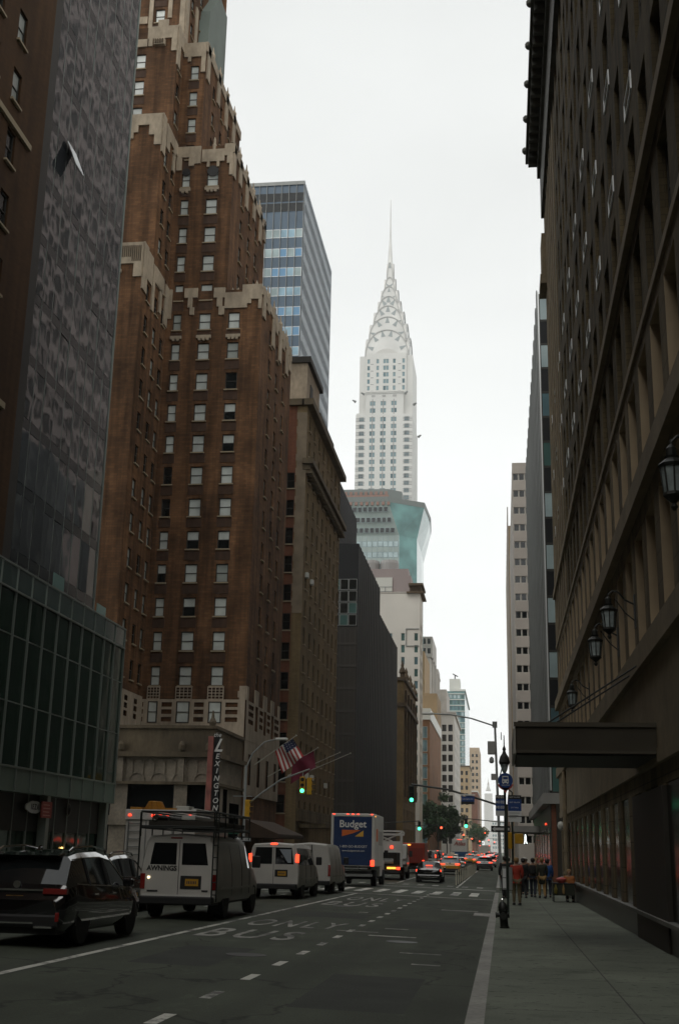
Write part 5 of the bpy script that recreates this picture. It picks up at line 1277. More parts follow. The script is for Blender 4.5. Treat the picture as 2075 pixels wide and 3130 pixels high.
VAN = [(0, [(.90, .46), (.96, .52), (.97, .9), (.955, 1.25), (.84, 1.84), (.75, 1.98), (0, 2.04)]),
       (.07, [(.93, .42), (1.0, .52), (1.01, .9), (.99, 1.25), (.875, 1.88), (.78, 2.03), (0, 2.09)]),
       (.5, [(.94, .42), (1.01, .52), (1.015, .9), (.995, 1.25), (.88, 1.89), (.79, 2.04), (0, 2.1)]),
       (1.6, [(.94, .42), (1.01, .52), (1.015, .9), (.995, 1.25), (.88, 1.89), (.79, 2.04), (0, 2.1)]),
       (2.8, [(.94, .42), (1.01, .52), (1.015, .9), (.995, 1.25), (.88, 1.89), (.79, 2.04), (0, 2.1)]),
       (3.8, [(.94, .42), (1.01, .52), (1.015, .9), (.99, 1.25), (.87, 1.87), (.78, 2.0), (0, 2.06)]),
       (4.2, [(.94, .42), (1.01, .52), (1.01, .9), (.985, 1.23), (.83, 1.78), (.74, 1.9), (0, 1.95)]),
       (4.9, [(.93, .42), (1.0, .52), (1.0, .85), (.96, 1.15), (.91, 1.21), (.8, 1.25), (0, 1.29)]),
       (5.4, [(.9, .42), (.96, .52), (.96, .8), (.91, 1.0), (.85, 1.05), (.74, 1.08), (0, 1.1)]),
       (5.6, [(.8, .46), (.86, .52), (.86, .7), (.82, .82), (.74, .85), (.6, .87), (0, .88)])]
def rear_window(t, x0, x1, z0, z1, inset, m_='car_glass', y=-.006):
    """window in a van's rear door, its outer edge leaning in with the body"""
    out = x1 if abs(x1) > abs(x0) else x0; inn = x0 if out == x1 else x1; s = 1 if out > 0 else -1
    pts = [(inn, z0), (out, z0), (out - s * inset, z1), (inn, z1)]
    if s < 0: pts = pts[::-1]
    w = obj('rear_window', MB().extr(pts, 'y', y, y + .02), M[m_], t, bevel=.012)
    return w
def make_van(label, glass_side=(4, 5, 6), side='side_grey', lit=True, tail=(1.28, 1.75), h=1.0, cat='van'):
    t = thing('delivery_van', label, cat)
    st = [(y, [(a, b_ if b_ < 1.3 else 1.25 + (b_ - 1.25) * h) for a, b_ in p]) for y, p in VAN]
    loft_car(t, st, 'white_dirty', glass_side, (6,), 'car_glass', side)
    wheels(t, (1.15, 4.75), 1.0, .37, .26)
    obj('bumper', MB().box(-.95, .95, -.16, .06, .36, .56), M['plastic_black'], t, bevel=.03)
    lights(t, [(.86, .985, -.02, .10, *tail), (-.985, -.86, -.02, .10, *tail)], 'lamp_red' if lit else 'lamp_red_off')
    obj('door_seam', MB().box(-.008, .008, -.004, .01, .55, 1.92), M['plastic_black'], t)
    obj('mud_flaps', MB().box(.62, .95, .75, .78, .12, .42).box(-.95, -.62, .75, .78, .12, .42), M['rubber'], t)
    for y in (1.75, 3.0, 4.02):
        s_ = MB()
        for sg in (1, -1): s_.tube([(sg * 1.012, y, .56), (sg * 1.019, y, .9), (sg * 1.0, y, 1.25), (sg * .885, y, 1.25 + .6 * h)], .007, 4)
        obj('panel_gap', s_, M['plastic_black'], t)
    obj('side_moulding', MB().box(1.012, 1.03, .6, 4.0, .72, .78).box(-1.03, -1.012, .6, 4.0, .72, .78), M['side_grey'], t)
    for sg in (1, -1): obj('mirror', MB().box(min(sg * 1.0, sg * 1.24), max(sg * 1.0, sg * 1.24), 4.35, 4.45, 1.25, 1.58), M['plastic_black'], t, bevel=.03)
    return t
# van with the roof rack
v1 = make_van('dirty white van lettered AWNINGS with a black roof rack', (5, 6), 'side_grey', False, (.72, 1.10))
rear_window(v1, -.76, -.07, 1.32, 1.86, .09); rear_window(v1, .07, .76, 1.32, 1.86, .09)
pr = obj('plate_recess', MB().box(.06, .60, -.012, .004, .74, 1.06), M['plastic_black'], v1)
plate(v1, .36, -.016, .90, .34, .17)
text_obj('AWNINGS', .165, M['sign_black'], v1, (-.44, -.006, 1.23), bold=.006, spacing=1.0)
obj('hinges', MB().box(-.80, -.52, -.012, 0, .66, .70).box(.62, .78, -.012, 0, .68, .72), M['plastic_black'], v1)
obj('sill_band', MB().box(-.93, .93, -.012, .0, .47, .60), M['white_paint'], v1)
lights(v1, [(-.80, -.74, -.02, 0, .98, 1.03)], 'reflection_glow', 'lamp_reflection'); lights(v1, [(-.25, .06, -.01, .05, 1.96, 2.0)], 'lamp_red_off', 'high_brake_light')  # small glowing block on the door imitates a lamp's reflection
rk = MB()
for z in (2.22, 2.62):
    for sg in (1, -1): rk.tube([(sg * .98, -.25, z), (sg * .98, 3.9, z)], .025, 6)
    for y in (-.25, 3.9): rk.tube([(-.98, y, z), (.98, y, z)], .025, 6)
for y in (-.25, .8, 1.85, 2.9, 3.9):
    for sg in (1, -1): rk.cyl((sg * .98, y, 2.0), (sg * .98, y, 2.62), .022, n=6)
    rk.cyl((-.98, y, 2.26), (.98, y, 2.26), .02, n=6)
for x in (-.5, 0, .5): rk.tube([(x, -.25, 2.62), (x, 3.9, 2.62)], .015, 5)
obj('roof_rack', rk, M['iron'], v1)
ld = MB()
for x in (.93, 1.05): ld.tube([(x, -.22, .45), (x, -.24, 1.2), (x, -.25, 2.6)], .022, 6)
for i in range(7): ld.cyl((.93, -.23, .62 + i * .3), (1.05, -.23, .62 + i * .3), .014, n=6)
obj('rear_ladder', ld, M['iron'], v1); obj('rear_post', MB().tube([(-1.0, -.22, .95), (-1.0, -.25, 2.6)], .022, 6), M['iron'], v1)
ca = MB(); ca.box(-.8, .9, -.2, 3.6, 2.28, 2.40); ca.cyl((-.6, -.25, 2.48), (-.6, 3.6, 2.48), .07, n=8); ca.cyl((-.3, -.1, 2.45), (-.3, 3.3, 2.45), .05, n=8)
obj('roof_load', ca, M['brown_black'], v1)
obj('roof_bundle', MB().box(.05, .42, -.2, 1.5, 2.42, 2.54), M['white_paint'], v1, bevel=.03)
put(v1, -8.15, 30.9)
# passenger van with lit lamps
v2 = make_van('clean white passenger van with red lamps lit beside its rear windows', (1, 2, 3, 4, 5, 6), 'side_grey', True, (1.36, 1.66))
rear_window(v2, -.80, -.06, 1.28, 1.90, .1); rear_window(v2, .06, .80, 1.28, 1.90, .1)
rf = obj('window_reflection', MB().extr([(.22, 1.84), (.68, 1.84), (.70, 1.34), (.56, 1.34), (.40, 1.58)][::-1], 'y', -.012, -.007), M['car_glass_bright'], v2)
obj('window_surround', MB().tube([(-.86, -.005, 1.26), (-.75, -.005, 1.92), (.75, -.005, 1.92), (.86, -.005, 1.26)], .014, 5), M['white_paint'], v2)
lights(v2, [(-.13, .13, -.01, .08, 2.0, 2.07)], 'lamp_red', 'high_brake_light')
obj('plate_recess', MB().box(.06, .56, -.012, .004, .82, 1.08), M['plastic_black'], v2); plate(v2, .34, -.016, .94, .32, .16)
put(v2, -8.78, 47.5)
v3 = make_van('tall white cargo van with dark smudged rear doors ahead of the passenger van', (5, 6), 'white_dirty', False, (.75, 1.25), 1.12)
rear_window(v3, -.76, -.07, 1.4, 1.86, .08); obj('rear_ladder', MB().tube([(-.2, -.06, .8), (-.2, -.1, 2.1)], .02, 6).tube([(.12, -.06, .8), (.12, -.1, 2.1)], .02, 6).box(-.2, .12, -.1, -.07, 1.1, 1.13).box(-.2, .12, -.1, -.07, 1.5, 1.53).box(-.2, .12, -.1, -.07, 1.8, 1.83), M['plastic_black'], v3)
lights(v3, [(.93, .99, .3, .36, .8, 1.0)], 'lamp_red', 'side_marker')
put(v3, -8.62, 55.4)

# trucks
def truck_base(t, L, W, z0, wheels_y, r=.45):
    ch = MB()
    for sg in (1, -1): ch.box(min(sg * .35, sg * .5), max(sg * .35, sg * .5), .1, L, z0 - .25, z0 - .04)
    ch.box(-W / 2 + .1, W / 2 - .1, -.06, .08, z0 - .45, z0 - .3)
    for y in wheels_y: ch.cyl((-W / 2 + .2, y, r), (W / 2 - .2, y, r), .08, n=8)
    obj('chassis', ch, M['plastic_black'], t)
    wheels(t, wheels_y, W / 2 - .03, r, .30, 'rim', False)
def truck_cab(t, y0, paint, W=2.1, zt=2.35):
    c = MB(); c.extr([(y0, .5), (y0, zt), (y0 + 1.0, zt + .05), (y0 + 1.55, zt - .75), (y0 + 2.3, zt - .95), (y0 + 2.45, .9), (y0 + 2.4, .5)], 'x', -W / 2, W / 2)
    obj('cab', c, M[paint], t, bevel=.06)
    for sg in (1, -1): obj('cab_window', MB().extr([(y0 + .25, zt - .75), (y0 + .25, zt - .15), (y0 + .95, zt - .15), (y0 + 1.3, zt - .75)], 'x', min(sg * W / 2, sg * (W / 2 + .01)), max(sg * W / 2, sg * (W / 2 + .01))), M['car_glass'], t)
    for sg in (1, -1): obj('mirror', MB().box(min(sg * 1.18, sg * 1.42), max(sg * 1.18, sg * 1.42), y0 + 1.3, y0 + 1.36, 1.6, 2.05).cyl((sg * 1.0, y0 + 1.33, 1.8), (sg * 1.2, y0 + 1.33, 1.8), .02, n=6), M['plastic_black'], t)
b1 = thing('rental_truck', 'tall rental truck with a blue roller door lettered Budget', 'truck')
truck_base(b1, 7.5, 2.4, 1.15, (2.2, 6.9)); truck_cab(b1, 5.5, 'white_paint', 2.15)
bx = MB(); bx.box(-1.26, 1.26, 0, 5.4, 1.1, 4.02); obj('box', bx, M['white_dirty'], b1, bevel=.04)
dr = obj('roller_door', MB().box(-1.10, 1.10, -.02, .01, 1.16, 3.84), M['budget_blue'], b1)
sl = MB()
for i in range(7): sl.box(-1.10, 1.10, -.024, -.018, 1.5 + i * .34, 1.512 + i * .34)
obj('door_slats', sl, mat('budget_line', (.008, .022, .075), .5), dr)
obj('door_frame', MB().box(-1.22, -1.13, -.05, 0, 1.12, 3.94).box(1.13, 1.22, -.05, 0, 1.12, 3.94).box(-1.13, 1.13, -.05, 0, 3.86, 3.94), M['frame_white'], b1)
text_obj('Budget', .56, M['letter_white'], dr, (0, -.03, 3.42), bold=.008)
obj('orange_flash', MB().extr([(-.62, 3.10), (-.62, 2.74), (.02, 2.92), (.48, 3.10)][::-1], 'y', -.034, -.026), M['orange_mark'], dr)
obj('yellow_flash', MB().extr([(.62, 3.08), (.62, 2.74), (.12, 2.74)][::-1], 'y', -.034, -.026), M['yellow_mark'], dr)
text_obj('1-800-GO-BUDGET', .19, M['letter_white'], dr, (.05, -.03, 2.18)); text_obj('www.budgettruck.com', .14, M['letter_white'], dr, (.05, -.03, 1.95))
obj('side_mark', MB().box(1.262, 1.268, 1.0, 1.9, 2.5, 3.2), M['orange_mark'], b1); obj('side_mark', MB().box(1.262, 1.268, 2.4, 4.6, 2.3, 3.1), mat('side_text_grey', (.36, .33, .30), .6), b1)
lights(b1, [(x - .06, x + .06, -.04, 0, 3.95, 4.0) for x in (-1.1, -.3, 0, .3, 1.1)], 'lamp_red', 'clearance_light'); lights(b1, [(1.255, 1.28, .3, .42, 3.84, 3.92)], 'lamp_amber', 'clearance_light')
lights(b1, [(1.05, 1.26, -.08, .02, 1.12, 1.45)], 'lamp_red'); lights(b1, [(-1.26, -1.05, -.08, .02, 1.12, 1.45)], 'lamp_red_off')
obj('bumper', MB().box(-1.15, 1.15, -.25, .05, .55, .68).box(-.9, .9, -.3, .1, .95, 1.02), M['grey_metal'], b1)
put(b1, -8.5, 70.6)

u1 = thing('utility_truck', 'white box truck with a rear ladder and yellow hoses on its roof', 'truck')
truck_base(u1, 6.8, 2.3, .95, (1.7, 6.0)); truck_cab(u1, 5.0, 'white_paint', 2.1, 2.2)
obj('box', MB().box(-1.2, 1.2, 0, 4.9, .9, 3.02), M['white_dirty'], u1, bevel=.03)
obj('header', MB().box(-1.22, 1.22, -.05, .05, 2.72, 3.06), M['white_paint'], u1, bevel=.02)
ld = MB()
for x in (-1.08, -.66): ld.cyl((x, -.06, .7), (x, -.06, 2.7), .025, n=6)
for i in range(8): ld.cyl((-1.08, -.06, .85 + i * .25), (-.66, -.06, .85 + i * .25), .016, n=6)
obj('ladder', ld, M['grey_metal'], u1)
obj('door_seam', MB().box(-.5, -.47, -.03, 0, .95, 2.7).box(.4, .43, -.03, 0, .95, 2.7), M['grey_metal'], u1)
lights(u1, [(x - .05, x + .05, -.08, -.04, 2.84, 2.90) for x in (-1.05, -.25, .0, .25, 1.02)], 'lamp_red', 'clearance_light')
hs_ = MB()
for i in range(5): hs_.tube([(-.35 + .32 * math.cos(a) * (1 - .1 * i), .5 + .35 * math.sin(a), 3.10 + .05 * i) for a in [2 * PI * k / 12 for k in range(13)]], .05, 6)
hs_.box(-1.1, -.7, .1, .9, 3.03, 3.14); hs_.box(.0, .5, .1, .9, 3.03, 3.12)
obj('roof_hoses', hs_, mat('hose_yellow', (.45, .20, .02), .6), u1)
obj('roof_boxes', MB().box(.45, .9, .2, .9, 3.03, 3.2).box(1.0, 1.18, .2, 3.5, 3.03, 3.12), M['frame_white'], u1, bevel=.02)
lights(u1, [(-1.2, -1.0, -.07, .02, .95, 1.15), (1.0, 1.2, -.07, .02, .95, 1.15)], 'lamp_red_off')
put(u1, -11.35, 40.3)

w1 = thing('tow_truck', 'white service truck with an open rear frame and small amber bar', 'truck')
truck_base(w1, 7.5, 2.4, .95, (1.8, 6.6)); truck_cab(w1, 5.0, 'white_paint', 2.2, 2.5)
fr = MB()
for sg in (1, -1): fr.box(min(sg * 1.0, sg * 1.18), max(sg * 1.0, sg * 1.18), -.1, .12, .9, 3.1); fr.box(min(sg * 1.0, sg * 1.18), max(sg * 1.0, sg * 1.18), .12, 4.8, 1.3, 1.5)
fr.box(-1.3, 1.3, -.1, .1, 3.1, 3.25); fr.box(-1.0, 1.0, -.06, .1, 2.05, 2.7); fr.cyl((-1.2, 0, 3.35), (.4, 0, 2.7), .06, n=6); fr.cyl((1.2, 0, 3.35), (-.2, 0, 2.7), .06, n=6)
fr.tube([(-1.3, 0, 3.25), (-1.2, 0, 3.4), (1.2, 0, 3.4), (1.3, 0, 3.25)], .05, 6)
obj('rear_frame', fr, M['white_dirty'], w1)
obj('deck', MB().box(-1.15, 1.15, 0, 4.9, .9, 1.05).box(-.7, .7, .3, 4.6, 1.05, 1.9), M['brown_black'], w1)
obj('winch', MB().box(-.4, .4, -.05, .3, 1.15, 1.5).cyl((-.5, .1, 1.3), (.5, .1, 1.3), .18, n=10), M['grey_metal'], w1)
lights(w1, [(-.9, -.72, -.12, -.06, 2.2, 2.38), (.3, .48, -.12, -.06, 2.2, 2.38), (.75, 1.0, -.12, -.02, .72, .9)], 'lamp_red'); lights(w1, [(.05, .7, -.12, -.02, .76, .9)], 'lamp_amber', 'light_bar')
put(w1, -8.35, 90)

r1 = thing('box_truck', 'red box truck with an amber roof lamp beyond the black sedan', 'truck')
truck_base(r1, 6.5, 2.2, .95, (1.7, 5.8)); truck_cab(r1, 4.7, 'red_paint', 2.1, 2.3)
obj('box', MB().box(-1.1, 1.1, 0, 4.6, .9, 2.75), M['red_paint'], r1, bevel=.04); obj('rear_door', MB().box(-.95, .95, -.03, 0, 1.0, 2.3), mat('red_dark', (.24, .03, .018), .5), r1, bevel=.02)
lights(r1, [(-.75, -.2, -.06, 0, 2.5, 2.62)], 'lamp_amber', 'roof_lamp')
lights(r1, [(.9, 1.08, -.05, 0, 1.0, 1.2), (-1.08, -.9, -.05, 0, 1.0, 1.2)], 'lamp_red')
put(r1, -8.3, 116)

a1 = thing('moving_truck', 'white moving truck lettered Atlas above a blue band far down the avenue', 'truck')
truck_base(a1, 9, 2.5, 1.1, (2.2, 7.8)); truck_cab(a1, 7.2, 'white_paint', 2.3, 2.8)
obj('box', MB().box(-1.3, 1.3, 0, 7, 1.9, 4.0), M['white_paint'], a1, bevel=.04); obj('blue_band', MB().box(-1.3, 1.3, 0, 7, 1.0, 1.9), M['navy_mark'], a1)
text_obj('Atlas', .95, M['sign_red'], a1, (0, -.03, 3.25), shear=.25, bold=.02); lights(a1, [(-1.15, -.85, -.05, 0, .8, 1.0), (.85, 1.15, -.05, 0, .8, 1.0)], 'lamp_red')
lights(a1, [(x - .08, x + .08, -.03, 0, 3.9, 3.97) for x in (-.3, 0, .3)], 'lamp_red', 'clearance_light')
put(a1, -7.3, 215)
a2 = thing('moving_truck', 'plain white box truck in the thick of the far tail lights', 'truck')
truck_base(a2, 8, 2.5, 1.1, (2.2, 6.8)); truck_cab(a2, 6.2, 'white_paint', 2.3, 2.7); obj('box', MB().box(-1.3, 1.3, 0, 6, 1.0, 3.5), M['white_paint'], a2, bevel=.04)
lights(a2, [(-1.2, -.9, -.05, 0, 1.0, 1.25), (.9, 1.2, -.05, 0, 1.0, 1.25), (-1.2, -1.0, -.05, 0, 3.3, 3.45), (1.0, 1.2, -.05, 0, 3.3, 3.45)], 'lamp_red')
put(a2, -4.2, 300)

# further traffic: copies with their own paint
M['taxi_yellow']
cars = [('suv', -2.15, 150, 'grey_paint', 'dark grey car in the right hand lane past the white posts'), ('suv', -1.9, 182, 'white_paint', 'white car behind the dark grey car in the right lane'),
        ('sedan', -8.4, 146, 'grey_paint', 'grey sedan between the red truck and the first taxi'), ('sedan', -5.2, 146, 'silver_paint', 'silver sedan just ahead of the nearest taxi'),
        ('sedan', -8.3, 188, 'black_paint', 'small dark sedan in the middle lane before the Atlas truck'), ('suv', -11.4, 132, 'white_paint', 'white car two lanes left of the nearest taxi'),
        ('sedan', -5.2, 245, 'white_paint', 'small white sedan ahead of the far taxis'), ('suv', -2.1, 225, 'black_paint', 'small black car far down the right lane'), ('sedan', -7.4, 330, 'silver_paint', 'tiny silver sedan among the farthest tail lights'),
        ('suv', -5.0, 360, 'black_paint', 'tiny black car among the farthest tail lights'), ('sedan', -2.6, 270, 'silver_paint', 'tiny silver sedan in the far right lane'), ('suv', -11.2, 170, 'grey_paint', 'grey car beside the left kerb far along'),
        ('sedan', -8.5, 410, 'white_paint', 'tiny white sedan near the end of the queue'), ('suv', -2.4, 330, 'white_paint', 'tiny white car in the far right lane')] + [(k, x, y, p, 'tiny queueing car with lit tail lights, one of many before the end of the avenue') for k, x, y, p in (('suv', -7.6, 290, 'black_paint'), ('sedan', -10.6, 240, 'white_paint'), ('suv', -10.8, 285, 'grey_paint'), ('suv', -4.8, 410, 'white_paint'), ('sedan', -2.2, 400, 'grey_paint'), ('suv', -7.9, 370, 'silver_paint'), ('suv', -5.1, 470, 'black_paint'), ('sedan', -2.5, 480, 'white_paint'), ('suv', -8.2, 500, 'grey_paint'), ('suv', -3.5, 560, 'white_paint'), ('suv', -6.4, 590, 'black_paint'))]
lit_suv = make_suv('grey', 'grey_paint', 'silver_paint', True, None, True, 'car_glass', 'car', 'distant_car'); lights(lit_suv, [(-.25, .25, .40, .46, 1.585, 1.64)], 'lamp_red', 'brake_light')
lit_sed = make_sedan('grey', 'grey_paint'); first = {'suv': True, 'sedan': True}
for k, x, y, pnt, l in cars:
    src = lit_suv if k == 'suv' else lit_sed
    if first[k]: o = src; first[k] = False; o['label'] = l
    else: o = copy_tree(src, None, l, {'grey_paint': pnt})
    o['group'] = 'cars queueing down the avenue'; put(o, x, y)
v4 = copy_tree(v2, None, 'white van with a lit high brake lamp behind the red truck'); put(v4, -7.9, 131)
for x, y, l in ((-5.4, 232, 'small far white van behind the distant taxis'), (-2.6, 245, 'small far white van in the right lane'), (-10.6, 205, 'small far white van in the left lane'), (-4.9, 330, 'tiny white van near the far red signals')): put(copy_tree(v2, None, l), x, y)
for x, y, l in ((-6.9, 172, 'yellow taxi between the nearest taxi and the moving truck'), (-4.3, 262, 'tiny yellow taxi among the far white vans'), (-9.7, 300, 'tiny yellow taxi in the far left lanes'), (-2.9, 300, 'tiny yellow taxi in the far right lanes')): put(copy_tree(tx, None, l), x, y)

# ================================================================== street furniture
def wz(x, y): return walk_z(y)
def hydrant():
    t = thing('fire_hydrant', 'black fire hydrant with a silver cap on the kerb', 'hydrant', (0.02, 32.2, wz(0, 32.2))); t.scale = (.9, .9, .9)
    t.rotation_euler = (0, math.radians(-4), 0)
    b_ = MB(); b_.lathe([(.135, 0), (.135, .04), (.118, .05), (.115, .10), (.115, .46), (.135, .47), (.135, .52), (.115, .53), (.10, .58)], 0, 0, 0, 18); obj('barrel', b_, M['iron'], t, smooth=True, angle=35)
    c = MB(); c.lathe([(.135, .53), (.13, .58), (.10, .66), (.05, .71), (.03, .72)], 0, 0, 0, 18); obj('bonnet', c, M['iron'], t, smooth=True, angle=40)
    obj('cap_nut', MB().lathe([(.03, .72), (.03, .77), (.02, .79)], 0, 0, 0, 6), M['chrome'], t)
    n = MB(); n.lathe([(.075, -.22), (.075, -.18), (.06, -.17), (.06, -.1)], 0, 0, .36, 12, axis='x'); n.lathe([(.05, .1), (.05, .14), (.055, .15), (.05, .16)], 0, 0, .36, 12, axis='x'); n.lathe([(.10, -.24), (.10, -.19), (.075, -.18), (.075, -.1)], 0, 0, .33, 12, axis='y')
    obj('nozzles', n, M['iron'], t, smooth=True, angle=35)
hydrant()
bz = wz(.14, 38)
t = thing('bus_stop_sign', 'bus stop post with round blue bus sign over blue route panels', 'bus stop', (.14, 38, bz - .15))
obj('post', MB().box(-.035, .035, -.02, .05, 0, 3.45), M['green_iron'], t, bevel=.008)
rs = obj('rose_rim', MB().extr([(.25 * math.cos(a) - .02, 4.13 + .25 * math.sin(a) - .02) for a in [PI * 1.08 + PI * .84 * k / 12 for k in range(13)]] , 'y', -.02, .0), M['sign_rose'], t)
obj('rose_tip', MB().extr([(-.16, 3.97), (-.02, 3.78), (.12, 3.97)][::-1], 'y', -.02, 0), M['sign_rose'], t)
dc = obj('round_sign', MB().lathe([(.225, 0), (.225, .02)], -.02, -.045, 4.16, 32, axis='y'), M['sign_blue'], t)
bi = MB(); bi.box(-.11, .07, -.052, -.046, 4.26, 4.29).box(-.11, -.09, -.052, -.046, 4.19, 4.26).box(.05, .07, -.052, -.046, 4.19, 4.26).box(-.12, .08, -.052, -.046, 4.08, 4.19)
bi.box(-.10, -.07, -.052, -.046, 4.05, 4.08).box(.03, .06, -.052, -.046, 4.05, 4.08)
obj('bus_symbol', bi, M['letter_white'], dc); obj('lamps', MB().box(-.1, -.06, -.055, -.05, 4.11, 4.15).box(.02, .06, -.055, -.05, 4.11, 4.15), M['sign_blue'], dc)
text_obj('BUS STOP', .055, M['letter_white'], dc, (-.02, -.048, 4.01))
for x0, x1, side in ((-.33, -.06, 0), (.05, .45, 1)):
    zt = 3.72
    pn = obj('route_panel', MB().box(x0, x1, -.03, .0, zt - .12, zt), M['sign_black'], t); pb = obj('route_panel', MB().box(x0, x1, -.03, .0, zt - .47, zt - .12), M['sign_blue'], t)
    pw = obj('route_panel', MB().box(x0, x1, -.03, .0, zt - .62 - .17 * side, zt - .47), M['sign_white'], t)
    obj('panel_rule', MB().box(x0, x1, -.034, -.029, zt - .64, zt - .62), M['sign_black'], pw) if side else None
    for i, (a_, b_) in enumerate((('M101', 'EAST VILLAGE'), ('M102', 'EAST VILLAGE'), ('M103', 'CITY HALL'))):
        text_obj(b_ if side else a_, .05 if side else .115, M['letter_white'], pn if i == 0 else pb, ((x0 + x1) / 2, -.034, zt - .06 - i * .155), bold=0 if side else .002)
    if side:
        for i in range(3): obj('text_line', MB().box(x0 + .03, x1 - .05 - .05 * i, -.034, -.03, zt - .53 - i * .07 - .008, zt - .53 - i * .07 + .008), M['grey_metal'], pw)
sc = obj('timetable_case', MB().box(-.16, -.04, -.05, .02, .95, 1.62).box(.04, .14, -.05, .02, .95, 1.6), M['grey_metal'], t)
obj('timetable', MB().box(-.15, -.05, -.056, -.05, 1.0, 1.28).box(-.15, -.05, -.056, -.05, 1.31, 1.56), M['sign_white'], sc)

# cast-iron twin lamp post at the near corner
t = thing('lamp_post', 'black cast iron lamp post with an ornate lantern behind the bus sign', 'lamp post', (.15, 58, wz(0, 58)))
obj('column', MB().lathe([(.13, 0), (.13, .3), (.09, .45), (.08, 1.4), (.065, 1.6), (.06, 5.2), (.10, 5.3), (.07, 5.45)], 0, 0, 0, 14), M['iron'], t, smooth=True, angle=40)
c = MB(); c.tube([(0, 0, 5.2), (.22, 0, 5.35), (.30, 0, 5.15), (.14, 0, 4.95), (0, 0, 4.6)], .03, 6); c.tube([(0, 0, 5.2), (-.2, 0, 5.5), (-.12, 0, 5.8), (0, 0, 5.7)], .03, 6); c.tube([(.1, 0, 4.9), (.35, 0, 4.7), (.3, 0, 4.3), (0, 0, 4.0)], .03, 6); obj('scrolls', c, M['iron'], t)
c = MB(); c.lathe([(.06, 5.6), (.14, 5.75), (.19, 6.0)], 0, 0, 0, 12); obj('lamp_bowl', c, M['lantern_glass'], t)
c = MB(); c.lathe([(.23, 6.0), (.26, 6.1), (.2, 6.35), (.1, 6.5), (.06, 6.62), (.09, 6.7), (.03, 6.85), (.02, 7.35)], 0, 0, 0, 12)
for k in range(6): a = PI * k / 3; c.cyl((.06 * math.cos(a), .06 * math.sin(a), 5.6), (.21 * math.cos(a), .21 * math.sin(a), 6.05), .015, n=5)
obj('lamp_hood', c, M['iron'], t)

def signal_head(t, x, y, z, lit, face='s', m_='signal_yellow'):
    s_ = obj('signal_head', MB().box(x - .17, x + .17, y - .12, y + .12, z - .55, z + .55), M[m_], t, bevel=.03)
    for i in range(3):
        zz = z + .36 - i * .36; on = {'g': 2, 'r': 0, 'n': 9}[lit] == i
        if face == 's':
            obj('lens', MB().lathe([(.12 if m_ != 'iron' else .2, 0), (.12 if m_ != 'iron' else .2, .03)], x, y - .16, zz, 14, axis='y'), M['signal_green'] if on and lit == 'g' else M['signal_red'] if on else M['plastic_black'], s_)
            obj('visor', MB().box(x - .14, x + .14, y - .34, y - .12, zz + .12, zz + .14), M[m_], s_)
        else:
            obj('lens', MB().lathe([(.12, 0), (.12, .03)], x + .14, y, zz, 14, axis='x'), M['plastic_black'], s_)
            obj('visor', MB().box(x + .12, x + .36, y - .14, y + .14, zz + .12, zz + .14), M[m_], s_)
# left far corner: signal mast with lamp arm
px_, py_ = -16.9, 80.2
t = thing('traffic_signal', 'signal mast on the far left corner with yellow heads and a curved arm', 'traffic light', (px_, py_, wz(0, 80)))
obj('pole', MB().lathe([(.16, 0), (.14, .4), (.10, .5), (.085, 7.4)], 0, 0, 0, 12), M['grey_metal'], t, smooth=True, angle=40)
obj('mast_arm', MB().tube([(0, 0, 4.7), (1.1, 0, 5.6), (2.4, 0, 6.5), (4.3, 0, 7.2)], .055, 8), M['grey_metal'], t)
la = obj('lamp_arm', MB().tube([(0, 0, 7.2), (.4, 0, 8.2), (1.2, 0, 8.95), (2.0, 0, 9.15)], .045, 8), M['grey_metal'], t)
obj('lamp_head', MB().box(1.95, 2.75, -.14, .14, 9.08, 9.24), mat('lamp_pale', (.6, .6, .56), .4), t, bevel=.05)
signal_head(t, 3.85, 0, 6.15, 'g'); signal_head(t, 4.3, .1, 6.1, 'n', 'e'); signal_head(t, .25, -.2, 4.6, 'n', 'e')
obj('bracket', MB().box(-.8, .5, -.05, .05, 5.35, 5.42).cyl((3.85, 0, 6.7), (3.85, 0, 7.1), .03, n=6), M['grey_metal'], t)
g_ = obj('street_name', MB().box(-1.0, -.3, -.06, -.03, 2.95, 3.2), M['sign_green'], t); text_obj('E 48 St', .17, M['letter_white'], g_, (-.65, -.065, 3.07))
o_ = obj('one_way_sign', MB().box(-.55, .55, -.1, -.07, 2.45, 2.8), M['sign_black'], t); obj('white_arrow', MB().extr([(-.5, 2.62), (-.32, 2.76), (-.32, 2.70), (.5, 2.70), (.5, 2.54), (-.32, 2.54), (-.32, 2.48)], 'y', -.106, -.1), M['sign_white'], o_); text_obj('ONE WAY', .15, M['sign_black'], o_, (.1, -.108, 2.62), bold=.004)
# right far corner pole: cobra lamp, boxes, long signal arm to the left
t = thing('traffic_signal', 'grey pole at the far right corner with cabinets, a long lamp arm and signal arm', 'traffic light', (-.12, 81, wz(0, 80)))
obj('pole', MB().cyl((0, 0, 0), (-.25, 0, 10.3), .11, .075, 12), M['grey_metal'], t)
obj('lamp_arm', MB().tube([(-.25, 0, 10.2), (-1.8, 0, 10.7), (-3.2, 0, 10.95), (-4.4, 0, 11.0)], .05, 8), M['grey_metal'], t)
obj('lamp_head', MB().box(-5.1, -4.3, -.14, .14, 10.92, 11.08), mat('lamp_pale', (.6, .6, .56), .4), t, bevel=.05)
obj('cabinet', MB().box(-.75, -.25, -.2, .2, 8.35, 9.2), mat('cabinet_grey', (.30, .30, .28), .6), t, bevel=.03); obj('cabinet', MB().box(-.55, -.2, -.15, .15, 6.7, 7.1), mat('cabinet_grey', (.30, .30, .28), .6), t, bevel=.02)
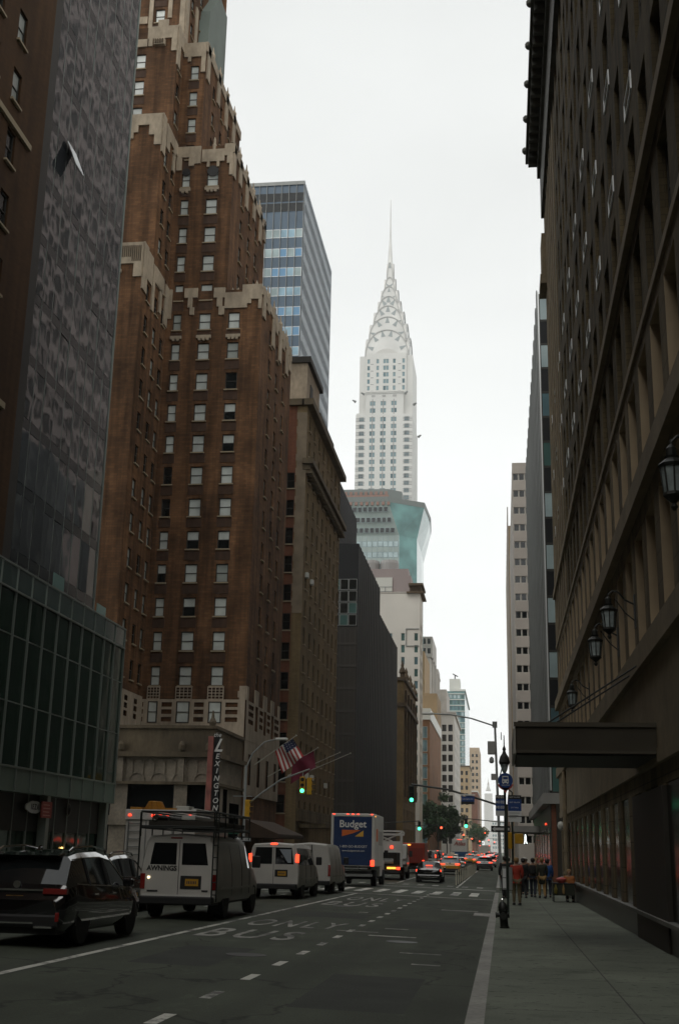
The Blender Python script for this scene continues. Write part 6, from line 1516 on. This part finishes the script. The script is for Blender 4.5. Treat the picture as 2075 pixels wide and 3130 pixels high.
obj('dome_camera', MB().lathe([(.04, 0), (.14, -.1), (.17, -.3), (.1, -.42)], -.5, 0, 8.2, 12), M['grey_metal'], t)
obj('finial', MB().box(-.42, -.1, -.12, .12, 10.1, 10.5).cyl((.15, 0, 9.3), (.15, 0, 9.8), .03, n=6), M['grey_metal'], t)
obj('mast_arm', MB().tube([(-.1, 0, 5.1), (-1.6, 0, 5.55), (-3.4, 0, 6.05), (-5.8, 0, 6.35)], .065, 8), M['iron'], t)
signal_head(t, -5.75, -.1, 5.7, 'g', 's', 'green_iron')
obj('hanger', MB().cyl((-5.75, 0, 6.2), (-5.75, 0, 6.4), .03, n=6), M['iron'], t)
s_ = obj('overhead_sign', MB().box(-2.5, -1.65, -.12, -.09, 5.3, 5.62), M['sign_blue'], t); text_obj('Lexington Av', .13, M['letter_white'], s_, (-2.08, -.125, 5.46)); obj('sign_rail', MB().box(-2.6, -1.6, -.12, -.06, 5.68, 5.76), M['sign_white'], s_); obj('lower_panel', MB().box(-2.5, -1.65, -.12, -.09, 5.12, 5.3), M['sign_black'], s_)
# near right corner: pedestrian signal
t = thing('pedestrian_signal', 'yellow pedestrian signal showing a white walking figure by the right corner', 'traffic light', (.5, 62.5, wz(0, 62)))
obj('pole', MB().cyl((0, 0, 0), (0, 0, 3.6), .06, n=10), M['green_iron'], t)
h_ = obj('signal_box', MB().box(.12, .52, -.16, .16, 2.45, 2.95), M['signal_yellow'], t, bevel=.03); obj('signal_box', MB().box(-.3, -.02, -.16, .16, 2.2, 3.0), M['signal_yellow'], t, bevel=.03)
wk = MB(); wk.box(.60, .68, -.12, -.1, 2.62, 2.82).lathe([(.035, 0), (.035, .02)], .64, -.12, 2.87, 8, axis='y').extr([(.60, 2.62), (.63, 2.62), (.60, 2.45), (.57, 2.45)], 'y', -.12, -.1).extr([(.65, 2.62), (.68, 2.62), (.73, 2.46), (.70, 2.46)], 'y', -.12, -.1)
obj('walking_figure', wk, M['walk_white'], t); obj('screen', MB().box(.54, .76, -.1, -.02, 2.42, 2.94), M['sign_black'], t)
ow = obj('one_way_sign', MB().box(-1.05, -.1, -.1, -.07, 3.0, 3.3), M['sign_black'], t); obj('white_arrow', MB().extr([(-1.0, 3.15), (-.85, 3.27), (-.85, 3.21), (-.15, 3.21), (-.15, 3.09), (-.85, 3.09), (-.85, 3.03)], 'y', -.106, -.1), M['sign_white'], ow)
# farther signals on arms over the avenue
for x, y, z, c_, side, l in ((-10.8, 163, 4.35, 'g', -17, 'small far green signal left of the leafy tree'), (-4.7, 164, 4.8, 'g', .6, 'small far green signal right of the leafy tree'), (-11.8, 243, 5.6, 'r', -17, 'red signal shining against the leafy tree'), (-10.3, 335, 5.4, 'r', -17, 'tiny red signal over the Atlas truck'), (-9.9, 412, 5.1, 'r', -17, 'tiny red signal right of the Atlas truck'), (-6.8, 500, 8.2, 'r', .6, 'farthest red signal high over the queue'), (-5.6, 520, 5.6, 'r', .6, 'lower farthest red signal over the queue'), (-8.2, 455, 4.6, 'r', -17, 'small low red signal left of the farthest ones'), (-3.4, 545, 5.0, 'r', .6, 'small red signal nearest the right kerb at the far end')):
    t = thing('traffic_signal', l, 'traffic light', (side, y, -.64), 0, 'signals down the avenue')
    obj('pole', MB().cyl((0, 0, 0), (0, 0, z + 1.6), .1, n=8), M['iron'], t); obj('mast_arm', MB().tube([(0, 0, z + 1.0), (x - side, 0, z + 1.45)], .06, 6), M['iron'], t)
    signal_head(t, x - side, 0, z + .64 - .25 * (c_ == 'r') + .2 * (c_ == 'g'), c_, 's', 'iron')
# wall globe lamp on the right building corner
t = thing('globe_lamp', 'white globe lamp on a short arm at the end of the dark building', 'lamp', (3.05, 63.4, 2.9))
obj('globe', MB().lathe([(.02, -.25), (.13, -.2), (.19, -.02), (.14, .14), (.04, .18)], -.1, 0, 0, 14), M['globe'], t, smooth=True); obj('arm', MB().tube([(-.1, 0, .18), (0, 0, .3), (.15, 0, .28)], .025, 6), M['iron'], t)

# white posts along the bus lane
t0 = thing('lane_post', 'slim white flexible post in the row beside the bus lane', 'post', (-3.12, 84.4, road_z(-3.1, 84)), 0, 'white posts along the bus lane')
obj('post', MB().lathe([(.06, 0), (.04, .05), (.04, .95), (.025, 1.0)], 0, 0, 0, 8), mat('post_white', (.45, .42, .33), .6), t0); obj('base', MB().lathe([(.09, 0), (.07, .03)], 0, 0, 0, 8), M['rubber'], t0)
for i in range(1, 14): c = copy_tree(t0); c.location.y = 84.4 + i * 3.5; c.location.x = -3.12 + i * .02

# flags on the hotel front
def flag(x, y, z, tipx, tipz, label, kind):
    t = thing('flag', label, 'flag', (x, y, z)); dx, dz = tipx - x, tipz - z
    obj('flagpole', MB().cyl((0, 0, 0), (dx, 0, dz), .05, .03, 8).lathe([(.02, -.08), (.09, 0), (.02, .08)], dx, 0, dz, 8), mat('pole_pale', (.42, .40, .34), .5), t)
    if not kind: return
    nu, nv = 26, 26; g = MB(); Wd, Hd = 2.0, 1.85
    def Pt(u, v):   # u along the pole from the tip inward, v hanging down
        ax, az = dx * (.94 - .42 * u), dz * (.94 - .42 * u)
        sag = v * Hd; sl = v * Hd * (.52 if kind == 'us' else .1)
        return (ax - .1 + sl - .28 * v * u, .16 * math.sin(u * 9 + v * 3) * (.3 + v) , az - sag * (.78 + .22 * u) - .05)
    for i in range(nu):
        for j in range(nv):
            u0, u1, v0, v1 = i / nu, (i + 1) / nu, j / nv, (j + 1) / nv
            if kind == 'us': mi = 2 if (u0 < .52 and v0 < .42) else (int(u0 * 13) % 2)
            else: mi = 0
            g.poly([Pt(u0, v0), Pt(u0, v1), Pt(u1, v1), Pt(u1, v0)], mi)
            if kind == 'us' and mi == 2 and i % 3 == 1 and j % 3 == 1:
                q = [Pt(u0, v0), Pt(u0, v1), Pt(u1, v1), Pt(u1, v0)]; cc = [sum(p[k] for p in q) / 4 for k in range(3)]
                g.poly([tuple(cc[k] + (p[k] - cc[k]) * .6 - (.012 if k == 1 else 0) for k in range(3)) for p in q], 1)
    obj('cloth', g, [M['flag_red'], M['flag_white'], M['flag_navy']] if kind == 'us' else [M['flag_maroon']], t, smooth=True)
flag(-19.9, 97.5, 7.9, -16.5, 10.3, 'striped stars flag hanging from an angled pole on the hotel', 'us')
flag(-19.9, 103.5, 7.3, -15.6, 9.8, 'plain maroon flag hanging beside the striped flag', 'maroon')
flag(-19.9, 118.4, 8.2, -14.6, 10.5, 'upper of two bare slanted flagpoles beyond the maroon flag', None)
flag(-19.9, 113.5, 8.0, -15.0, 10.2, 'lower of two bare slanted flagpoles beyond the maroon flag', None)
# ================================================================== people
def skin_mesh(name, verts, edges, radii, mats, root=0, sub=1):
    me = bpy.data.meshes.new(name); me.from_pydata(verts, edges, []); o = bpy.data.objects.new(name, me); COL.objects.link(o)
    md = o.modifiers.new('skin', 'SKIN'); md.use_smooth_shade = True
    if not me.skin_vertices: me.skin_vertices.new() if hasattr(me.skin_vertices, 'new') else None
    for i, r in enumerate(radii):
        sv = me.skin_vertices[0].data[i]; sv.radius = r if isinstance(r, tuple) else (r, r); sv.use_root = i == root
    s_ = o.modifiers.new('sub', 'SUBSURF'); s_.levels = sub; s_.render_levels = sub
    dg = bpy.context.evaluated_depsgraph_get(); dg.update()
    out = bpy.data.meshes.new_from_object(o.evaluated_get(dg)); out.materials.clear(); out.materials.append(mats); out.name = name
    bpy.data.objects.remove(o)
    return out
def person(x, y, rz, label, top, legs, hair='hair_dark', h=1.72, stride=.16, coat=False, bag=None, arm=.1, group=None, z=None, hat=None, sit=False):
    t = thing('person', label, 'person', (x, y, walk_z(y) if z is None else z), rz, group); k = h / 1.75
    V, E_, R_ = [], [], []
    def add(p, r, link=None):
        V.append((p[0] * k, p[1] * k, p[2] * k)); R_.append((r[0] * k, r[1] * k) if isinstance(r, tuple) else r * k)
        if link is not None: E_.append((link, len(V) - 1))
        return len(V) - 1
    dz = -.42 if sit else 0
    pel = add((0, 0, .96 + dz), (.15, .11)); sp = add((0, 0, 1.16 + dz), (.135, .10), pel); ch = add((0, 0, 1.36 + dz), (.165, .11), sp); nk = add((0, .015, 1.52 + dz), .05, ch)
    jaw = add((0, .035, 1.585 + dz), (.062, .075), nk); hd = add((0, .025, 1.665 + dz), (.075, .092), jaw); add((0, .015, 1.735 + dz), (.055, .07), hd)
    arms, lg = [], []
    for s_, ph in ((1, 1), (-1, -1)):
        sh = add((.185 * s_, 0, 1.43 + dz), .062, ch); el = add((.235 * s_, -.03 + arm * ph * .4, 1.16 + dz), .045, sh); wr = add((.225 * s_, .07 + arm * ph, .95 + dz), .030, el)
        pm = add((.222 * s_, .085 + arm * ph, .885 + dz), (.022, .038), wr); arms.append((sh, el, wr))
        for f, (fo, ln) in enumerate(((.030, .075), (.010, .085), (-.010, .08), (-.028, .062))):
            a_ = add((.218 * s_, .088 + fo + arm * ph, .845 + dz), .010, pm); add((.205 * s_, .092 + fo + arm * ph, .845 - ln + dz), .008, a_)
        a_ = add((.20 * s_, .125 + arm * ph, .875 + dz), .011, pm); add((.192 * s_, .145 + arm * ph, .835 + dz), .009, a_)
        if sit:
            hp = add((.10 * s_, 0, .92 + dz), .10, pel); kn = add((.12 * s_, .42, .52), .065, hp); an = add((.12 * s_, .46, .09), .042, kn); add((.12 * s_, .62, .035), .036, an)
        else:
            hp = add((.095 * s_, 0, .90), .098, pel); kn = add((.10 * s_, .06 - stride * ph * .3, .50), .064, hp); an = add((.10 * s_, -stride * ph - (.06 if ph > 0 else 0), .09), .042, kn); add((.10 * s_, .14 - stride * ph, .035), .036, an)
        lg.append((hp, kn, an, len(V) - 1))
    obj('body', skin_mesh('body', V, E_, R_, M['skin'], pel), None, t)
    def sub(ids, name, m_, grow, extra=()):
        mp = {i: n for n, i in enumerate(ids)}; ed = [(mp[a], mp[b_]) for a, b_ in E_ if a in mp and b_ in mp]
        rr = [tuple(r_ + grow for r_ in R_[i]) if isinstance(R_[i], tuple) else R_[i] + grow for i in ids]
        vv = [V[i] for i in ids]
        for (src, p, r) in extra: vv.append(tuple(c * k for c in p)); rr.append((r[0] * k, r[1] * k)); ed.append((mp[src], len(vv) - 1))
        obj(name, skin_mesh(name, vv, ed, rr, M[m_], 0), None, t)
    sub([pel] + [i for l_ in lg for i in l_[:3]], 'trousers', legs, .018)
    sub([pel, sp, ch] + [i for a_ in arms for i in a_], 'coat' if coat else 'jacket', top, .026, ((pel, (0, -.01, .58 if coat else .84 + dz), (.19, .14) if coat else (.15, .115)),))
    for l_ in lg:
        p = V[l_[2]]; q = V[l_[3]]
        obj('shoe', MB().extr([(p[1] - .07, 0), (q[1] + .06, 0), (q[1] + .05, .05), (p[1] + .06, .09), (p[1] - .06, .10)], 'x', p[0] - .045, p[0] + .045), M['sign_black'], t, bevel=.012)
    hz_ = (1.68 + dz) * k
    obj('hair', MB().lathe([(.075, -.09), (.100, -.03), (.104, .03), (.085, .08), (.03, .105)], 0, -.012, hz_, 14), M[hair], t, smooth=True)
    f = MB(); f.extr([(.10, hz_ + .0), (.135, hz_ - .035), (.10, hz_ - .04)], 'x', -.012, .012); obj('nose', f, M['skin'], t)
    e = MB()
    for s_ in (1, -1): e.box(s_ * .035 - .012, s_ * .035 + .012, .098, .108, hz_ + .0, hz_ + .014)
    obj('eyes', e, M['hair_dark'], t)
    obj('mouth', MB().box(-.022, .022, .096, .106, hz_ - .072, hz_ - .064), mat('lips', (.25, .09, .07), .6), t)
    er = MB()
    for s_ in (1, -1): er.box(s_ * .088 - .012, s_ * .088 + .012, -.01, .03, hz_ - .03, hz_ + .03)
    obj('ears', er, M['skin'], t, bevel=.008)
    if bag == 'back': obj('backpack', MB().box(-.16, .16, -.27, -.12, 1.05 * k, 1.45 * k), M['cloth_black'], t, bevel=.06)
    if bag == 'side': obj('shoulder_bag', MB().box(.20, .30, -.15, .15, .72 * k, 1.0 * k), M['cloth_black'], t, bevel=.04); 
    if hat: obj('cap', MB().lathe([(.11, .02), (.115, .05), (.09, .11), (.02, .125)], 0, -.005, hz_, 14), M[hat], t, smooth=True)
    return t
person(.52, 48.9, .15, 'person in a red jacket and khaki trousers standing nearest on the right pavement', 'cloth_red', 'cloth_khaki', 'hair_light', 1.74, .05, bag='side', arm=.04)
person(.1, 56.6, -.1, 'person in black half hidden behind the bus stop post', 'cloth_black', 'cloth_black', 'hair_dark', 1.8, .14)
person(.93, 58.6, .1, 'person in a long black coat walking just right of the red jacket', 'cloth_black', 'cloth_black', 'hair_dark', 1.74, .2, True)
person(1.42, 60.4, -.15, 'person in a brown jacket with a black backpack', 'cloth_brown', 'cloth_navy', 'hair_dark', 1.76, .16, False, 'back')
person(1.80, 59.0, .1, 'person in a dark green coat and tan trousers', 'cloth_green', 'cloth_tan', 'hair_light', 1.78, .14, True)
person(2.12, 60.6, 0, 'person in a bright blue jacket at the right of the walkers', 'cloth_blue', 'cloth_navy', 'hair_dark', 1.72, .12)
person(1.12, 64.8, PI, 'person coming forward in a dark coat and white cap between the walkers', 'cloth_navy', 'cloth_navy', 'hair_grey', 1.78, .15, True, hat='cloth_white')
person(1.75, 66.5, PI, 'person with pale hair coming forward behind the brown jacket', 'cloth_brown', 'cloth_black', 'hair_light', 1.8, .12)
person(.72, 66.0, PI + .2, 'person in grey crossing behind the red jacket', 'cloth_grey', 'cloth_black', 'hair_light', 1.76, .15)
person(.40, 84.0, .1, 'small person in black on the far corner behind the bus stop post', 'cloth_black', 'cloth_navy', 'hair_dark', 1.76, .14)
person(1.55, 85.2, 0, 'small person in orange on the far right corner', 'cloth_orange', 'cloth_black', 'hair_dark', 1.74, .12)
# seller's table with goods against the wall
yb = 54.2
t = thing('stall_table', 'dark cloth covered sales table with colourful goods against the right wall', 'stall', (2.62, yb, walk_z(yb)))
obj('table_top', MB().box(-.55, .4, -.55, .75, .72, .78), M['cloth_black'], t, bevel=.02)
g = MB(); g.box(-.54, .38, -.54, -.5, .28, .73); g.box(-.54, -.5, -.5, .74, .3, .73); obj('cloth', g, M['cloth_green'], t)
for x in (-.5, .35):
    for y in (-.5, .7): obj('leg', MB().cyl((x, y, 0), (x, y, .73), .02, n=6), M['iron'], t)
def goods(name, mb, m_, l, cat, loc):
    o = obj(name, mb, M[m_]); o.location = loc; tag(o, l, cat)
goods('basket', MB().lathe([(.12, 0), (.2, .1), (.22, .16), (.17, .2), (.03, .24)], 0, 0, 0, 14), 'sign_rose', 'round rosy heap of goods on the left of the stall table', 'goods', (2.45, yb - .3, walk_z(yb) + .78))
goods('folded_scarf', MB().box(-.14, .14, -.1, .1, 0, .08).box(-.1, .12, -.08, .08, .08, .14), 'cloth_orange', 'folded orange cloth on the right of the stall table', 'goods', (2.85, yb - .35, walk_z(yb) + .78))
goods('hanging_bag', MB().lathe([(.02, 0), (.07, .05), (.08, .2), (.05, .28), (.015, .4)], 0, 0, 0, 10), 'leaf_yellow', 'yellow bag hanging at the left edge of the stall table', 'bag', (2.2, yb - .58, walk_z(yb) + .33))
goods('hanging_bag', MB().lathe([(.02, 0), (.05, .05), (.06, .2), (.04, .3), (.012, .4)], 0, 0, 0, 10), 'cloth_tan', 'tan bag hanging on the front of the stall table', 'bag', (2.52, yb - .62, walk_z(yb) + .33))
person(2.85, yb + 1.0, PI, 'person in an orange brown coat seated behind the stall table', 'cloth_orange', 'cloth_black', 'hair_light', 1.72, 0, False, None, .1, sit=True)
obj('stool', MB().box(-.18, .18, -.18, .18, .40, .45).cyl((-.14, -.14, 0), (-.14, -.14, .4), .02, n=6).cyl((.14, -.14, 0), (.14, -.14, .4), .02, n=6).cyl((-.14, .14, 0), (-.14, .14, .4), .02, n=6).cyl((.14, .14, 0), (.14, .14, .4), .02, n=6), M['iron'])
so_ = bpy.data.objects['stool']; so_.location = (2.85, yb + 1.0, walk_z(yb)); tag(so_, 'small dark stool under the seated seller', 'stool')

# ================================================================== trees
def tree(x, y, h, w, label, m1, m2, n=2600, seed=1, leaf=.40, group=None):
    r = random.Random(seed); z0 = walk_z(y); t = thing('street_tree', label, 'tree', (x, y, z0), 0, group)
    k = MB(); k.tube([(0, 0, 0), (.05, .05, h * .18), (0, .1, h * .34)], .17, 8); limbs = []
    for i in range(9):
        a = 2 * PI * i / 9 + r.uniform(-.3, .3); zz = h * r.uniform(.28, .45); e = (math.cos(a) * w * r.uniform(.22, .42), math.sin(a) * w * r.uniform(.22, .42), h * r.uniform(.55, .88)); limbs.append(e)
        m_ = (e[0] * .4, e[1] * .4, (zz + e[2]) / 2 - .2); k.cyl((0, .05, zz), m_, .09, .06, 6); k.cyl(m_, e, .06, .02, 6)
    obj('trunk', k, M['bark'], t)
    c = MB(); cl = []
    for e in limbs:
        for _ in range(3): cl.append((e[0] + r.gauss(0, w * .10), e[1] + r.gauss(0, w * .10), e[2] + r.gauss(0, h * .09), r.uniform(.10, .19) * w))
    for _ in range(6): cl.append((r.gauss(0, w * .14), r.gauss(0, w * .14), h * r.uniform(.5, .95), r.uniform(.1, .18) * w))
    for _ in range(n):
        q = r.choice(cl); d = Vector((r.gauss(0, 1), r.gauss(0, 1), r.gauss(0, .8))).normalized() * (q[3] * r.uniform(.35, 1.1))
        p = Vector(q[:3]) + d; u = Vector((r.gauss(0, 1), r.gauss(0, 1), r.gauss(0, 1))).normalized(); v = u.orthogonal().normalized(); s_ = leaf * r.uniform(.6, 1.3)
        c.poly([tuple(p - u * s_), tuple(p + v * s_ * .55), tuple(p + u * s_), tuple(p - v * s_ * .55)], 0 if r.random() < .6 else 1)
    obj('crown', c, [M[m1], M[m2]], t)
G_ = 'street trees along the left pavement'
tree(-17.4, 340, 14.6, 9.5, 'broad dark green street tree before the red framed block', 'leaf_dark', 'leaf_mid', 5200, 5, .42, G_)
tree(-17.0, 385, 13, 9, 'second dark green tree just behind the broad one', 'leaf_dark', 'leaf_mid', 3600, 9, .45, G_)
tree(-15.5, 860, 20, 13, 'distant yellow green tree above the far tail lights', 'leaf_yellow', 'leaf_mid', 1400, 7, .7)
tree(-14.5, 700, 17, 10, 'distant olive tree left of the yellow green one', 'leaf_mid', 'leaf_dark', 1200, 8, .6)
scene.view_settings.view_transform = 'Standard'; scene.view_settings.look = 'None'
scene.view_settings.exposure = .62; scene.view_settings.gamma = 1
scene.cycles.max_bounces = 8; scene.cycles.volume_bounces = 1
scene.cycles.use_denoising = True
